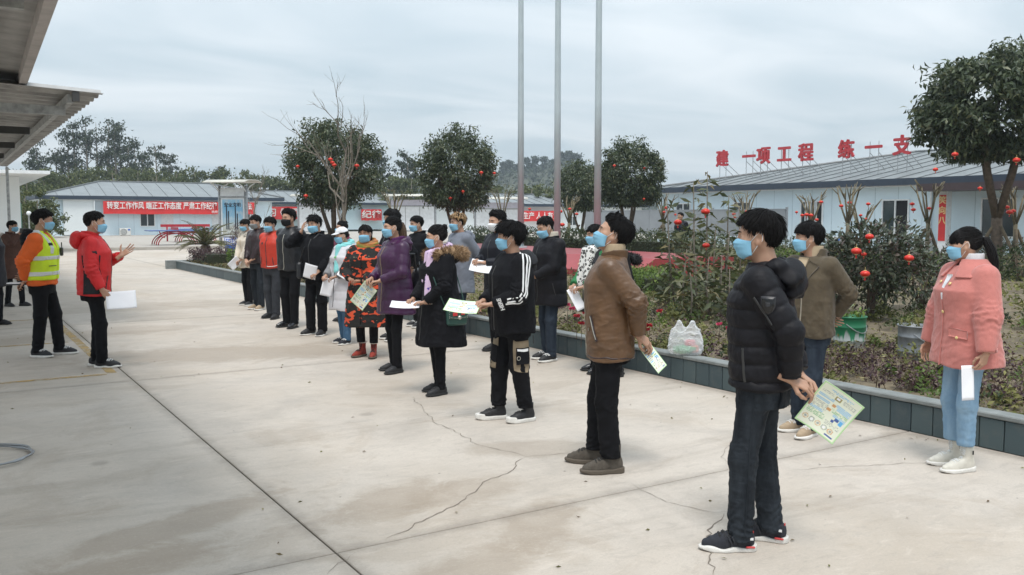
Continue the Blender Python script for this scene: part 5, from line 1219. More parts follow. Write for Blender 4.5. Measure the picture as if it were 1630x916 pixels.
# ---- head
HC = (0, 0, 0)
def head_sdf(p, fem=False):
    x = np.abs(p[:, 0]); q = np.stack([x, p[:, 1], p[:, 2]], 1)
    d = ell(p, (0, -.012, .030), (.0765, .098, .088))
    d = smin(d, ell(p, (0, .020, -.025), (.0625, .074, .088)), .03)
    d = smin(d, cap(q, (0, .066, -.092), (.020, .060, -.092), .021, .019), .035)     # chin
    d = smin(d, cap(q, (.052, -.002, -.045), (.030, .050, -.088), .016, .016), .035)   # jaw
    d = smin(d, ell(q, (.045, .052, -.018), (.024, .028, .022)), .025)     # cheek bone
    d = smin(d, cap(q, (.010, .083, .026), (.042, .070, .026), .011, .010), .018)      # brow
    d = smax(d, -ell(q, (.031, .094, .006), (.017, .014, .011)), .012)                  # eye socket
    d = smin(d, ell(q, (.031, .0775, .004), (.015, .011, .010)), .006)                  # lids
    d = smin(d, cap(p, (0, .085, .012), (0, .105, -.026), .0085, .0125), .014)         # nose
    d = smin(d, ell(q, (.011, .092, -.030), (.009, .010, .008)), .008)
    d = smin(d, cap(q, (0, .089, -.057), (.017, .080, -.058), .0075, .0045), .008)     # lips
    d = smin(d, cap(q, (0, .087, -.068), (.014, .079, -.067), .0075, .0045), .006)
    e = ell(q, (.077, -.010, -.008), (.0085, .020, .031)); e = smin(e, ell(q, (.074, .000, -.034), (.007, .010, .012)), .01)
    e = smax(e, -ell(q, (.084, -.004, -.004), (.007, .011, .018)), .004)
    d = smin(d, e, .008)
    d = smin(d, cap(p, (0, -.022, -.06), (0, -.040, -.20), .056 if not fem else .049, .062 if not fem else .054), .03)
    return d
HEAD = {}
def head_mesh(fem, h):
    k = (fem, round(h, 4))
    if k not in HEAD: HEAD[k] = snet(lambda p: head_sdf(p, fem), (-.10, -.125, -.21), (.10, .13, .13), h)
    return HEAD[k]
def skull_hair(p): return ell(p, (0, -.014, .032), (.0785, .100, .090))
# hairlines: lowest z kept as a function of y
LINES = {'short': [(-.14, -.075), (-.06, -.068), (-.036, -.045), (-.024, .022), (.004, .026), (.012, -.012), (.024, -.012), (.034, .036), (.060, .056), (.10, .070)],
         'fringe': [(-.14, -.085), (-.06, -.080), (-.036, -.06), (-.026, .018), (.004, .022), (.012, -.018), (.028, -.016), (.040, .030), (.060, .038), (.10, .044)],
         'high': [(-.14, -.055), (-.06, -.05), (-.036, -.03), (-.024, .026), (.004, .030), (.012, .0), (.024, .0), (.034, .040), (.060, .066), (.10, .080)],
         'women': [(-.14, -.10), (-.06, -.09), (-.03, -.045), (-.022, .020), (.006, .026), (.03, .014), (.046, .028), (.07, .048), (.10, .058)],
         'bangs': [(-.14, -.10), (-.06, -.09), (-.03, -.045), (-.022, .020), (.006, .026), (.020, -.015), (.034, -.020), (.050, .012), (.075, .014), (.12, .016)]}
def make_hair(style, h, seed, top=.020, side=.012, back=.014, tuft=0, tl=.05, wild=.3, mat='hair_black', extra=None, lift=.12, sweep=0.0, tie=None, tie_y=.2, locks_only=False):
    wild *= .45; lift *= .45; top *= .62; side *= .62; back *= .6; tuft = int(tuft * 1.7)
    """hair cap following the skull + locks of hair lying over it -> (V, F)"""
    line = np.array(LINES[style]); rng = np.random.default_rng(seed)
    def f(p):
        z = p[:, 2]; up = np.clip((z - .03) / .07, 0, 1); bk = np.clip((-p[:, 1] - .02) / .08, 0, 1)
        th = side + (top - side) * up ** .8 + (back - side) * bk * (1 - up)
        lo = np.interp(p[:, 1], line[:, 0], line[:, 1])
        edge = np.clip((z - lo) / .03, .15, 1)
        an = np.arctan2(p[:, 0], p[:, 1] + .05)
        d = skull_hair(p) - th * edge * (1 + .16 * np.sin(an * 26 + 4 * np.sin(z * 60 + seed)) * .6 + .12 * wob(p, 70, seed))
        d = smax(d, lo + .004 * wob(p, 90, seed + 1) - z, .008)
        if extra is not None: d = smin(d, extra(p), .02)
        return d
    V, F = snet(f, (-.14, -.26 if extra is not None else -.15, -.30 if extra is not None else -.12), (.14, .14, .17), h)
    out = [] if locks_only else [(V, np.concatenate([F[:, [0, 1, 2]], F[:, [0, 2, 3]]]))]
    if tuft and len(V):
        def sk(p): return skull_hair(p)
        lo = np.interp(V[:, 1], line[:, 0], line[:, 1]); ok = np.where((V[:, 2] > lo + .010) & (skull_hair(V) > .003) & (V[:, 2] > -.09) & ~((np.abs(V[:, 0]) > .050) & (V[:, 2] < .052) & (V[:, 1] > -.055) & (V[:, 1] < .045)))[0]
        I = rng.choice(ok, tuft)
        P = V[I].copy(); wh = np.array([0.0, -.055, .135])
        S = 5; ring = 3; L_ = tl * (.55 + .8 * rng.random(tuft)); L_ = np.where((tie is not None) & (P[:, 1] < tie_y), np.minimum(L_, np.linalg.norm(P - np.array(tie if tie is not None else (0, 0, 0)), axis=1) * .9), np.minimum(L_, np.clip(P[:, 2] - lo[I], 0, 1) * 1.1 + .008)); r0 = (.0017 + .0016 * rng.random(tuft)) * (1.7 if h > .006 else 1)
        rnd = rng.normal(size=(tuft, 3)) * wild; pts = []
        pos = P - 0
        e = 1e-3
        dirv = None
        for s_ in range(S):
            g = np.stack([(sk(pos + np.eye(3)[i] * e) - sk(pos - np.eye(3)[i] * e)) / (2 * e) for i in range(3)], 1); g = unit(g)
            fl = pos - wh; fl = unit(fl) * (1 - sweep * np.clip(pos[:, 1:2] / .05 + .3, 0, 1)) + np.array([[0, -1, .35]]) * sweep * np.clip(pos[:, 1:2] / .05 + .3, 0, 1)
            if tie is not None: fl = np.where(pos[:, 1:2] < tie_y, unit(np.array([tie]) - pos), unit(fl))
            fl = fl - (fl * g).sum(1, keepdims=True) * g; fl = unit(fl)
            dn = np.array([[0, 0, -1.0]]) - (-g[:, 2:3]) * g
            d = fl + (.35 if tie is None else np.where(pos[:, 1:2] < tie_y, .05, .35)) * dn + rnd + g * (lift * (1 - 1.6 * s_ / S)); d = unit(d)
            dirv = d if dirv is None else unit(dirv * .45 + d * .55)
            pts.append((pos.copy(), g)); pos = pos + dirv * (L_ / S)[:, None]
        pts.append((pos, g))
        VV = []
        for s_, (q, g) in enumerate(pts):
            w_ = r0 * (.7, 1.1, 1.1, .9, .6, .08)[s_]
            sd = unit(np.cross(g, dirv))
            for a in range(ring):
                an = 2 * PI * a / ring + .5; VV.append(q + (sd * math.cos(an) * 1.25 + g * math.sin(an) * .8) * w_[:, None])
        VV = np.stack(VV, 1); m = (S + 1) * ring; FF = []
        for s_ in range(S):
            for a in range(ring):
                b = (a + 1) % ring; i0, i1, i2, i3 = s_ * ring + a, s_ * ring + b, (s_ + 1) * ring + b, (s_ + 1) * ring + a; FF += [(i0, i1, i2), (i0, i2, i3)]
        FF = np.array(FF)[None] + (np.arange(tuft) * m)[:, None, None]
        out.append((VV.reshape(-1, 3), FF.reshape(-1, 3)))
    return mjoin(out)
def mask_surface(nu=18, nv=16):
    """pleated face mask, front side; grid (nu+1)(nv+1) of points"""
    prof = np.array([(0, .1035, -.006), (.10, .116, -.012), (.30, .127, -.030), (.5, .124, -.05), (.72, .112, -.082), (.88, .098, -.108), (1, .076, -.120)])
    P = np.zeros((nu + 1, nv + 1, 3))
    for j in range(nv + 1):
        v = j / nv; y = np.interp(v, prof[:, 0], prof[:, 1]); z = np.interp(v, prof[:, 0], prof[:, 2])
        pl = .0028 * (abs(((v * 4.2) % 1) - .25) < .25) * (.1 < v < .9)
        for i in range(nu + 1):
            u = (i / nu - .5) * 2; c = math.cos(u * PI / 2 * .98)
            yy = .024 + (y + pl - .024) * c ** .62; xx = .0755 * math.sin(u * PI / 2 * .98); zz = -.050 + (z + .050) * (1 - .36 * abs(u) ** 1.4)
            P[i, j] = (xx, yy, zz)
    return P
MASKP = mask_surface()
def mask_mesh():
    P = MASKP; n0, n1 = P.shape[:2]; V = np.concatenate([P.reshape(-1, 3), (P * [.97, .96, 1]).reshape(-1, 3)]); k = n0 * n1; F = []
    I = np.arange(k).reshape(n0, n1)
    a = np.stack([I[:-1, :-1], I[:-1, 1:], I[1:, 1:], I[1:, :-1]], -1).reshape(-1, 4); F = np.concatenate([a, a[:, ::-1] + k])
    ed = list(I[:, 0]) + list(I[-1, 1:]) + list(I[::-1, -1][1:]) + list(I[0, ::-1][1:-1]); ed = np.array(ed); nx_ = np.roll(ed, -1)
    F = np.concatenate([F, np.stack([ed, nx_, nx_ + k, ed + k], 1)]); return V, F
def loops_mb(s_):
    m = MB()
    if 1:
        u = MASKP[-1 if s_ > 0 else 0, 1]; l = MASKP[-1 if s_ > 0 else 0, -2]
        m.tube([u * [1, 1, 1], (s_ * .0775, .010, .006), (s_ * .0815, -.012, .022), (s_ * .0845, -.024, .004), (s_ * .0825, -.022, -.022), (s_ * .0785, -.004, -.038), l], .0017, 5)
    return m

# ---- hands (right hand; wrist at origin, fingers along +y, palm facing -z, thumb on -x side)
HAND = {}
def hand_mesh(kind, h):
    k = (kind, round(h, 4))
    if k in HAND: return HAND[k]
    curl = {'relaxed': (.32, .42, .30), 'hold': (.55, .75, .45), 'open': (.06, .08, .06), 'fist': (1.15, 1.35, .8)}[kind]
    pr = []
    base = [(-.030, .088, .000, .0085, .045, .026, .021), (-.010, .094, .002, .0090, .049, .031, .023), (.011, .090, .001, .0086, .045, .029, .022), (.030, .079, -.003, .0075, .035, .022, .018)]
    for i, (x, y, z, r, l0, l1, l2) in enumerate(base):
        p = np.array([x, y, z]); ang = 0; sp = (i - 1.3) * (.05 if kind != 'open' else .15); q0 = p
        for j, l in enumerate((l0, l1, l2)):
            ang += curl[j] * (1 + .10 * (i - 1)); d = np.array([math.sin(sp) * math.cos(ang), math.cos(ang) * math.cos(sp), -math.sin(ang)]); q = q0 + d * l; pr.append((q0, q, r * (1 - .07 * j), r * (1 - .07 * (j + 1)))); q0 = q
    tb = {'relaxed': ((-.052, .052, -.018), (-.060, .086, -.030), (-.055, .112, -.036)), 'hold': ((-.046, .056, -.028), (-.044, .088, -.044), (-.036, .112, -.050)), 'open': ((-.060, .040, -.012), (-.088, .062, -.016), (-.106, .084, -.016)), 'fist': ((-.040, .056, -.032), (-.022, .080, -.046), (-.004, .092, -.048))}[kind]
    th = [(np.array((-.022, .022, -.008)), np.array(tb[0]), .0135, .0115), (np.array(tb[0]), np.array(tb[1]), .0108, .0095), (np.array(tb[1]), np.array(tb[2]), .0095, .0078)]
    def f(p):
        d = cap(p, (0, -.075, .0), (0, -.005, 0), .029, .0245); d = np.maximum(d, -p[:, 1] - .07)
        q = p * np.array([1, 1, 1.35]); pm = None
        for (x, y) in ((-.028, .082), (-.009, .088), (.011, .085), (.028, .074)):
            c = cap(q, (x * .55, .012, 0), (x, y, 0), .0155, .0125); pm = c if pm is None else smin(pm, c, .012)
        d = smin(d, pm / 1.15, .022)
        for a, b, ra, rb in th: d = smin(d, cap(p, a, b, ra, rb), .008)
        for a, b, ra, rb in pr: d = smin(d, cap(p, a, b, ra, rb), .0035)
        return d
    HAND[k] = snet(f, (-.13, -.085, -.14), (.075, .215, .06), h); return HAND[k]
# ---- shoes (toe along +y, ankle at origin)
SHOE = {}; SHOEF = {}
def shoe_mesh(kind, h):
    k = (kind, round(h, 4))
    if k in SHOE: return SHOE[k]
    boot = kind in ('boot', 'hightop', 'chelsea', 'fur'); top = {'sneaker': .095, 'boot': .19, 'hightop': .165, 'chelsea': .17, 'dress': .088, 'fur': .19, 'run': .10}[kind]
    st = {'sneaker': .028, 'boot': .030, 'hightop': .034, 'chelsea': .026, 'dress': .020, 'fur': .030, 'run': .022}[kind]
    def out2(p, g=0):
        q = p * np.array([1, 1, 0]); d = cap(q, (0, -.046, 0), (.004, .132, 0), .035, .043); d = smin(d, cap(q, (0, .08, 0), (.002, .172, 0), .046, .028), .03)
        return d - g
    def upper(p):
        d = cap(p, (0, -.040, .055), (0, .112, .037), .038, .037); d = smin(d, cap(p, (0, .09, .034), (.003, .162, .030), .038, .028), .03)
        d = smin(d, cap(p, (0, -.015, .05), (0, .075, .062), .038, .030), .03)
        d = smin(d, cap(p, (0, -.018, .06), (0, -.012, top + .02), .041, .047), .03)
        d = smax(d, p[:, 2] - top - .10 * p[:, 1] * (0 if boot else 1), .006); d = smax(d, out2(p, -.002) - .012 * np.clip((p[:, 2] - .08) / .05, 0, 1), .02)
        if kind != 'dress': d = d - .0018 * np.sin(p[:, 1] * 180) * (p[:, 1] > .02) * (p[:, 2] > .055) * (np.abs(p[:, 0]) < .022)
        return np.maximum(d, st * .6 - p[:, 2])
    def sole(p):
        z = p[:, 2]; hgt = st + .006 * np.clip((p[:, 1] - .10) / .07, 0, 1) * (kind in ('run', 'hightop')) + .008 * np.clip(-p[:, 1] / .05, 0, 1) * (kind in ('run', 'boot'))
        if kind == 'run': hgt = hgt + .005 * np.sin(p[:, 1] * 55)
        if kind == 'hightop': hgt = np.where(p[:, 1] > .125, hgt + .016, hgt)
        d = smax(out2(p, .004), np.maximum(z - hgt, -z + .010 * np.clip((p[:, 1] - .14) / .05, 0, 1)), .006)
        return d
    SHOEF[kind] = (upper, top)
    SHOE[k] = (snet(upper, (-.07, -.10, 0), (.07, .22, .22), h), snet(sole, (-.07, -.10, -.01), (.07, .22, .07), h)); return SHOE[k]

def ik(s, w, l1, l2, pole):
    s, w, pole = Vector(s), Vector(w), Vector(pole); d = w - s; L_ = min(d.length, (l1 + l2) * .999); dn = d.normalized(); w = s + dn * L_
    a = (l1 * l1 - l2 * l2 + L_ * L_) / (2 * L_); hh = math.sqrt(max(l1 * l1 - a * a, 0)); pv = pole - dn * pole.dot(dn); pv = pv.normalized()
    return np.array(s + dn * a + pv * hh), np.array(w)
POSE = {'behind': dict(R=((.02, -.175, .93), (.8, -.7, -.1)), L=((-.05, -.185, .955), (-.8, -.7, -.1)), hr=(-1, -.25, -.25), hl=(1, -.2, -.2), kind='relaxed'),
        'front': dict(R=((.10, .27, 1.03), (.8, -.5, -.7)), L=((-.10, .27, 1.02), (-.8, -.5, -.7)), hr=(-.75, .6, .05), hl=(.75, .6, .05), kind='hold'),
        'low': dict(R=((.07, .22, .90), (.8, -.5, -.3)), L=((-.07, .23, .90), (-.8, -.5, -.3)), hr=(-.7, .5, -.5), hl=(.7, .5, -.5), kind='hold'),
        'hang': dict(R=((.27, .03, .87), (.4, -1, 0)), L=((-.27, .03, .87), (-.4, -1, 0)), hr=(-.05, .12, -1), hl=(.05, .12, -1), kind='relaxed')}
TORSO = {'m': [(.40, .205, .150, -.01), (.80, .186, .136, -.005), (.98, .188, .138, 0), (1.12, .190, .138, .004), (1.27, .198, .138, .004), (1.35, .182, .118, -.004), (1.40, .135, .094, -.014), (1.44, .086, .078, -.022), (1.50, .074, .070, -.018)],
         'f': [(.40, .205, .155, -.01), (.80, .192, .140, -.008), (.98, .172, .125, 0), (1.12, .162, .122, .004), (1.27, .172, .134, .010), (1.35, .156, .110, -.004), (1.40, .118, .090, -.014), (1.44, .080, .073, -.022), (1.50, .068, .066, -.018)]}
class Person:
    pass
def person(label, x, y, rel, H=1.70, fem=False, pose='behind', poseL=None, poseR=None, feet=None, head=(0, 0, 0), hair=None, mask='mask_blue', skin='skin', top=None, legs=None, shoe=None, bulk=1.0, group='people lined up on the yard', facing=None, handk=None, seed=0):
    P_ = Person(); s = H / 1.70; P_.s = s
    dist = math.hypot(x, y); px = dist / 890 * 1.0            # metres per output pixel
    hb = max(.0068, min(.02, px * 1.05)) / s; hs = max(.0032, min(.012, px * .62)) / s; P_.hb, P_.hs = hb, hs
    tc_ = math.atan2(-y, -x)                          # direction to the camera
    if facing is None: fa = tc_ - R(rel)              # rel 90 = facing picture left
    else: fa = R(90 - facing)
    root = empty('person', (x, y, 0), fa - PI / 2, label, 'person', group); root.scale = (s, s, s); P_.root = root
    pz = dict(POSE[pose]); 
    if poseL: pz['L'], pz['hl'] = poseL[:2], poseL[2]
    if poseR: pz['R'], pz['hr'] = poseR[:2], poseR[2]
    sw = (.185 if not fem else .165) * (1 + (bulk - 1) * .5)
    SR, SL = np.array([sw, -.004, 1.368]), np.array([-sw, -.004, 1.368])
    ER, WR = ik(SR, pz['R'][0], .275, .25, pz['R'][1]); EL, WL = ik(SL, pz['L'][0], .275, .25, pz['L'][1])
    P_.arm = dict(R=(SR, ER, WR), L=(SL, EL, WL))
    feet = feet or dict(L=(-.085, .03, -14), R=(.085, -.03, 14)); P_.feet = feet
    hipR, hipL = np.array([.088, 0, .88]), np.array([-.088, 0, .88])
    lg = {}
    for k, hp in (('R', hipR), ('L', hipL)):
        fx, fy, ya = feet[k]; an = np.array([fx, fy, .085]); mid = (hp + an) / 2; kn = np.array([mid[0] * 1.02 + (.008 if fx > 0 else -.008), mid[1] + .028, .485]); lg[k] = (hp, kn, an, ya)
    P_.leg = lg
    # ---------------- trousers
    lc = dict(mat='trouser_black', thigh=.088, knee=.066, ankle=.060, hem=.055, fold=.006, stack=.006); lc.update(legs or {})
    def ftr(p, g=0.0):
        d = loft(p, [(.74, .165 * bulk, .125, -.01), (.84, .178 * bulk, .135, -.012), (.95, .170 * bulk, .125, -.005), (1.04, .160 * bulk, .115, 0)])
        for k in ('R', 'L'):
            hp, kn, an, ya = lg[k]
            a = cap(p, hp, kn, lc['thigh'], lc['knee']); b = cap(p, kn, an - [0, 0, .06], lc['knee'], lc['ankle'])
            d = smin(d, smin(a, b, .03), .03)
        z = p[:, 2]
        near = np.exp(-((z - .47) / .12) ** 2); ank = np.exp(-((z - .12) / .13) ** 2); hp_ = np.exp(-((z - .80) / .08) ** 2)
        d = d - lc['fold'] * (.7 * fold(p, 34, seed + 3, (.7, .7, .8)) + .5 * fold(p, 80, seed + 13, (.6, .6, 1.3))) * (.45 + .8 * near + .6 * hp_ + .5 * ank)
        d = d - lc['stack'] * (.55 * np.sin(z * 105 + 5.5 * wob(p, 20, seed + 9) + p[:, 1] * 26) + .5 * fold(p, 95, seed + 10, (.5, .5, 1.4))) * ank * .8
        return np.maximum(d - g, lc['hem'] - z)
    P_.ftr = ftr
    V, F = snet(ftr, (-.36, -.34, .02), (.36, .38, 1.06), hb * .95)
    link('trousers', np_mesh('trousers', V, F), M[lc['mat']], root)
    # ---------------- shoes
    sh = dict(kind='sneaker', mat='shoe_black', sole='sole_white', lace='lace_white', size=1.0 if not fem else .92); sh.update(shoe or {})
    (uV, uF), (sV, sF) = shoe_mesh(sh['kind'], max(.0045, min(.012, px * .8)))
    for k in ('L', 'R'):
        fx, fy, ya = feet[k]; o = link('shoe', np_mesh('shoe', uV, uF), M[sh['mat']], root, (fx, fy, 0), R(-ya) * 1); o.scale = (sh['size'] * (1 if k == 'L' else -1), sh['size'], sh['size'])
        o.scale = (sh['size'],) * 3
        link('sole', np_mesh('sole', sV, sF), M[sh['sole']], o)
        if px < .016 and sh['lace']:
            m = MB(); fu, tp_ = SHOEF[sh['kind']]; nj = 8 if tp_ > .14 else 6
            for j in range(nj):
                u_ = j / (nj - 1); yy = .098 - .078 * min(1, u_ * 1.35); zz = .072 + (tp_ - .085) * u_
                q = [(-.021, yy - .006, zz - .006), (-.008, yy + .003, zz + .01), (.008, yy + .008, zz + .01), (.021, yy - .0, zz - .006)]
                q2, _n = proj(fu, np.array(q), .0025); m.tube([tuple(a) for a in q2], .0030, 4)
                q2, _n = proj(fu, np.array([(-a, b, c) for a, b, c in q]), .0030); m.tube([tuple(a) for a in q2], .0028, 4)
            m.build('lace', M[sh['lace']], o)
        if sh['kind'] == 'fur':
            m = MB(); m.tube([(.045 * math.cos(a), -.012 + .050 * math.sin(a), .192) for a in np.linspace(0, 2 * PI, 15)], .012, 6); m.build('fleece_trim', M['fur_white'], o, True)
    # ---------------- top garment
    tp = dict(mat='black_nylon', hem=.80, grow=.012, flare=0.0, up=.066, fore=.055, cuff=.046, puff=None, amp=.010, wr=.006, collar='stand', sleeve_end=.93, kf=.014, low=None); tp.update(top or {})
    tab = [list(r_) for r_ in TORSO['f' if fem else 'm']]
    for r_ in tab:
        r_[3] += .010 * min(1, max(0, (r_[0] - 1.0) / .25))
        r_[1] = r_[1] * bulk + tp['grow']; r_[2] = r_[2] * (1 + (bulk - 1) * 1.3) + tp['grow']
        if r_[0] < 1.25 and tp['flare']: r_[1] += tp['flare'] * (1.25 - r_[0]); r_[2] += tp['flare'] * (1.25 - r_[0]) * .9
        if r_[0] > 1.30: r_[1] -= tp['grow'] * .55; r_[2] -= tp['grow'] * .4
    if tp['low']:
        for r_ in tab:
            if r_[0] < 1.0: r_[1] *= tp['low']; r_[2] *= tp['low']
    topz = 1.445 if tp['collar'] in ('stand', 'fold', 'hood', 'lapel') else 1.435
    tab[-1][0] = topz + .005
    def ftorso(p):
        return loft(p, tab)
    def ftop(p, sl=True):
        d = ftorso(p); z = p[:, 2]; tt = np.full(len(p), -1.0)
        d = smin(d, smin(cap(p, (.05, -.022, 1.402), SR - [.025, 0, .0], .046, tp['up'] * .94), cap(p, (-.05, -.022, 1.402), SL + [.025, 0, 0], .046, tp['up'] * .94), .04), .04)
        if tp['puff']:
            zz = z + .006 * wob(p, 9, seed) ; q = np.abs(((zz / tp['puff']) % 1) - .5) * 2
            d = d - tp['amp'] * (1 - q ** 3.5) + tp['amp'] * .5 - .003 * fold(p, 55, seed + 4)
        else:
            lo = np.clip((1.25 - z) / .3, 0, 1); d = d - tp['wr'] * (.75 * fold(p, 30, seed + 5, (.8, .8, .8)) + .45 * fold(p, 62, seed + 15, (.6, .6, 1.2))) * (.5 + .75 * lo)
        if sl:
            for k in ('R', 'L'):
                S_, E_, W_ = P_.arm[k]; W2 = E_ + (W_ - E_) * tp['sleeve_end']
                a = cap(p, S_, E_, tp['up'], tp['fore'] * 1.05); b = cap(p, E_, W2, tp['fore'] * 1.05, tp['cuff'])
                t1_ = np.clip(seg_t(p, S_, E_), 0, 1); t2_ = np.clip(seg_t(p, E_, W2), 0, 1.2); along = t1_ * .275 + t2_ * .25
                if tp['puff']:
                    q = np.abs(((along / (tp['puff'] * 1.0) + .2) % 1) - .5) * 2; dsp = tp['amp'] * .9 * (1 - q ** 3.5) - tp['amp'] * .4 + .0025 * fold(p, 60, seed + 6)
                else:
                    el_ = np.exp(-((along - .285) / .10) ** 2); dsp = tp['wr'] * (.5 + 1.1 * el_) * fold(p, 62, seed + 7) + tp['wr'] * .75 * el_ * np.sin(along * 130 + 3.5 * wob(p, 26, seed + 8))
                a = a - dsp; b = b - dsp
                b = np.maximum(b, (seg_t(p, E_, W2) - 1.0) * np.linalg.norm(W2 - E_))
                d = smin(d, a, .028); d = smin(d, b, tp['kf'])
        hem = tp['hem'] + .008 * np.sin(np.arctan2(p[:, 1], p[:, 0]) * 3 + seed)
        return smax(d, hem - z, .010)
    P_.ftop = ftop; P_.ftorso = ftorso
    bx = .62
    V, F = snet(ftop, (-bx, -.42, tp['hem'] - .03), (bx, .52, 1.54), hb)
    P_.jacket = link(tp.get('name', 'jacket'), np_mesh('jacket', V, F), M[tp['mat']], root)
    if tp.get('sleeve_mat'):
        def fsl(p):
            d = None
            for k in ('R', 'L'):
                S_, E_, W_ = P_.arm[k]; c_ = smin(cap(p, S_ * .8 + E_ * .2, E_, tp['up'], tp['fore']), cap(p, E_, W_, tp['fore'], tp['cuff']), .03); d = c_ if d is None else np.minimum(d, c_)
            return np.maximum(ftop(p) - .004, np.maximum(d - np.maximum(ftorso(p), -.004) - .006, d - .03))
        V, F = snet(fsl, (-bx, -.42, tp['hem'] - .03), (bx, .52, 1.54), hb); link('sleeve', np_mesh('sleeve', V, F), M[tp['sleeve_mat']], root)
    # ---------------- head frame
    yaw, pit, rol = [R(a) for a in head]
    Rh = Matrix.Rotation(yaw, 3, 'Z') @ Matrix.Rotation(pit, 3, 'X') @ Matrix.Rotation(rol, 3, 'Y')
    piv = Vector((0, -.004, 1.466)); hc = piv + Rh @ Vector((0, .032, .121)); P_.Rh, P_.hc = Rh, hc
    hk = (.90 if fem else .955); P_.hk = hk
    Mh = Matrix.Translation(hc) @ Rh.to_4x4() @ Matrix.Scale(hk, 4); P_.Mh = Mh
    Mn = np.array(Mh)
    def tohead(V): return V @ Mn[:3, :3].T + Mn[:3, 3]
    P_.tohead = tohead
    hV, hF = head_mesh(fem, hs)
    parts = [(tohead(hV), hF)]
    # neck stump down into the collar, inner body under the clothes, hands
    def fin(p):
        d = loft(p, [(.80, .13, .09, 0), (1.0, .12, .085, 0), (1.25, .135, .09, 0), (1.38, .12, .07, -.01), (1.44, .06, .055, -.02)])
        d = smin(d, cap(p, (0, -.035, 1.36), piv + Rh @ Vector((0, 0, .03)), .056 if not fem else .049, .052 if not fem else .046), .03)
        for k in ('R', 'L'):
            S_, E_, W_ = P_.arm[k]; d = smin(d, cap(p, S_ * [.9, 1, 1], E_, .038, .032), .02); d = smin(d, cap(p, E_, W_, .032, .025), .01)
            hp, kn, an, ya = lg[k]; d = smin(d, cap(p, hp, kn, .055, .042), .02); d = smin(d, cap(p, kn, an - [0, .014, 0], .042, .032), .01)
        return d
    parts.append(snet(fin, (-.55, -.40, .04), (.55, .45, 1.56), .02))
    P_.hand = {}
    hk2 = handk or {}
    for k in ('R', 'L'):
        S_, E_, W_ = P_.arm[k]; hd = Vector(pz['hr' if k == 'R' else 'hl']).normalized(); kd = hk2.get(k, pz['kind'])
        fv, ff = hand_mesh(kd, max(.0030, min(.008, px * .6)))
        pn = hk2.get('n' + k)                                  # palm normal
        if pn is None: pn = (Vector((-1 if k == 'R' else 1, 0.2, -.2)) if pose in ('hang',) else (Vector((0, -1, -.2)) if pose == 'behind' else Vector((0, -.2, -1))))
        pn = Vector(pn); zax = -(pn - hd * pn.dot(hd)).normalized(); xax = hd.cross(zax)
        A = np.array(Matrix((xax, hd, zax)).transposed()); sc2 = .92 if not fem else .84
        v = fv * sc2
        if k == 'L': v = v * [-1, 1, 1]; ff = ff[:, ::-1]
        v = v @ A.T + np.array(W_) ; parts.append((v, ff)); P_.hand[k] = (np.array(W_), np.array(hd), np.array(zax), np.array(xax))
    V, F = mjoin(parts)
    link('body', np_mesh('body', V, F), M[skin], root)
    # ---------------- face parts
    ho = bpy.data.objects.new('face', None)
    bpy.data.objects.remove(ho)
    for sx in (-1, 1):
        e = MB(); n = 10; Vv = []
        for i in range(n + 1):
            a = i / n; w_ = math.sin(PI * a) * .0032; cx = sx * (.017 + .028 * a); yy = .0885 - .0075 * a - .008 * a * a; Vv += [(cx, yy + .0012, .0065 + w_ * 1.1), (cx, yy + .0026, .0065), (cx, yy + .0012, .0065 - w_ * .8)]
        Fq = [(3 * i + a, 3 * i + a + 1, 3 * i + a + 4, 3 * i + a + 3) for i in range(n) for a in (0, 1)]
        me = e.add(Vv, Fq).mesh('eye', True); me.transform(Mh); link('eye', me, M['eye_dark'], root)
        b = MB().tube([(sx * .013, .0950, .023), (sx * .028, .0945, .0285), (sx * .048, .082, .025)], [.0026, .0040, .0014], 6).mesh('eyebrow', True); b.transform(Mh); link('eyebrow', b, M['hair_black'], root)
    if mask:
        mv, mf = mask_mesh(); mo = link('face_mask', np_mesh('face_mask', tohead(mv), mf), M[mask], root)
        
        for s_ in (-1, 1): lm = loops_mb(s_).mesh('ear_loop', True); lm.transform(Mh); link('ear_loop', lm, M['loop_white'] if mask != 'mask_black' else M['mask_black'], mo)
    # ---------------- hair
    if hair:
        hr = dict(style='short', top=.020, side=.010, back=.013, tuft=420, tl=.045, wild=.28, mat='hair_black', lift=.12, extra=None, sweep=0.0, tie=None, tie_y=.2); hr.update(hair)
        mt = hr.pop('mat'); st_ = hr.pop('style'); hr['tuft'] = int(hr['tuft'] * (1.6 if px < .009 else .7))
        V, F = make_hair(st_, max(.0038, hs * 1.1), seed + 50, **hr)
        P_.hair = link('hair', np_mesh('hair', tohead(V), F), M[mt], root)
    # ---------------- collar
    ct = tp['collar']
    cm = M[tp.get('collar_mat', tp['mat'])]
    if ct in ('stand', 'fold', 'lapel'):
        hh = tp.get('collar_h', .065); m = []; 
        rx, ry = tp.get('collar_r', (.082, .080))
        def fc(p):
            z = (p[:, 2] - 1.415) / (hh + .03); fl = 1 + .10 * np.clip(z, 0, 1); a = np.arctan2(p[:, 0], p[:, 1] + .022)
            r_ = np.sqrt((p[:, 0] / (rx * fl)) ** 2 + ((p[:, 1] + .022) / (ry * fl)) ** 2); d = np.abs((r_ - 1) * ry) - .007
            topc = 1.425 + hh * (1 - .38 * np.clip(np.cos(a), 0, 1)); d = smax(d, p[:, 2] - topc, .006); d = np.maximum(d, 1.40 - p[:, 2])
            gap = .020 + .10 * np.clip(p[:, 2] - 1.42, 0, 1); return smax(d, np.where(p[:, 1] > 0, gap - np.abs(p[:, 0]), -1), .006)
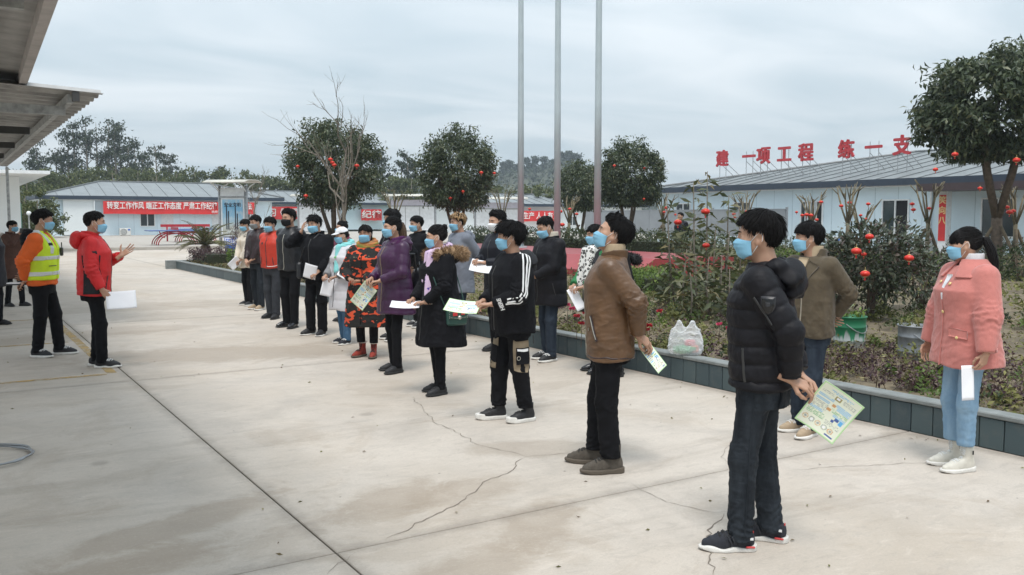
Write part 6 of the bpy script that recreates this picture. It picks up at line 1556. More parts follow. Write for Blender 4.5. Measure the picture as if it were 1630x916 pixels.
        V, F = snet(fc, (-.14, -.15, 1.39), (.14, .13, 1.46 + hh + .02), max(.0045, hb * .6)); link('collar', np_mesh('collar', V, F), cm, root)
    elif ct == 'turtle':
        V, F = snet(lambda p: np.maximum(np.abs((np.sqrt((p[:, 0] / .064) ** 2 + ((p[:, 1] + .026) / .066) ** 2) - 1) * .064) - .009, np.abs(p[:, 2] - 1.475) - .05), (-.1, -.12, 1.41), (.1, .06, 1.54), max(.0045, hb * .6)); link('turtleneck', np_mesh('turtleneck', V, F), cm, root)
    if ct == 'hood' or tp.get('hood'):
        def fh(p):
            q = np.stack([np.abs(p[:, 0]), p[:, 1], p[:, 2]], 1)
            d = cap(q, (0, -.115, 1.428), (.088, -.068, 1.428), .042, .042); d = smin(d, cap(q, (.088, -.068, 1.428), (.094, .03, 1.385), .042, .029), .03); d = smin(d, cap(q, (.094, .03, 1.385), (.045, .100, 1.330), .029, .018), .03)
            d = smin(d, ell(p, (0, -.145, 1.365), (.128, .064, .105)), .05)
            d = smax(d, -cap(p, (0, -.035, 1.40), (0, -.03, 1.60), .066, .075), .02)
            return d - .0045 * fold(p, 24, seed + 12) - .004 * np.sin(p[:, 2] * 70 + 5 * np.abs(p[:, 0]) * 10)
        V, F = snet(fh, (-.19, -.25, 1.28), (.19, .14, 1.55), hb); link('hood', np_mesh('hood', V, F), M[tp.get('hood_mat', tp['mat'])], root); P_.fhood = fh
    return P_

# ---- projecting trims onto a garment surface
def proj(f, P, off, it=5):
    P = np.array(P, float); e = 2e-3
    for _ in range(it):
        d = f(P); g = np.stack([(f(P + np.eye(3)[i] * e) - f(P - np.eye(3)[i] * e)) / (2 * e) for i in range(3)], 1); n = np.linalg.norm(g, axis=1, keepdims=True) + 1e-6
        st = (d - off)[:, None] * g / n / np.maximum(n, .5); l = np.linalg.norm(st, axis=1, keepdims=True); P = P - st * np.minimum(1, .03 / (l + 1e-9))
    return P, g / n
def strip(P_, f, pts, w_, mat, name, off=.003, n=None, thick=.004, parent=None, wdir=None):
    """ribbon of width w_ along a polyline lying on the garment"""
    pts = np.array(pts, float); seg = np.linalg.norm(np.diff(pts, axis=0), axis=1); cum = np.concatenate([[0], np.cumsum(seg)]); n = n or max(4, int(cum[-1] / .014)); s_ = np.linspace(0, cum[-1], n)
    C = np.stack([np.interp(s_, cum, pts[:, i]) for i in range(3)], 1); C, N = proj(f, C, off)
    T = np.gradient(C, axis=0); S = unit(np.cross(T, N)) if wdir is None else np.broadcast_to(np.asarray(wdir, float), C.shape)
    if w_ < .03 and n > 6:
        for _ in range(4):
            C[1:-1] = .25 * C[:-2] + .5 * C[1:-1] + .25 * C[2:]; N[1:-1] = .25 * N[:-2] + .5 * N[1:-1] + .25 * N[2:]
        N = unit(N); C = C + N * .0012; T = np.gradient(C, axis=0); S = unit(np.cross(T, N)); rows = [C - S * w_ / 2, C + N * w_ * .06, C + S * w_ / 2]
    else:
        m = 1 if w_ < .02 else 3; rows = [C + S * w_ * (k / m - .5) for k in range(m + 1)]; rows = [proj(f, r_, off)[0] for r_ in rows]
    lo = [rows[0] - N * thick * 1.2] + rows + [rows[-1] - N * thick * 1.2]; k = len(lo); V = np.stack(lo, 1).reshape(-1, 3)
    I = np.arange(n * k).reshape(n, k); Fq = np.stack([I[:-1, :-1], I[:-1, 1:], I[1:, 1:], I[1:, :-1]], -1).reshape(-1, 4)
    return link(name, np_mesh(name, V, Fq), M[mat], parent or P_.root)
def patch(P_, f, c, u, v, w_, h_, mat, name, off=.004, shape=None, nu=8, nv=8, parent=None, mats=None, paint=None):
    """small panel on the garment: centre c, axes u (width) and v (height)"""
    c = np.array(c, float); u = unit(np.array(u, float)); v = unit(np.array(v, float)); gu = np.linspace(-.5, .5, nu + 1); gv = np.linspace(-.5, .5, nv + 1)
    U, W_ = np.meshgrid(gu, gv, indexing='ij')
    if shape: U = U * shape(W_)
    P = c + U[..., None] * u * w_ + W_[..., None] * v * h_; P2, N = proj(f, P.reshape(-1, 3), off); dd = (P2 - P.reshape(-1, 3)).reshape(nu + 1, nv + 1, 3); nn3 = N.reshape(nu + 1, nv + 1, 3)
    for _ in range(5):
        for A_ in (dd, nn3):
            e_ = np.pad(A_, ((1, 1), (1, 1), (0, 0)), mode='edge'); A_[:] = .4 * A_ + .15 * (e_[2:, 1:-1] + e_[:-2, 1:-1] + e_[1:-1, 2:] + e_[1:-1, :-2])
    N = unit(nn3).reshape(-1, 3); P2 = P.reshape(-1, 3) + dd.reshape(-1, 3) + N * .0015; I = np.arange((nu + 1) * (nv + 1)).reshape(nu + 1, nv + 1)
    a = np.stack([I[:-1, :-1], I[1:, :-1], I[1:, 1:], I[:-1, 1:]], -1).reshape(-1, 4)
    ed = np.array(list(I[:, 0]) + list(I[-1, 1:]) + list(I[::-1, -1][1:]) + list(I[0, ::-1][1:-1])); k = len(P2); low = P2[ed] - N[ed] * (off + .004); nx_ = np.roll(np.arange(len(ed)), -1)
    side = np.stack([ed, k + np.arange(len(ed)), k + nx_, ed[nx_]], 1)
    # face outward
    nrm = np.cross(P2[a[:, 1]] - P2[a[:, 0]], P2[a[:, 3]] - P2[a[:, 0]])
    if (nrm * N[a[:, 0]]).sum() < 0: a = a[:, ::-1]
    me = np_mesh(name, np.concatenate([P2, low]), np.concatenate([a, side]))
    o = link(name, me, [M[mat]] + [M[m_] for m_ in (mats or [])], parent or P_.root)
    if paint:
        cu = (U[:-1, :-1] + U[1:, 1:]) / 2; cv = (W_[:-1, :-1] + W_[1:, 1:]) / 2; mi = np.zeros(len(me.polygons), np.int32); mi[:nu * nv] = paint(cu, cv).reshape(-1); me.polygons.foreach_set('material_index', mi); me.update()
    return o
def sdf_part(P_, name, f, b0, b1, h, mat, parent=None):
    V, F = snet(f, b0, b1, h); return link(name, np_mesh(name, V, F), M[mat] if isinstance(mat, str) else mat, parent or P_.root)
def fur(P_, name, pts, r, n, L_, mat, seed, parent=None, out=None):
    """thick roll with hairs"""
    rng = np.random.default_rng(seed); m = MB().tube(pts, r * .75, 8); base = m.mesh(name, True); V0 = np.zeros(len(base.vertices) * 3, np.float32); base.vertices.foreach_get('co', V0)
    pts = np.array([list(p) for p in pts], float); k = rng.random(n) * (len(pts) - 1.001); i = k.astype(int); C = pts[i] + (pts[i + 1] - pts[i]) * (k - i)[:, None]; T = unit(pts[i + 1] - pts[i]); A = rng.normal(size=(n, 3)); A = unit(A - (A * T).sum(1, keepdims=True) * T)
    D = unit(A + .5 * rng.normal(size=(n, 3)) * .6 + np.array([0, 0, -.15])); B = C + A * r * .65; Lh = L_ * (.6 + .7 * rng.random(n))[:, None]; S = unit(np.cross(D, A + .3 * T)) * .0035
    V = np.stack([B - S, B + S, B + D * Lh], 1).reshape(-1, 3); F = np.arange(n * 3).reshape(-1, 3)
    tri = np.array([[p.vertices[0], p.vertices[j], p.vertices[j + 1]] for p in base.polygons for j in range(1, len(p.vertices) - 1)])
    V, F = mjoin([(V0.reshape(-1, 3), tri), (V, F)]); bpy.data.meshes.remove(base)
    return link(name, np_mesh(name, V, F), M[mat], parent or P_.root)
# ---- sheets of paper (things of their own)
plain('paper_white', (.84, .84, .87), .7, var=.03); plain('paper_green', (.52, .74, .40), .6, var=.03); plain('paper_pale', (.78, .80, .66), .6, var=.03); plain('ink_blue', (.14, .44, .76), .6); plain('ink_grey', (.36, .38, .36), .6); plain('ink_green', (.16, .42, .17), .6); plain('ink_olive', (.34, .30, .11), .6); plain('ink_orange', (.62, .34, .14), .6); plain('ink_navy', (.07, .12, .34), .6)
LEAF_M = ['paper_pale', 'paper_green', 'ink_blue', 'ink_grey', 'ink_green', 'ink_olive', 'ink_orange', 'ink_navy', 'paper_white']
def leaflet_paint(nu, nv, seed):
    rr = random.Random(seed); A = np.zeros((nu, nv), np.int32); b = max(1, int(nu * .035)); A[:b] = A[-b:] = 1; A[:, :b] = A[:, -b:] = 1
    def rect(u0, u1, v0, v1, c): A[int(u0 * nu):max(int(u0 * nu) + 1, int(u1 * nu)), int(v0 * nv):max(int(v0 * nv) + 1, int(v1 * nv))] = c
    def lines(u0, u1, v0, v1, c, dens=.75):
        i0, i1, j0, j1 = int(u0 * nu), int(u1 * nu), int(v0 * nv), int(v1 * nv)
        for j in range(j0, j1, 2):
            i = i0
            while i < i1:
                if rr.random() < dens: A[i, j] = c
                i += 1
    lines(.25, .80, .91, .94, 2, .8); lines(.30, .75, .875, .90, 2, .8)
    rect(.42, .58, .76, .85, 5); rect(.46, .54, .785, .83, 8)
    lines(.08, .38, .80, .86, 3, .6); lines(.62, .92, .78, .86, 3, .6)
    for (u0, u1, v0, v1, c) in ((.08, .46, .70, .745, 2), (.56, .92, .66, .70, 2), (.08, .40, .62, .67, 2), (.60, .92, .60, .645, 2), (.08, .40, .40, .44, 2), (.62, .92, .46, .50, 2)): lines(u0, u1, v0, v1, c, .9); rect(u0, u1, v0, v0 + .014, c)
    lines(.08, .44, .46, .60, 3, .65); lines(.52, .92, .52, .59, 4, .6); rect(.47, .55, .62, .68, 6); rect(.43, .52, .50, .56, 6); rect(.70, .80, .40, .45, 7); rect(.83, .90, .37, .45, 2); rect(.66, .73, .34, .40, 7)
    lines(.08, .50, .28, .39, 4, .6); lines(.55, .92, .26, .33, 3, .5)
    for k in range(5):
        c0 = (.14 + k * .16, .16); r_ = .05
        for i in range(nu):
            for j in range(nv):
                q = math.hypot((i / nu - c0[0]) * .75, j / nv - c0[1])
                if r_ * .75 < q < r_: A[i, j] = 3 if k % 2 else 6
                elif q < r_ * .45: A[i, j] = 8 if k % 2 else 3
    rect(.72, .92, .07, .10, 7)
    return A
def sheet(P_, c, u, v, w_, h_, label, printed=False, bend=.02, res=26, name=None, seed=1, bend2=0.0, group='sheets of paper held by the people'):
    """sheet in the person's own frame, centre c, u right edge direction, v up edge direction"""
    sc2 = P_.s; u = Vector(u).normalized(); v = Vector(v); v = (v - u * v.dot(u)).normalized(); n = u.cross(v); nu, nv = (res, int(res * h_ / w_)) if printed else (8, 10)
    V = []
    for i in range(nu + 1):
        for j in range(nv + 1):
            a = i / nu - .5; b = j / nv - .5; V.append(u * w_ * a + v * h_ * b + n * (bend * (4 * a * a - .5) + bend2 * (4 * b * b - .5) + bend * .5 * a * b))
    k = len(V); V2 = V + [p - n * .0006 for p in V]; I = np.arange(k).reshape(nu + 1, nv + 1); a = np.stack([I[:-1, :-1], I[1:, :-1], I[1:, 1:], I[:-1, 1:]], -1).reshape(-1, 4)
    ed = np.array(list(I[:, 0]) + list(I[-1, 1:]) + list(I[::-1, -1][1:]) + list(I[0, ::-1][1:-1])); nx_ = np.roll(ed, -1)
    me = np_mesh(name or 'sheet', np.array([list(p) for p in V2]), np.concatenate([a, a[:, ::-1] + k, np.stack([ed, ed + k, nx_ + k, nx_], 1)]), smooth=True)
    nm = name or ('leaflet' if printed else 'paper_sheet'); Mw = P_.root.matrix_basis.copy()
    o = link(nm, me, [M[m_] for m_ in LEAF_M] if printed else M['paper_white'])
    if printed:
        A = leaflet_paint(nu, nv, seed); mi = np.zeros(len(me.polygons), np.int32); mi[:nu * nv] = A.reshape(-1); mi[nu * nv:2 * nu * nv] = 0; me.polygons.foreach_set('material_index', mi); me.update()
    o.matrix_world = Matrix.Translation(P_.root.location) @ Matrix.Rotation(P_.root.rotation_euler.z, 4, 'Z') @ Matrix.Scale(sc2, 4) @ Matrix.Translation(Vector(c))
    return tag(o, label, 'leaflet' if printed else 'paper', group)
def held_thing(P_, o):
    o.location = P_.root.location; o.rotation_euler = (0, 0, P_.root.rotation_euler.z); o.scale = (P_.s,) * 3; return o

def button(P_, f, pos, r_, mat, parent=None, off=.004):
    q, n_ = proj(f, np.array([pos], float), off); m = MB().lathe([(0, .004), (r_ * .8, .003), (r_, 0), (0, -.003)], n=12); me = m.mesh('button', True)
    me.transform(Matrix.Translation(q[0]) @ Vector((0, 0, 1)).rotation_difference(Vector(n_[0])).to_matrix().to_4x4()); return link('button', me, M[mat], parent or P_.root)

def sheetv(P_, rel, xi, dc, z, w_, h_, label, tilt=0, roll=0, yaw=0, **k):
    """sheet placed in the picture-facing frame of a person: xi metres to picture right, dc towards the viewer; tilt lays it back, roll turns it clockwise, yaw turns it about its own length"""
    r = R(rel); u0 = Vector((-math.cos(r), -math.sin(r), 0)); c0 = Vector((-math.sin(r), math.cos(r), 0)); z0 = Vector((0, 0, 1)); t_ = R(tilt)
    v = z0 * math.cos(t_) - c0 * math.sin(t_); n = c0 * math.cos(t_) + z0 * math.sin(t_); q = Matrix.Rotation(-R(roll), 3, n); u = q @ u0; v = q @ v; u = Matrix.Rotation(R(yaw), 3, v) @ u
    return sheet(P_, u0 * xi + c0 * dc + z0 * z, u, v, w_, h_, label, **k)
# ================================================================== PEOPLE IN THE PHOTOGRAPH
import time as _t
def HR(style='short', **k): d = dict(style=style); d.update(k); return d
ONLY = globals().get('ONLY')
def want(k): return ONLY is None or k in ONLY
def hframe(P_, pts): return [tuple(P_.Mh @ Vector(p)) for p in pts]
def zip_front(P_, z0, z1, mat='zip_dark', w_=.012, x=0.0): strip(P_, P_.ftop, [(x, .2, z1), (x, .2, z0)], w_, mat, 'zip', .002)
def ponytail(P_, pts, rs, mat, n=90, seed=1, name='ponytail'):
    """bundle of strands along a path (local points)"""
    rr = random.Random(seed); m = MB(); pts = [Vector(p) for p in pts]
    for k in range(n):
        a = rr.uniform(0, 2 * PI); q = rr.random() ** .5; st = rr.uniform(0, .15); P2 = []; R2 = []
        for j in range(9):
            u = st + (1 - st) * j / 8 * rr.uniform(.97, 1.0); f = u * (len(pts) - 1); i = min(int(f), len(pts) - 2); c = pts[i].lerp(pts[i + 1], f - i); r_ = rs[i] + (rs[i + 1] - rs[i]) * (f - i)
            P2.append(c + Vector((math.cos(a), math.sin(a), 0)) * q * r_); R2.append(.0062 * (1 - .75 * (j / 8) ** 2))
        m.tube(P2, R2, 4, cap=False)
    return m.build(name, M[mat], P_.root, True)
def bun(P_, c, r, mat='hair_black', seed=1):
    h = max(.005, P_.hs * 1.3)
    def f(p): q = p - np.array(c); a = np.arctan2(q[:, 2], q[:, 0]); return ell(p, c, (r * 1.05, r * .85, r)) - .004 * np.sin(a * 9 + q[:, 1] * 160 + 3 * wob(p, 40, seed))
    V, F = snet(f, np.array(c) - r * 1.5, np.array(c) + r * 1.5, h); o = link('hair_bun', np_mesh('hair_bun', P_.tohead(V), F), M[mat], P_.root)
    m = MB(); rr = random.Random(seed)
    for k in range(16):
        a = rr.uniform(0, 6.28); d = Vector((math.cos(a), rr.uniform(-1, .3), math.sin(a))).normalized(); m.tube(hframe(P_, [Vector(c) + d * r * .8, Vector(c) + d * r * 1.25 + Vector((rr.gauss(0, .01), 0, rr.gauss(0, .012)))]), [.004, .0008], 4)
    m.build('stray_hair', M[mat], o, True); return o
def scarf(P_, mat, rad=(.098, .092), z=1.455, thick=.036, tails=(), seed=3, name='scarf'):
    def f(p):
        a = np.arctan2(p[:, 0], p[:, 1] + .025); r_ = np.sqrt((p[:, 0] / rad[0]) ** 2 + ((p[:, 1] + .025) / rad[1]) ** 2); dr = (r_ - 1) * rad[1]
        zc = z - .028 * np.cos(a); d = np.sqrt((dr / thick) ** 2 + ((p[:, 2] - zc) / (thick * 1.35)) ** 2) * thick - thick
        d = d - .006 * np.sin(p[:, 2] * 170 + 3 * np.sin(a * 2) + 2 * wob(p, 20, seed))
        for (q0, q1, r0, r1) in tails: 
            t_ = cap(p * [1, 1, 1], q0, q1, r0, r1); d = smin(d, t_ - .004 * np.sin(p[:, 0] * 200 + p[:, 1] * 140), .03)
        return d
    V, F = snet(f, (-.26, -.22, .80), (.26, .34, 1.56), P_.hb * .85); return link(name, np_mesh(name, V, F), M[mat], P_.root)

# ---------------------------------------------------------------- V: nearest man
if want('V'):
    p = person('nearest man in black quilted hooded jacket and dark jeans, holding a green leaflet behind him', 3.42, 3.05, 98, 1.675, head=(8, -2, 0), seed=1,
        top=dict(mat='black_nylon', hem=.835, grow=.020, puff=.088, amp=.009, up=.076, fore=.062, cuff=.050, collar='hood'), bulk=1.0,
        legs=dict(mat='denim_dark', thigh=.086, knee=.068, ankle=.062, fold=.008, stack=.008), shoe=dict(kind='run', mat='shoe_navy', sole='sole_white', lace='lace_black', size=1.02),
        poseL=((-.15, -.16, .90), (-.7, -1, .1), (.25, -.9, -.42)), poseR=((.02, -.18, .90), (.8, -.8, -.1), (-.55, -.75, -.40)), handk=dict(L='hold', R='hold', nL=(.5, .2, -1), nR=(-.2, .2, -1)),
        feet=dict(L=(-.105, .075, -22), R=(.10, -.055, 4)), hair=HR('short', top=.028, side=.012, back=.020, tuft=900, tl=.055, wild=.26, lift=.10))
    f = p.ftop
    arm = p.arm['L']; c = arm[0] * .55 + arm[1] * .45 + np.array([-.07, .01, 0])
    shp = lambda w_: np.where(w_ > .1, 1.0, np.sqrt(np.clip(1 - ((w_ - .1) / .62) ** 2, .02, 1)))
    patch(p, f, c, (0, -1, 0), (0, 0, 1), .066, .084, 'badge_edge', 'sleeve_badge', .006, shp); patch(p, f, c, (0, -1, 0), (0, 0, 1), .054, .070, 'badge_black', 'badge_shield', .009, shp)
    patch(p, f, c + np.array([-.01, 0, .004]), (0, -1, 0), (0, 0, 1), .024, .020, 'badge_edge', 'badge_motif', .011, lambda w_: .35 + .65 * np.abs(np.sin(w_ * 9)))
    strip(p, f, [arm[0] * .72 + arm[1] * .28 + np.array([-.05, .05, 0]), arm[0] * .15 + arm[1] * .85 + np.array([-.05, .05, 0])], .010, 'zip_dark', 'sleeve_zip')
    strip(p, f, [(-.19, .06, 1.04), (-.20, .05, .88)], .012, 'zip_dark', 'pocket_zip'); zip_front(p, .80, 1.40)
    strip(p, f, [(0, .2, .855), (-.16, .14, .855), (-.22, 0, .855), (-.16, -.14, .855), (0, -.18, .855), (.16, -.14, .855), (.22, 0, .855)], .045, 'black_nylon', 'hem_band', .002)
    # jeans: back pocket, seams
    patch(p, p.ftr, (-.12, -.13, .82), (-1, -.6, 0), (0, 0, 1), .125, .135, 'denim_dark', 'back_pocket', .005, lambda w_: np.where(w_ < -.25, 1 + (w_ + .25) * 1.6, 1)); 
    strip(p, p.ftr, [(-.20, .0, .90), (-.18, .02, .60), (-.17, .03, .35), (-.17, .04, .12)], .006, 'denim_dark', 'side_seam', .002)
    for k, o in enumerate([c_ for c_ in p.root.children if c_.name.startswith('shoe')]):
        m = MB()
        for j in range(5): m.box((-.0465, .055 - j * .017, .060 + j * .003), (.004, .007, .045 - .003 * j), rot=Matrix.Rotation(R(-24), 3, 'X'))
        m.build('shoe_stripe', M['trouser_grey'], o)
        MB().box((-.040, -.045, .028), (.012, .045, .009), bev=.003).build('sole_inset', M['red_accent'], o); MB().box((.0, -.064, .082), (.020, .006, .034), bev=.002).build('heel_tab', M['red_accent'], o); MB().box((-.041, -.048, .070), (.004, .020, .012)).build('shoe_mark', M['stitch_white'], o)
    sheet(p, (-.10, -.335, .745), (.10, -.82, -.56), (-.12, -.70, .72), .215, .250, 'large green bordered printed leaflet held behind the nearest man', True, .012, 60, seed=3, bend2=.014)

# ---------------------------------------------------------------- U: brown leather jacket
if want('U'):
    p = person('man in brown leather jacket with head tilted back, hands behind him holding a leaflet', 3.66, 4.55, 92, 1.65, head=(6, 17, 0), seed=2, bulk=1.01,
        top=dict(mat='leather_brown', hem=.76, grow=.024, up=.078, fore=.066, cuff=.050, wr=.0055, collar='stand', collar_h=.065), legs=dict(mat='trouser_black', thigh=.096, knee=.074, ankle=.066, hem=.105, fold=.009, stack=.008),
        shoe=dict(kind='boot', mat='suede_grey', sole='sole_brown', lace='lace_black', size=1.06), poseL=((-.12, -.19, .93), (-.8, -.9, .1), (.25, -.75, -.62)), poseR=((.0, -.20, .91), (.8, -.8, -.1), (-.4, -.7, -.5)), handk=dict(L='hold', R='hold', nL=(.6, .3, -.6), nR=(-.2, .3, -.8)),
        feet=dict(L=(-.11, -.02, -16), R=(.10, .10, 6)), hair=HR('high', top=.032, side=.008, back=.018, tuft=800, tl=.06, wild=.30, lift=.30, sweep=.9))
    f = p.ftop; strip(p, f, [(-.17, .13, 1.06), (-.19, .08, .90)], .020, 'leather_wine', 'pocket_welt', .004); strip(p, f, [(-.17, .132, 1.055), (-.19, .082, .905)], .006, 'metal_zip', 'pocket_zip', .007)
    patch(p, f, (-.15, .15, .965), (0, 1, 0), (0, 0, 1), .016, .016, 'metal_zip', 'snap_button', .006); zip_front(p, .78, 1.44, 'metal_zip', .012)
    strip(p, f, [(0, .2, .785), (-.16, .16, .785), (-.24, 0, .785), (-.16, -.16, .785), (0, -.2, .785)], .008, 'leather_wine', 'hem_seam', .001)
    strip(p, f, [(-.205, .06, 1.38), (-.215, .0, 1.44), (-.19, -.06, 1.40), (-.17, -.09, 1.28)], .006, 'leather_wine', 'shoulder_seam', .001)
    sdf_part(p, 'collar_lining', lambda q: np.maximum(np.abs((np.sqrt((q[:, 0] / .071) ** 2 + ((q[:, 1] + .022) / .070) ** 2) - 1) * .07) - .006, np.abs(q[:, 2] - 1.475) - .055 + .25 * np.clip(q[:, 1], 0, 1)), (-.1, -.12, 1.40), (.1, .08, 1.55), .005, 'beige_knit')
    sheetv(p, 92, .285, .04, .775, .14, .21, 'pale leaflet held edge-on behind the man in brown leather', 5, -38, 55, printed=True, bend=.006, res=26, seed=4)

# ---------------------------------------------------------------- W: olive jacket
if want('W'):
    p = person('young man in olive wool biker jacket with cream turtleneck, hands behind his back', 5.54, 4.48, 40, 1.605, head=(-36, 0, 0), seed=3, bulk=.97,
        top=dict(mat='olive_wool', hem=.80, grow=.020, up=.076, fore=.064, cuff=.052, wr=.007, collar='turtle', collar_mat='beige_knit'), legs=dict(mat='denim_navy', thigh=.086, knee=.066, ankle=.06, fold=.007, stack=.008),
        shoe=dict(kind='sneaker', mat='shoe_tan', sole='sole_white', lace='lace_white', size=1.0), poseL=((-.10, -.17, .95), (-1, -.6, .1), (.8, -.3, -.3)), feet=dict(L=(-.085, .06, -10), R=(.09, -.02, 16)),
        hair=HR('fringe', top=.030, side=.022, back=.020, tuft=700, tl=.055, wild=.12, lift=.05))
    f = p.ftop
    patch(p, f, (0, .16, 1.33), (1, 0, 0), (0, 0, 1), .105, .25, 'beige_knit', 'sweater', .003, lambda w_: np.clip(.28 + .95 * (w_ + .5), .1, 1.1), 8, 10)
    for sx in (-1, 1): patch(p, f, (sx * .085, .13, 1.31), (1, .0, .55 * -sx), (.38 * sx, 0, 1), .085, .21, 'olive_wool', 'lapel', .012, lambda w_, s_=sx: np.clip(.35 + .95 * (w_ + .5), .2, 1.15), 6, 10)
    sdf_part(p, 'collar', lambda q: np.maximum(smax(np.abs((np.sqrt((q[:, 0] / .096) ** 2 + ((q[:, 1] + .022) / .088) ** 2) - 1) * .088) - .012 - .3 * np.clip(1.45 - q[:, 2], 0, .05), np.abs(q[:, 2] - 1.455) - .048, .01), q[:, 1] - .03 + .5 * (q[:, 2] - 1.44)), (-.16, -.16, 1.39), (.16, .12, 1.52), .006, 'olive_wool')
    strip(p, f, [(-.055, .17, 1.26), (-.045, .18, 1.05), (-.040, .18, .83)], .010, 'metal_zip', 'zip', .004)
    MB().tube([(-.038 + .018 * math.cos(a), .205, .82 + .018 * math.sin(a)) for a in np.linspace(0, 2 * PI, 15)], .004, 6).build('zip_ring', M['metal_zip'], p.root, True)
    sheetv(p, 40, .25, -.13, 1.04, .10, .14, 'corner of a pale green leaflet behind the man in olive', 10, 50, 20, printed=True, bend=.004, res=20, seed=5)

# ---------------------------------------------------------------- X: pink jacket
if want('X'):
    p = person('woman in oversized pink wool jacket, light blue jeans and white boots beside the kerb', 5.63, 3.30, 54, 1.585, True, 'hang', head=(-28, -3, 0), seed=4, bulk=1.12,
        top=dict(mat='pink_wool', hem=.745, grow=.030, flare=.035, up=.088, fore=.086, cuff=.060, wr=.0045, collar='turtle', collar_mat='white_knit', kf=.02, sleeve_end=.97), legs=dict(mat='denim_light', thigh=.084, knee=.064, ankle=.055, hem=.185, fold=.007, stack=.003),
        shoe=dict(kind='boot', mat='shoe_cream', sole='sole_white', lace='lace_white', size=.96), poseL=((-.305, .07, .86), (-.6, -1, .1), (.12, .25, -1)), poseR=((.28, .10, .86), (.8, -.9, .1), (-.1, .35, -1)), feet=dict(L=(-.085, .03, -4), R=(.085, -.0, 6)), handk=dict(L='hold'),
        hair=HR('bangs', top=.016, side=.011, back=.012, tuft=620, tl=.065, wild=.10, lift=.0, tie=(0, -.11, .055), tie_y=.045))
    f = p.ftop
    MB_ = hframe(p, [(0, -.095, .05)])[0]
    ponytail(p, hframe(p, [(0, -.085, .055), (0, -.145, .045), (-.01, -.180, -.04), (-.02, -.200, -.14), (-.03, -.205, -.29)]), [.020, .026, .034, .032, .014], 'hair_black', 110, 4)
    m = MB(); b = p.Mh @ Vector((0, -.105, .055)); m.tube([b + Vector((.024 * math.cos(a), 0, .024 * math.sin(a))) for a in np.linspace(0, 2 * PI, 12)], .006, 6); m.build('hair_tie', M['lace_black'], p.root, True)
    # pointed shirt collar
    sdf_part(p, 'collar', lambda q: np.maximum(smax(np.abs((np.sqrt((q[:, 0] / (.088 + .9 * np.clip(1.485 - q[:, 2], 0, .12))) ** 2 + ((q[:, 1] + .022) / (.082 + .75 * np.clip(1.485 - q[:, 2], 0, .12))) ** 2) - 1) * .085) - .009, np.maximum(q[:, 2] - 1.487, 1.405 - .45 * np.clip(q[:, 1], 0, .1) - q[:, 2]), .008), np.where(q[:, 1] > 0, .018 + .5 * np.clip(1.46 - q[:, 2], -.02, .1) - np.abs(q[:, 0]), -1)), (-.24, -.24, 1.33), (.24, .22, 1.50), .006, 'pink_wool')
    patch(p, f, (0, .19, 1.30), (1, 0, 0), (0, 0, 1), .05, .22, 'white_knit', 'sweater', .003, lambda w_: np.clip(.1 + 1.0 * (w_ + .5), .05, 1.1), 6, 10)
    strip(p, f, [(.0, .25, 1.20), (.0, .28, .73)], .012, 'pink_wool', 'placket', .006)
    for c_ in ((-.055, .2, 1.335), (.055, .2, 1.345), (-.012, .25, 1.12)): button(p, f, c_, .012, 'gold', off=.009)
    patch(p, f, (-.15, .20, .985), (.75, .65, .10), (0, 0, 1), .155, .055, 'pink_wool', 'pocket_flap', .010, None, 10, 5); button(p, f, (-.15, .22, .972), .011, 'gold', off=.014)
    a = p.arm['L']; strip(p, f, [a[1] * .1 + a[2] * .9 + np.array([-.08, -.03, 0]), a[1] * .1 + a[2] * .9 + np.array([-.03, -.09, .0])], .022, 'pink_wool', 'cuff_strap', .006)
    sheetv(p, 54, .02, .315, .665, .10, .235, 'blank white sheet hanging from the hand of the woman in pink', 4, -3, 42, bend=.004)
    for o in [c_ for c_ in p.root.children if c_.name.startswith('shoe')]: MB().box((-.052, -.02, .15), (.006, .012, .03), bev=.002).build('boot_buckle', M['lace_black'], o)

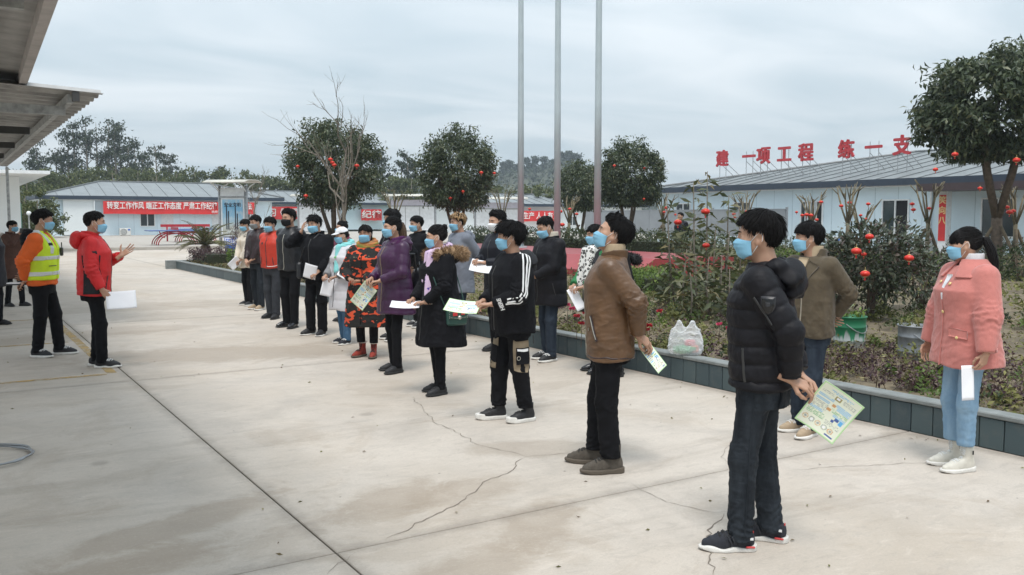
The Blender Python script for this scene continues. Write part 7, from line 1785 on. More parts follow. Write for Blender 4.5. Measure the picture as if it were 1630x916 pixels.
# ---------------------------------------------------------------- R: white stripes
if want('R'):
    p = person('young man in black hooded jacket with three white sleeve stripes and cargo trousers', 3.88, 6.08, 66, 1.60, head=(-14, 0, 0), seed=5, bulk=1.08,
        top=dict(mat='black_matte', hem=.775, grow=.026, up=.082, fore=.070, cuff=.050, wr=.008, collar='hood', hood_mat='charcoal'), legs=dict(mat='trouser_black', thigh=.096, knee=.080, ankle=.058, hem=.12, fold=.009, stack=.010),
        shoe=dict(kind='hightop', mat='shoe_black', sole='sole_white', lace='lace_black', size=1.0), pose='front', poseL=((-.11, .24, 1.03), (-.9, -.7, -.5), (.55, .8, -.02)), poseR=((.07, .25, 1.04), (.8, -.5, -.7), (-.65, .75, .0)), feet=dict(L=(-.10, -.09, -6), R=(.09, .10, 10)),
        hair=HR('fringe', top=.038, side=.014, back=.020, tuft=900, tl=.075, wild=.45, lift=.34))
    f = p.ftop; S_, E_, W_ = p.arm['L']
    for k in range(3):
        o_ = .0 + (k - 1) * .028
        strip(p, f, [np.array([-.10, -.055 + o_, 1.47]), S_ + np.array([-.05, o_ - .01, .045]), S_ * .6 + E_ * .4 + np.array([-.085, o_ - .01, 0]), S_ * .12 + E_ * .88 + np.array([-.085, o_ - .02, 0]), E_ * .80 + W_ * .20 + np.array([-.07, -.02 - .0, -.02 + o_]), E_ * .50 + W_ * .50 + np.array([-.08, .0, -.012 + o_]), E_ * .42 + W_ * .58 + np.array([-.08, 0, -.012 + o_])], .0135, 'stitch_white', 'sleeve_stripe', .003, 60)
    me = text_mesh('cuff_lettering', 'HERE', .048, .001, .002); d = unit(W_ - E_); c = E_ * .20 + W_ * .80 + np.array([-.052, -.012, 0.0]); q, n_ = proj(f, np.array([c]), .004); nn = Vector(n_[0]); up = Vector(d); xx = (up.cross(nn)).normalized(); yy = nn.cross(xx)
    me.transform(Matrix.Translation(q[0]) @ Matrix((yy * 1.0, -xx, nn)).transposed().to_4x4() @ Matrix.Rotation(R(-90), 4, 'Z')); link('cuff_lettering', me, M['stitch_white'], p.root)
    zip_front(p, .80, 1.38); MB().box((-.02, .172, 1.26), (.006, .006, .04), bev=.002).build('zip_pull', M['stitch_white'], p.root)
    for sx in (-1, 1):
        hp, kn, an, ya = p.leg['L' if sx < 0 else 'R']; 
        c = hp * .30 + kn * .70 + np.array([-.06, .03, -.02]) if sx < 0 else hp * .3 + kn * .7 + np.array([-.02, .09, -.02]); uu = (-.35, 1, 0) if sx < 0 else (-1, .4, 0)
        patch(p, p.ftr, c, uu, (0, 0, 1), .17, .25, 'khaki', 'knee_panel', .006, lambda w_: 1 - .45 * np.abs(w_) ** 1.5, 10, 12)
        patch(p, p.ftr, c + np.array([-.01, -.02, .0]), uu, (0, 0, 1), .115, .145, 'trouser_black', 'cargo_pocket', .016, lambda w_: 1 - .25 * np.clip(-w_ - .2, 0, 1), 8, 8)
        if sx < 0: 
            patch(p, p.ftr, c + np.array([-.01, -.02, .055]), uu, (0, 0, 1), .085, .020, 'stitch_white', 'pocket_label', .020)
            q, _n = proj(p.ftr, np.array([c + np.array([-.01, .0, .0])]), .024); MB().tube([tuple(q[0] + np.array([0, .016 * math.cos(a), .016 * math.sin(a) - .01])) for a in np.linspace(0, 2 * PI, 13)], .0028, 5).build('pocket_ring', M['metal_zip'], p.root)
    MB().tube([(-.20, -.10, .76), (-.205, -.10, .69)], .004, 5).build('drawcord', M['lace_black'], p.root)
    a = E_ * .02 + W_ * .98
    sheetv(p, 66, -.42, .16, 1.01, .29, .21, 'green printed leaflet held out flat by the man with white sleeve stripes', 66, 12, 0, printed=True, bend=.012, res=44, seed=6)

# ---------------------------------------------------------------- O: fur hood
if want('O'):
    p = person('woman in long black coat with tan fur hood, lilac scarf and hair bun', 3.90, 7.38, 66, 1.575, True, 'front', head=(-16, -4, 0), seed=6, bulk=1.12,
        top=dict(mat='black_matte', hem=.50, grow=.020, flare=.07, up=.072, fore=.062, cuff=.048, wr=.008, collar='none', name='coat'), legs=dict(mat='trouser_black', thigh=.078, knee=.058, ankle=.044, fold=.005, stack=.006), shoe=dict(kind='sneaker', mat='shoe_black', sole='sole_black', lace='lace_black'),
        poseL=((-.13, .22, .95), (-.9, -.7, -.5), (.6, .75, -.05)), poseR=((.10, .25, .96), (.8, -.5, -.7), (-.6, .75, 0)), hair=HR('women', top=.014, side=.010, back=.012, tuft=520, tl=.08, wild=.05, lift=.0, tie=(0, -.11, .10)))
    bun(p, (0, -.108, .10), .040, seed=2)
    fur(p, 'fur_trim', [(.085, .09, 1.385), (.14, .04, 1.43), (.175, -.06, 1.45), (.155, -.17, 1.435), (.08, -.235, 1.41), (0, -.25, 1.40), (-.08, -.235, 1.41), (-.155, -.17, 1.435), (-.175, -.06, 1.45), (-.14, .04, 1.43), (-.085, .09, 1.385)], .058, 5200, .045, 'fur_tan', 3)
    sdf_part(p, 'hood', lambda q: ell(q, (0, -.125, 1.39), (.13, .09, .085)), (-.2, -.25, 1.28), (.2, .0, 1.5), .012, 'black_matte')
    scarf(p, 'scarf_pink', (.088, .085), 1.462, .032, [((-.055, .11, 1.42), (-.095, .165, 1.02), .048, .040), ((.03, .11, 1.42), (.02, .155, 1.15), .035, .03)])
    zip_front(p, .55, 1.05); strip(p, p.ftop, [(-.14, .15, 1.02), (-.15, .14, .93)], .012, 'metal_zip', 'pocket_zip', .004)
    sheetv(p, 66, -.34, .15, .925, .29, .20, 'plain white sheet held flat by the woman in the fur hood coat', 76, 4, 0, bend=.010)
    # green handbag on her near hip
    r = empty('handbag', (0, 0, 0), 0, 'small green studded shoulder bag with a red motif, worn by the woman in black coat', 'handbag'); held_thing(p, r)
    MB().box((-.265, -.06, .80), (.075, .22, .16), bev=.02).build('body', plain('bag_green', (.02, .065, .052), .4), r); MB().box((-.306, -.06, .835), (.014, .215, .10), bev=.006).build('flap', M['bag_green'], r)
    m = MB()
    for k in range(13): 
        for (y_, z) in ((-.06 + (k - 6) * .0155, .792),): m.box((-.316, y_, z + .004 * abs(k - 6) * .5), (.006, .007, .007), bev=.002)
    for k in range(5): m.box((-.316, .035, .80 + k * .018), (.006, .007, .007), bev=.002); m.box((-.316, -.155, .80 + k * .018), (.006, .007, .007), bev=.002)
    m.build('stud', M['metal_zip'], r); MB().lathe([(0, .01), (.016, .006), (.02, 0)], (0, 0, 0), 12).build('clasp', M['metal_zip'], r, True, (-.316, -.075, .80)).rotation_euler = (0, R(-90), 0)
    MB().box((-.315, -.025, .835), (.006, .05, .035), bev=.003).build('motif', M['red_accent'], r); MB().box((-.315, -.11, .84), (.006, .04, .03), bev=.003).build('motif', M['red_accent'], r)
    MB().tube([(-.265, .045, .87), (-.225, .12, 1.08), (-.10, .15, 1.30), (.04, .06, 1.45), (.09, -.09, 1.40), (.02, -.18, 1.25), (-.15, -.17, 1.05), (-.262, -.16, .88)], .006, 6).build('strap', M['bag_green'], r, True)

# ---------------------------------------------------------------- M: purple jacket
if want('M'):
    p = person('woman in shiny purple quilted jacket with long brown ponytail and black backpack', 4.05, 8.67, 62, 1.655, True, 'front', head=(-6, -3, 0), seed=7, bulk=1.06,
        top=dict(mat='purple_nylon', hem=.65, grow=.020, flare=.03, puff=.115, amp=.006, up=.070, fore=.060, cuff=.046, collar='stand', collar_mat='purple_knit', collar_h=.07, hood=False), legs=dict(mat='trouser_black', thigh=.078, knee=.056, ankle=.048, fold=.004, stack=.004), shoe=dict(kind='boot', mat='shoe_black', sole='sole_black', lace=None),
        poseL=((-.10, .24, 1.02), (-.9, -.7, -.5), (.6, .7, -.15)), poseR=((.08, .25, 1.03), (.8, -.5, -.7), (-.6, .75, 0)), hair=HR('women', top=.016, side=.012, back=.014, tuft=520, tl=.08, wild=.08, lift=.0, tie=(0, -.11, .06)))
    ponytail(p, hframe(p, [(0, -.085, .06), (-.01, -.125, .05), (-.02, -.135, -.04), (-.03, -.130, -.18), (-.035, -.12, -.34), (-.04, -.12, -.50)]), [.020, .026, .036, .040, .038, .018], 'hair_brown', 90, 5)
    sdf_part(p, 'hood', lambda q: smin(ell(q, (0, -.125, 1.40), (.13, .06, .10)), cap(np.stack([np.abs(q[:, 0]), q[:, 1], q[:, 2]], 1), (.09, -.08, 1.44), (.075, .06, 1.41), .036, .028), .03) - .004 * np.sin(q[:, 2] * 90), (-.2, -.23, 1.27), (.2, .13, 1.52), .011, 'purple_nylon')
    zip_front(p, .68, 1.42, 'khaki', .012)
    sheetv(p, 62, -.34, .14, .86, .19, .27, 'green printed leaflet drooping from the hands of the woman in purple', 18, 36, 35, printed=True, bend=.012, res=36, seed=7)
    r = empty('backpack', (0, 0, 0), 0, 'black leather backpack with zips hanging low behind the woman in purple', 'backpack'); held_thing(p, r)
    def fb_(q): return smin(ell(q, (-.04, -.275, .97), (.145, .085, .17)), ell(q, (-.05, -.31, .90), (.11, .075, .09)), .03) - .003 * fold(q, 20, 4)
    V, F = snet(fb_, (-.24, -.44, .74), (.16, -.14, 1.2), .011); link('body', np_mesh('body', V, F), M['leather_black'], r)
    MB().tube([(.07, -.20, 1.10), (.10, -.05, 1.44), (.13, .07, 1.38), (.14, .05, 1.10), (.10, -.16, .90)], .016, 6).build('strap', M['leather_black'], r, True); MB().tube([(-.11, -.20, 1.10), (-.14, -.16, 1.30), (-.16, -.05, 1.30)], .014, 6).build('strap', M['leather_black'], r, True)
    MB().tube([(-.17, -.28, .99), (-.12, -.37, .985), (-.02, -.39, .985)], .006, 5).build('zip', M['metal_zip'], r, True); MB().tube([(-.05, -.28, 1.14), (-.02, -.29, 1.20), (.02, -.28, 1.14)], .010, 6).build('handle', M['leather_black'], r, True)

# ---------------------------------------------------------------- L: camouflage coat
if want('L'):
    p = person('woman in long black and orange camouflage coat, striped scarf and rust boots, facing the camera', 4.21, 9.79, 22, 1.56, True, 'front', head=(0, -2, 3), seed=8, bulk=1.12, skin='skin_tan',
        top=dict(mat='camo_red', hem=.40, grow=.026, flare=.06, up=.076, fore=.068, cuff=.052, wr=.008, collar='none', name='coat'), legs=dict(mat='trouser_black', thigh=.078, knee=.062, ankle=.050, hem=.185, fold=.004, stack=.004), shoe=dict(kind='fur', mat='shoe_rust', sole='sole_brown', lace='lace_black', size=.98),
        poseL=((-.03, .24, 1.0), (-.9, -.5, -.5), (.8, .5, .1)), poseR=((.14, .23, 1.02), (.9, -.5, -.6), (-.6, .8, 0)), feet=dict(L=(-.09, .03, -12), R=(.09, -.01, 18)), hair=HR('women', top=.016, side=.016, back=.016, tuft=380, tl=.07, wild=.12, lift=.02, extra=lambda q: smin(cap(q * [1, 1, 1], (.06, -.04, -.02), (.055, -.05, -.10), .030, .022), cap(q, (-.06, -.04, -.02), (-.055, -.05, -.10), .030, .022), .02)))
    scarf(p, 'scarf_multi', (.10, .095), 1.455, .042, seed=5)
    m = MB(); w_ = p.arm['L'][2]; m.tube([tuple(w_ + np.array([.0, .035 * math.cos(a), .035 * math.sin(a)])) for a in np.linspace(0, 2 * PI, 12)], .010, 6); m.build('cuff_strap', M['trouser_black'], p.root)
    strip(p, p.ftop, [(0, .22, 1.38), (0, .26, .45)], .010, 'trouser_black', 'placket', .003)
    for z in (1.30, 1.15, .92, .72): button(p, p.ftop, (.02, .22, z), .013, 'trouser_black', off=.006)

# ---------------------------------------------------------------- K: white cap
if want('K'):
    p = person('woman in white cap, turquoise scarf and white padded coat with grey sleeves', 4.41, 10.98, 58, 1.52, True, 'front', head=(-6, -8, 0), seed=9, bulk=1.10,
        top=dict(mat='white_nylon', hem=.50, grow=.024, flare=.04, puff=.13, amp=.007, up=.074, fore=.064, cuff=.05, collar='hood', sleeve_mat='grey_sleeve', name='coat'), legs=dict(mat='denim_blue', thigh=.08, knee=.062, ankle=.055, fold=.005, stack=.006), shoe=dict(kind='run', mat='shoe_navy', sole='sole_white', lace='lace_white'),
        poseL=((-.12, .22, 1.0), (-.9, -.7, -.5), (.5, .8, -.2)), poseR=((.10, .26, 1.0), (.8, -.5, -.7), (-.6, .75, -.1)), hair=HR('women', top=.003, side=.010, back=.016, tuft=60, tl=.05, wild=.05, lift=.0))
    def fcap(q):
        d = np.maximum(ell(q, (0, -.014, .040), (.092, .112, .100)), .052 + .18 * (q[:, 1] * -.35) - q[:, 2]); d = np.maximum(d, -ell(q, (0, -.014, .035), (.080, .10, .088)))
        b = np.maximum(np.abs(q[:, 2] - (.058 - .9 * q[:, 0] ** 2 * 3 - .25 * np.clip(q[:, 1] - .08, 0, 1))) - .0035, np.sqrt((q[:, 0] / .075) ** 2 + ((q[:, 1] - .085) / .085) ** 2) * .07 - .07); b = np.maximum(b, .06 - q[:, 1]); return np.minimum(d, b)
    V, F = snet(fcap, (-.12, -.15, .0), (.12, .19, .17), .006); link('cap', np_mesh('cap', p.tohead(V), F), M['white_knit'], p.root)
    scarf(p, 'teal_scarf', (.095, .09), 1.455, .036, [((-.03, .12, 1.42), (-.06, .17, 1.08), .040, .045)]); zip_front(p, .55, 1.2)
    strip(p, p.ftop, [(-.2, .02, 1.0), (-.20, .0, .82)], .012, 'zip_dark', 'strap_buckle', .004); patch(p, p.ftop, (-.06, .2, 1.28), (1, 0, 0), (0, 0, 1), .05, .05, 'ink_green', 'round_badge', .005, lambda w_: np.sqrt(np.clip(1 - (2 * w_) ** 2, .01, 1)))
    sheetv(p, 58, -.25, .12, .84, .18, .26, 'blank white sheet hanging in front of the woman in the white cap', 5, 14, 20, bend=.012)
    sheetv(p, 58, .02, .28, 1.02, .24, .13, 'folded pale sheet in front of the grey sleeves of the woman in the white cap', 25, 32, 0, bend=.02)

# ---------------------------------------------------------------- I: hand at forehead
if want('I'):
    p = person('man in black jacket raising one hand to his forehead, black bag at his hip', 4.42, 12.01, 40, 1.665, head=(4, -8, 6), seed=10, bulk=1.08,
        top=dict(mat='black_matte', hem=.80, grow=.026, up=.078, fore=.066, cuff=.05, wr=.009, collar='stand', collar_h=.07), legs=dict(mat='trouser_black', thigh=.094, knee=.074, ankle=.066, fold=.009, stack=.009), shoe=dict(kind='dress', mat='shoe_black', sole='sole_white', lace=None),
        poseR=((.155, .15, 1.48), (.9, .3, -1), (-.45, .1, .9)), poseL=((-.18, .20, .93), (-.8, -.9, -.2), (.3, .8, -.5)), handk=dict(R='relaxed', nR=(-.5, -.8, 0), L='hold'), feet=dict(L=(-.10, .03, -14), R=(.11, .03, 12)), hair=HR('short', top=.032, side=.014, back=.018, tuft=560, tl=.06, wild=.5, lift=.4))
    zip_front(p, .82, 1.42); sheet(p, (-.11, .29, .93), (.8, .35, .25), (-.3, .1, .9), .18, .21, 'pale printed sheet tucked in the hand of the man touching his forehead', False, .01)
    r = empty('shoulder_bag', (0, 0, 0), 0, 'black shoulder bag slung across the man touching his forehead', 'bag'); held_thing(p, r)
    MB().box((.20, .14, .93), (.09, .20, .24), rz=R(35), bev=.03).build('body', M['leather_black'], r); MB().tube([(.20, .15, 1.04), (.08, .19, 1.25), (-.10, .08, 1.45), (-.12, -.08, 1.42), (.05, -.19, 1.2), (.22, .02, 1.02)], .010, 6).build('strap', M['leather_black'], r, True)
if want('H'):
    p = person('tall man in black leather jacket and black face mask, hands behind his back', 4.39, 13.05, 42, 1.755, head=(-2, -4, 0), seed=11, mask='mask_black', top=dict(mat='leather_black', hem=.83, grow=.016, up=.070, fore=.058, cuff=.046, wr=.008, collar='stand', collar_h=.05), legs=dict(mat='trouser_black', thigh=.09, knee=.068, ankle=.058, fold=.006, stack=.006), shoe=dict(kind='dress', mat='shoe_leather', sole='sole_black', lace=None),
        feet=dict(L=(-.09, .05, -14), R=(.09, -.0, 16)), hair=HR('high', top=.036, side=.010, back=.016, tuft=560, tl=.05, wild=.3, lift=.4, sweep=.5)); zip_front(p, .84, 1.40, 'metal_zip', .010)
    for x in (-.11, .11): strip(p, p.ftop, [(x, .16, 1.05), (x * 1.3, .14, .93)], .010, 'zip_dark', 'pocket_zip', .003)
if want('G'):
    p = person('man in orange red zip jacket and grey trousers near the far end of the row', 4.52, 14.35, 40, 1.645, head=(0, -10, 0), seed=12, top=dict(mat='red_orange', hem=.85, grow=.018, up=.072, fore=.060, cuff=.046, wr=.008, collar='stand', collar_h=.06), legs=dict(mat='trouser_grey', thigh=.092, knee=.072, ankle=.062, fold=.007, stack=.008), shoe=dict(kind='dress', mat='shoe_black', sole='sole_black', lace=None),
        hair=HR('short', top=.028, side=.012, back=.016, tuft=420, tl=.05, wild=.3, lift=.2)); zip_front(p, .87, 1.42); patch(p, p.ftop, (.07, .16, 1.27), (1, 0, 0), (0, 0, 1), .03, .035, 'zip_dark', 'chest_logo', .004)
    for x in (-.12, .12): strip(p, p.ftop, [(x, .16, 1.04), (x * 1.15, .15, .92)], .012, 'zip_dark', 'pocket_zip', .003)
    strip(p, p.ftop, [(-.20, .10, .90), (-.10, .16, .88), (.0, .18, .885)], .010, 'stitch_white', 'hem_piping', .003)
if want('F'):
    p = person('man in dark wine leather jacket and grey face mask with clasped hands', 4.74, 15.86, 48, 1.68, pose='low', head=(0, -12, 0), seed=13, mask='mask_grey', top=dict(mat='leather_wine', hem=.84, grow=.018, up=.07, fore=.06, cuff=.046, wr=.008), legs=dict(mat='denim_dark', thigh=.088, knee=.07, ankle=.06), shoe=dict(kind='sneaker', mat='shoe_tan', sole='sole_white', lace='lace_white'), hair=HR('short', top=.026, side=.012, back=.016, tuft=420, tl=.045, wild=.25)); zip_front(p, .86, 1.42)
if want('E'):
    p = person('woman in cream coat with pale fur collar at the far end of the row', 4.81, 16.75, 52, 1.62, True, 'low', head=(0, -14, 0), seed=14, top=dict(mat='cream', hem=.74, grow=.024, up=.072, fore=.064, cuff=.05, collar='none', name='coat'), legs=dict(mat='trouser_black', thigh=.078, knee=.058, ankle=.048), shoe=dict(kind='sneaker', mat='shoe_black', sole='sole_white', lace='lace_white'), hair=HR('women', top=.016, side=.014, back=.016, tuft=300, tl=.06, wild=.1))
    fur(p, 'fur_collar', [(.06, .10, 1.34), (.11, .05, 1.42), (.13, -.05, 1.44), (.08, -.14, 1.43), (0, -.16, 1.43), (-.08, -.14, 1.43), (-.13, -.05, 1.44), (-.11, .05, 1.42), (-.06, .10, 1.34)], .045, 1500, .045, 'fur_white', 4)
    zip_front(p, .78, 1.3, 'beige_knit'); sheetv(p, 52, -.25, .16, .84, .18, .24, 'blank white sheet held by the woman in the cream coat', 15, 45, 30, bend=.01)
if want('J'):
    p = person('woman with hair bun in dark wine jacket standing behind the white cap', 5.32, 13.3, 56, 1.585, True, head=(-4, 0, 0), seed=15, top=dict(mat='wine_knit', hem=.72, grow=.02), legs=dict(thigh=.08, knee=.06, ankle=.05), shoe=dict(kind='sneaker', mat='shoe_black', sole='sole_black', lace=None), hair=HR('women', top=.015, side=.011, back=.014, tuft=300, tl=.07, wild=.06, lift=.0, tie=(0, -.11, .10))); bun(p, (0, -.10, .10), .038, seed=5); zip_front(p, .75, 1.4)
if want('M2'):
    p = person('person with dark fluffy hair mostly hidden behind the woman in purple', 5.10, 10.95, 60, 1.74, head=(0, -3, 0), seed=16, top=dict(mat='black_matte', hem=.78, grow=.02), legs=dict(mat='trouser_grey'), hair=HR('short', top=.030, side=.018, back=.022, tuft=420, tl=.055, wild=.3, lift=.2)); zip_front(p, .8, 1.42)
if want('N'):
    p = person('man in plain black quilted jacket in the back row, behind the ponytail', 6.03, 12.07, 56, 1.66, head=(-6, -6, 0), seed=17, top=dict(mat='black_matte', hem=.76, grow=.02, puff=.10, amp=.006), legs=dict(mat='trouser_black'), hair=HR('short', top=.024, side=.010, back=.014, tuft=420, tl=.045, wild=.2)); zip_front(p, .8, 1.42)
if want('P'):
    p = person('young man with bleached hair top in long grey hooded wool coat, back row', 6.0, 10.75, 60, 1.69, head=(-6, -4, 0), seed=18, top=dict(mat='grey_wool', hem=.62, grow=.024, flare=.02, up=.074, fore=.064, cuff=.052, collar='hood', name='coat'), legs=dict(mat='denim_navy', thigh=.084, knee=.064, ankle=.058), shoe=dict(kind='sneaker', mat='shoe_tan', sole='sole_white', lace='lace_white'), hair=HR('high', top=.034, side=.007, back=.012, tuft=300, tl=.045, wild=.3, lift=.4, sweep=.4))
    V, F = make_hair('high', .007, 77, top=.034, side=.004, back=.010, tuft=330, tl=.06, wild=.30, lift=.5, sweep=.4, locks_only=True); m_ = V.reshape(-1, 18, 3); ok_ = (m_[:, 0, 2] > .085) | ((m_[:, 0, 1] < -.07) & (m_[:, 0, 2] > .0)); idx_ = np.where(ok_)[0]; f0 = F[:len(F) // len(m_)]; V = m_[idx_].reshape(-1, 3); F = (f0[None] + (np.arange(len(idx_)) * 18)[:, None, None]).reshape(-1, 3)
    link('bleached_hair', np_mesh('bleached_hair', p.tohead(V), F), M['hair_blond'], p.root); zip_front(p, .7, 1.4)
if want('Q'):
    p = person('man in white face mask and long black coat reading a white sheet, back row', 5.73, 9.29, 52, 1.715, pose='front', head=(2, -6, 0), seed=19, mask='mask_white', top=dict(mat='navy_nylon', hem=.58, grow=.02, collar='stand', collar_h=.075, name='coat'), legs=dict(mat='trouser_black'), shoe=dict(kind='sneaker', mat='shoe_black', sole='sole_black', lace=None), poseL=((-.08, .28, 1.10), (-.9, -.6, -.6), (.5, .8, .1)), poseR=((.06, .29, 1.12), (.8, -.5, -.7), (-.5, .8, .1)), hair=HR('high', top=.038, side=.010, back=.014, tuft=520, tl=.05, wild=.3, lift=.5, sweep=.6)); zip_front(p, .62, 1.42)
    sheetv(p, 52, -.20, .27, 1.06, .28, .20, 'white sheet held up by the man in the white mask', 48, 12, 0, bend=.012)
if want('S'):
    p = person('man with bowed head in dark padded jacket and dark jeans in front of the flagpole', 5.88, 8.42, 58, 1.665, pose='front', head=(2, -20, 0), seed=20, bulk=1.08, top=dict(mat='black_nylon', hem=.66, grow=.022, puff=.16, amp=.006, up=.076, fore=.066, cuff=.05, collar='stand', collar_h=.05), legs=dict(mat='denim_navy', thigh=.088, knee=.068, ankle=.06, stack=.008), shoe=dict(kind='sneaker', mat='shoe_black', sole='sole_white', lace='lace_white', size=1.05), poseL=((-.06, .25, 1.0), (-.9, -.7, -.5), (.6, .7, -.1)), hair=HR('high', top=.020, side=.008, back=.011, tuft=520, tl=.035, wild=.2))
    sdf_part(p, 'inner_collar', lambda q: np.maximum(np.abs((np.sqrt((q[:, 0] / .076) ** 2 + ((q[:, 1] + .022) / .074) ** 2) - 1) * .074) - .006, np.abs(q[:, 2] - 1.475) - .045), (-.1, -.12, 1.41), (.1, .08, 1.54), .007, 'cream'); strip(p, p.ftop, [(-.19, .08, .92), (-.2, .05, .78)], .010, 'zip_dark', 'pocket_zip', .003); zip_front(p, .7, 1.4)
if want('T'):
    p = person('woman with leopard print scarf and green sleeves partly hidden by the brown jacket', 5.86, 7.50, 58, 1.58, True, 'front', head=(-4, -8, 0), seed=21, top=dict(mat='charcoal', hem=.70, grow=.022, collar='none', sleeve_mat='dark_green', up=.074, fore=.066, cuff=.054), legs=dict(mat='trouser_black', thigh=.078, knee=.058, ankle=.05), shoe=dict(kind='chelsea', mat='shoe_leather', sole='sole_black', lace=None), poseL=((-.10, .25, 1.0), (-.9, -.7, -.5), (.5, .8, -.15)), poseR=((.08, .27, 1.0), (.8, -.5, -.7), (-.6, .75, 0)), hair=HR('women', top=.015, side=.013, back=.014, tuft=300, tl=.06, wild=.1))
    scarf(p, 'leopard', (.10, .095), 1.45, .040, [((-.05, .12, 1.40), (-.06, .19, 1.02), .060, .062), ((.06, .12, 1.40), (.06, .19, 1.02), .055, .06)])
    sheetv(p, 58, -.24, .18, .86, .12, .27, 'folded white sheet held by the woman in the leopard scarf', 5, -28, 25, bend=.008)
if want('U2'):
    p = person('woman with low hair bun and grey fur collar hidden behind the brown leather jacket', 5.90, 7.20, 72, 1.53, True, 'hang', head=(0, 0, 0), seed=22, top=dict(mat='black_matte', hem=.72, grow=.02, collar='none'), legs=dict(thigh=.08, knee=.06, ankle=.05), shoe=dict(kind='sneaker', mat='shoe_black', sole='sole_black', lace=None), hair=HR('women', top=.015, side=.011, back=.014, tuft=300, tl=.07, wild=.06, lift=.0, tie=(0, -.13, -.01))); bun(p, (0, -.135, -.01), .046, seed=7)
    fur(p, 'fur_collar', [(.11, -.02, 1.40), (.12, -.12, 1.38), (.06, -.20, 1.35), (0, -.215, 1.34), (-.06, -.20, 1.35), (-.12, -.12, 1.38), (-.11, -.02, 1.40)], .05, 1800, .045, 'fur_dark', 9)

# ---------------------------------------------------------------- the speakers on the left
SPK = 'speakers facing the row'
if want('D'):
    p = person('man in red hooded shell jacket gesturing with an open palm while speaking', 1.39, 10.74, -84, 1.705, pose='hang', head=(0, -2, 0), seed=23, group=SPK, bulk=1.06, top=dict(mat='red_shell', hem=.80, grow=.024, up=.076, fore=.066, cuff=.052, wr=.009, collar='stand', collar_h=.075), legs=dict(mat='trouser_black', thigh=.088, knee=.066, ankle=.058, fold=.008, stack=.009), shoe=dict(kind='run', mat='shoe_black', sole='sole_white', lace='lace_white', size=1.02),
        poseR=((.24, .10, .87), (.6, -1, .1), (-.05, .55, -.85)), poseL=((-.13, .27, 1.22), (-.9, -.2, -.9), (-.05, .80, .60)), handk=dict(L='open', nL=(.9, -.1, .5), R='hold', nR=(-1, .2, -.3)), feet=dict(L=(-.08, -.02, -4), R=(.09, .06, 8)), hair=HR('high', top=.020, side=.007, back=.010, tuft=560, tl=.035, wild=.18, lift=.1))
    sdf_part(p, 'hood', lambda q: smin(ell(q, (0, -.155, 1.40), (.125, .075, .10)), cap(np.stack([np.abs(q[:, 0]), q[:, 1], q[:, 2]], 1), (.09, -.10, 1.455), (.075, .03, 1.43), .036, .024), .03) - .004 * fold(q, 22, 5), (-.2, -.26, 1.27), (.2, .10, 1.52), .010, 'red_shell')
    f = p.ftop; patch(p, f, (.22, -.01, 1.03), (0, 1, 0), (0, 0, 1), .17, .42, 'charcoal', 'side_panel', .004, lambda w_: .75 + .35 * np.clip(-w_ + .2, 0, 1), 10, 16); zip_front(p, .82, 1.45, 'zip_dark', .014)
    strip(p, f, [(.15, .18, 1.0), (.17, .14, .88)], .010, 'zip_dark', 'pocket_zip', .003); patch(p, f, (.25, .03, 1.27), (0, 1, 0), (0, 0, 1), .045, .03, 'charcoal', 'sleeve_logo', .004)
    sheetv(p, -84, .26, .27, .755, .30, .20, 'blank white sheet in the lowered hand of the man in red', 22, -2, 0, bend=.01)
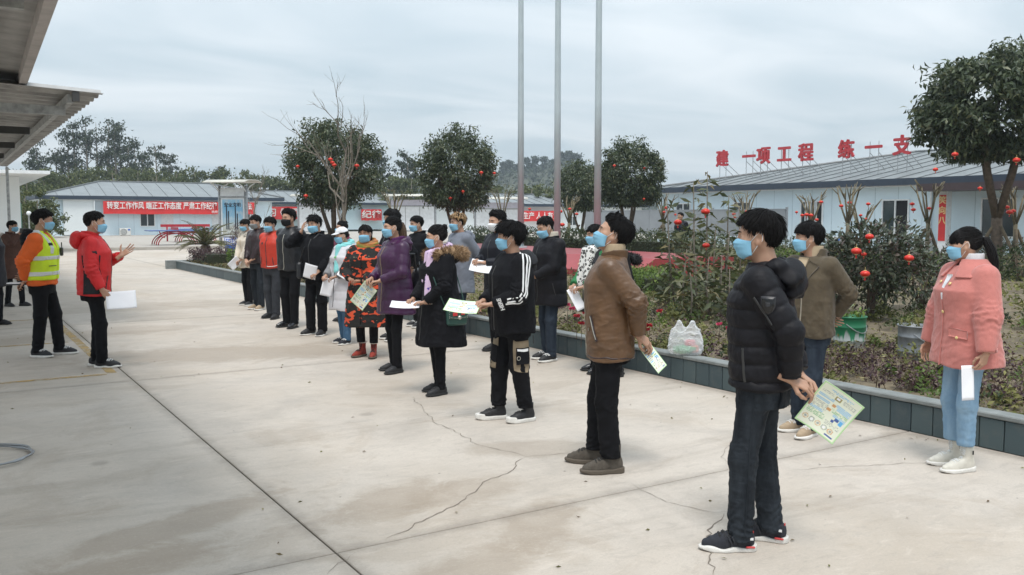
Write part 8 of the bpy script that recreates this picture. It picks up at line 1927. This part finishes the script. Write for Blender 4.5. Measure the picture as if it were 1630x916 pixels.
if want('C'):
    p = person('man in orange jacket and yellow reflective safety vest standing beside the speaker', .98, 11.91, -72, 1.73, pose='behind', head=(6, -4, 0), seed=24, group=SPK, bulk=.98, top=dict(mat='orange', hem=.84, grow=.020, up=.080, fore=.070, cuff=.054, wr=.009, collar='hood', hood_mat='black_matte'), legs=dict(mat='trouser_black', thigh=.094, knee=.072, ankle=.060, fold=.008, stack=.009), shoe=dict(kind='sneaker', mat='shoe_black', sole='sole_white', lace='lace_white', size=1.02),
        poseR=((.15, -.13, .90), (.9, -.45, 0), (-.30, -.75, -.4)), feet=dict(L=(-.10, .13, -6), R=(.09, -.06, 18)), hair=HR('short', top=.028, side=.012, back=.018, tuft=560, tl=.05, wild=.3, lift=.2), handk=dict(R='hold', nR=(-.2, .3, -.8)))
    def fv_(q):
        S_, E_, W_ = p.arm['R']; S2, E2, W2 = p.arm['L']
        d = smin(p.ftorso(q), smin(cap(q, (.05, -.022, 1.402), S_ - [.03, 0, 0], .046, .070), cap(q, (-.05, -.022, 1.402), S2 + [.03, 0, 0], .046, .070), .05), .05) - .014 - .003 * fold(q, 15, 3)
        d = np.maximum(d, np.abs(q[:, 0]) - .212 + .05 * np.clip((q[:, 2] - 1.20) / .2, 0, 1)); d = np.maximum(d, .90 - q[:, 2]); v_ = .010 + .30 * np.clip(q[:, 2] - 1.26, 0, 1)
        return np.maximum(d, np.where(q[:, 1] > .02, v_ - np.abs(q[:, 0]), -1))
    V, F = snet(fv_, (-.3, -.25, .88), (.3, .25, 1.52), p.hb); vest = link('safety_vest', np_mesh('safety_vest', V, F), M['hi_vis'], p.root)
    for z in (.975, 1.155):
        V, F = snet(lambda q: np.maximum(np.maximum(fv_(q) - .004, np.abs(q[:, 2] - z - .02 * q[:, 1]) - .026), -(fv_(q) + .006)), (-.3, -.25, z - .06), (.3, .25, z + .06), .009); link('reflective_band', np_mesh('reflective_band', V, F), M['reflective'], vest)
    for sx in (-1, 1):
        V, F = snet(lambda q: np.maximum(np.maximum(np.maximum(fv_(q) - .004, np.abs(q[:, 0] - sx * .125) - .026), 1.20 - q[:, 2]), -(fv_(q) + .006)), (-.3, -.25, 1.16), (.3, .25, 1.52), .009); link('reflective_band', np_mesh('reflective_band', V, F), M['reflective'], vest)
    strip(p, fv_, [(.05, .2, 1.065), (.17, .13, 1.065)], .008, 'zip_dark', 'pocket_zip', .005, parent=vest); patch(p, fv_, (.125, .14, 1.31), (1, -.4, 0), (0, 0, 1), .055, .035, 'charcoal', 'name_tag', .007, parent=vest)
    r = empty('radio', (0, 0, 0), 0, 'small handheld radio clipped to the safety vest', 'radio'); held_thing(p, r); MB().box((-.09, .195, 1.22), (.05, .03, .10), bev=.008).build('body', M['zip_dark'], r); MB().tube([(-.10, .195, 1.27), (-.10, .195, 1.33)], .006, 6).build('antenna', M['zip_dark'], r)
    r = empty('notebook', (0, 0, 0), 0, 'black notebook with white pages held behind the man in the safety vest', 'notebook'); held_thing(p, r)
    MB().box((.09, -.235, .855), (.15, .20, .016), bev=.003).build('cover', M['zip_dark'], r); MB().box((.09, -.235, .869), (.142, .19, .012)).build('pages', M['paper_white'], r)
if want('B'):
    p = person('woman in long brown coat aiming a camera behind the man in the safety vest', 1.08, 18.9, -50, 1.585, True, head=(4, -2, 0), seed=25, group=SPK, top=dict(mat='brown_coat', hem=.55, grow=.024, flare=.03, up=.074, fore=.064, cuff=.05, collar='stand', name='coat'), legs=dict(thigh=.08, knee=.06, ankle=.05), shoe=dict(kind='boot', mat='shoe_black', sole='sole_black', lace=None), poseR=((.10, .24, 1.44), (.9, -.1, -.9), (-.5, .7, .3)), poseL=((-.06, .26, 1.43), (-.9, -.1, -.9), (.4, .7, .3)), handk=dict(L='hold', R='hold'), feet=dict(L=(-.08, .12, -6), R=(.09, -.08, 8)), hair=HR('women', top=.015, side=.013, back=.014, tuft=260, tl=.06, wild=.1))
    fur(p, 'fur_trim', [(.10, -.10, 1.42), (.06, -.19, 1.36), (0, -.21, 1.34), (-.06, -.19, 1.36), (-.10, -.10, 1.42)], .055, 900, .05, 'fur_white', 6)
    g = MB()
    for sx in (-1, 1): g.tube(hframe(p, [(sx * .032 + .022 * math.cos(a), .098, .002 + .018 * math.sin(a)) for a in np.linspace(0, 2 * PI, 13)]), .0016, 4)
    g.build('glasses', M['zip_dark'], p.root)
    r = empty('camera', (0, 0, 0), 0, 'black camera with long lens held up by the woman in the brown coat', 'camera'); held_thing(p, r); MB().box((.03, .30, 1.50), (.14, .07, .10), bev=.012).build('body', M['zip_dark'], r); o = MB().lathe([(0, 0), (.042, 0), (.046, .07), (.04, .15), (.0, .15)], n=16).build('lens', M['zip_dark'], r, True, (.03, .33, 1.50)); o.rotation_euler = (R(-90), 0, 0)
if want('A'):
    p = person('person in dark hooded coat cut off by the left edge of the picture', 0.62, 15.7, -60, 1.62, True, head=(0, 0, 0), seed=26, group=SPK, top=dict(mat='navy_nylon', hem=.62, grow=.03, flare=.03, collar='none', name='coat'), legs=dict(thigh=.08, knee=.06, ankle=.05), shoe=dict(kind='boot', mat='shoe_black', sole='sole_black', lace=None), hair=HR('women', tuft=200))
    fur(p, 'fur_trim', [(.12, .0, 1.42), (.12, -.10, 1.42), (.06, -.19, 1.40), (0, -.21, 1.39), (-.06, -.19, 1.40), (-.12, -.10, 1.42)], .05, 800, .045, 'fur_tan', 8)
# ================================================================== SMALL THINGS IN AND ON THE BED
def drum(px, py, s_, mat, label, seed, leafm):
    g = G(px, py, .2); r = empty('paint_drum', (g.x, g.y, .19), 0, label, 'drum', 'paint drums used as planters')
    MB().lathe([(.0, .0), (.165, 0), (.170, .02), (.170, .10), (.176, .108), (.170, .116), (.172, .25), (.178, .258), (.172, .266), (.176, .355), (.186, .365), (.186, .375), (.176, .375), (.172, .33), (0, .33)], n=28).build('shell', M[mat], r, True)
    MB().lathe([(0, .335), (.17, .332)], n=20).build('soil', M['soil'], r)
    MB().tube([(.18 * math.cos(a), .18 * math.sin(a), .30 - .10 * math.sin((a - 3.6) / 2.2 * PI)) for a in np.linspace(3.6, 5.8, 12)], .004, 5).build('handle', M['galv'], r, True)
    rng = np.random.default_rng(seed); n = 70; a = rng.random(n) * 6.28; q = rng.random(n) ** .5 * .17; C = np.stack([q * np.cos(a), q * np.sin(a), .36 + .09 * rng.random(n)], 1)
    link('foliage', leaf_mesh('foliage', C, rng.normal(size=(n, 3)) + [0, 0, .8], .07, .025, rng), M[leafm], r); r.scale = (s_,) * 3; return r
t = NT('drum_green'); v = t.coord(); sp_ = t.n('ShaderNodeSeparateXYZ'); t.l(v, sp_.inputs[0]); drip = t.noise(t.coord(scale=(1, 1, .08)), 22, 3, .6)
f = t.math('ADD', sp_.outputs['Z'], t.math('MULTIPLY', drip, .42)); c = t.mix(t.ramp(f, [(.36, 0), (.40, 1)]), (.33, .36, .35), (.02, .16, .075)); t.color(c); t.set(Roughness=.4, Metallic=.1); M['drum_green'] = t.m
plain('drum_grey', (.25, .265, .28), .42, metal=.5, var=.3, scale=9)
drum(1351, 555, 1.0, 'drum_green', 'green paint-dripped metal drum planter behind the man in olive', 1, 'leaf_hedge')
drum(1457, 574, 1.0, 'drum_grey', 'grey metal drum planter beside the sleeve of the woman in pink', 2, 'leaf_grass')
# thin plastic carrier bag on the kerb
g = G(1091, 563, .275)
r = empty('plastic_bag', (g.x, g.y, .268), R(-46), 'thin white plastic carrier bag with groceries sitting on the planter kerb', 'bag')
r.scale = (1.12, 1.0, 1.08); t = NT('film'); t.color((.84, .86, .88)); t.set(Roughness=.38, Specular_IOR_Level=.5); tr = t.n('ShaderNodeBsdfTransparent'); ms = t.n('ShaderNodeMixShader'); lw = t.n('ShaderNodeLayerWeight'); lw.inputs[0].default_value = .35
t.l(t.ramp(lw.outputs['Facing'], [(0, .34), (1, .90)]), ms.inputs[0]); t.l(tr.outputs[0], ms.inputs[1]); t.l(t.b.outputs[0], ms.inputs[2]); t.l(ms.outputs[0], t.o.inputs['Surface']); M['film'] = t.m
def fbag(p):
    z = p[:, 2]; a = np.interp(z, [0, .04, .12, .20, .26, .40], [.13, .155, .15, .115, .075, .05]); b = np.interp(z, [0, .04, .12, .20, .26, .40], [.07, .095, .09, .065, .035, .02])
    d = loft(p, [(0, .13, .07, 0), (.04, .155, .095, 0), (.12, .152, .09, 0), (.20, .130, .055, 0), (.235, .115, .03, 0)])
    for sx in (-1, 1):
        for sy in (-1, 1):
            d = smin(d, cap(p * [1, 1, 1], (sx * .085, sy * .02, .20), (sx * .060, sy * .012, .30), .030, .012), .03); d = smin(d, cap(p, (sx * .060, sy * .012, .30), (sx * .025, sy * .01, .24), .012, .022), .015)
    return d - .010 * fold(p, 42, 3, (1, 1, .6)) - .004 * fold(p, 120, 5)
V, F = snet(fbag, (-.22, -.16, 0.001), (.22, .16, .36), .005); link('film', np_mesh('film', V, F), M['film'], r)
for nm, c, d, mt in (('bottle', (-.05, .0, .075), .042, 'bag_bottle'), ('bottle', (-.10, .02, .06), .036, 'bag_bottle')):
    if mt not in M: plain(mt, (.02, .30, .08), .2)
    b = MB().lathe([(0, 0), (d, .003), (d, .10), (d * .4, .135), (d * .4, .15), (0, .15)], n=14); o = b.build(nm, M[mt], r, True, (c[0], c[1], .035)); o.rotation_euler = (R(80), 0, R(70))
for c, d, mt, cc in (((.06, .0, .055), (.10, .09, .07), 'pack_orange', (.62, .22, .12)), ((.04, -.02, .11), (.09, .06, .06), 'pack_red', (.5, .05, .06)), ((.09, .02, .03), (.08, .08, .05), 'pack_white', (.7, .7, .72))):
    plain(mt, cc, .35); MB().box(c, d, rz=.4, bev=.012).build('packet', M[mt], r)
# dry leaves and grit lying on the concrete
rng = np.random.default_rng(31); n = 170; X = rng.uniform(-2, 6.1, n); Y = 2.2 + 14 * rng.random(n) ** 1.6
k = rng.random(n) < .35; X[k] = 6.2 - np.abs(rng.normal(size=k.sum())) * .25
Dd = rng.normal(size=(n, 3)); Dd[:, 2] *= .1
tag(link('fallen_leaves', leaf_mesh('fallen_leaves', np.stack([X, Y, np.full(n, .008)], 1), Dd, .028 * (.5 + rng.random(n)), .013, rng, .15, .1), M['leaf_cover']), kind='stuff')
# person far behind the saplings near the hoarding
if want('Z'):
    g = GD(1084, 28, .2); p = person('small dark figure seen through the tall saplings near the hoarding', g.x, g.y, 40, 1.68, seed=40, mask=None, hair=HR('short', tuft=120), top=dict(mat='navy_nylon', hem=.8, grow=.02), group='passers-by'); p.root.location.z = .1
# ================================================================== AIR
hz = NT('haze'); hz.t.nodes.remove(hz.b); pv = hz.n('ShaderNodeVolumePrincipled'); pv.inputs['Color'].default_value = (.80, .90, .98, 1); pv.inputs['Density'].default_value = .00065; pv.inputs['Anisotropy'].default_value = 0.2
hz.l(pv.outputs[0], hz.o.inputs['Volume'])
hb_ = MB().box((150, 260, 21), (900, 900, 46)).build('haze', hz.m); tag(hb_, kind='stuff')
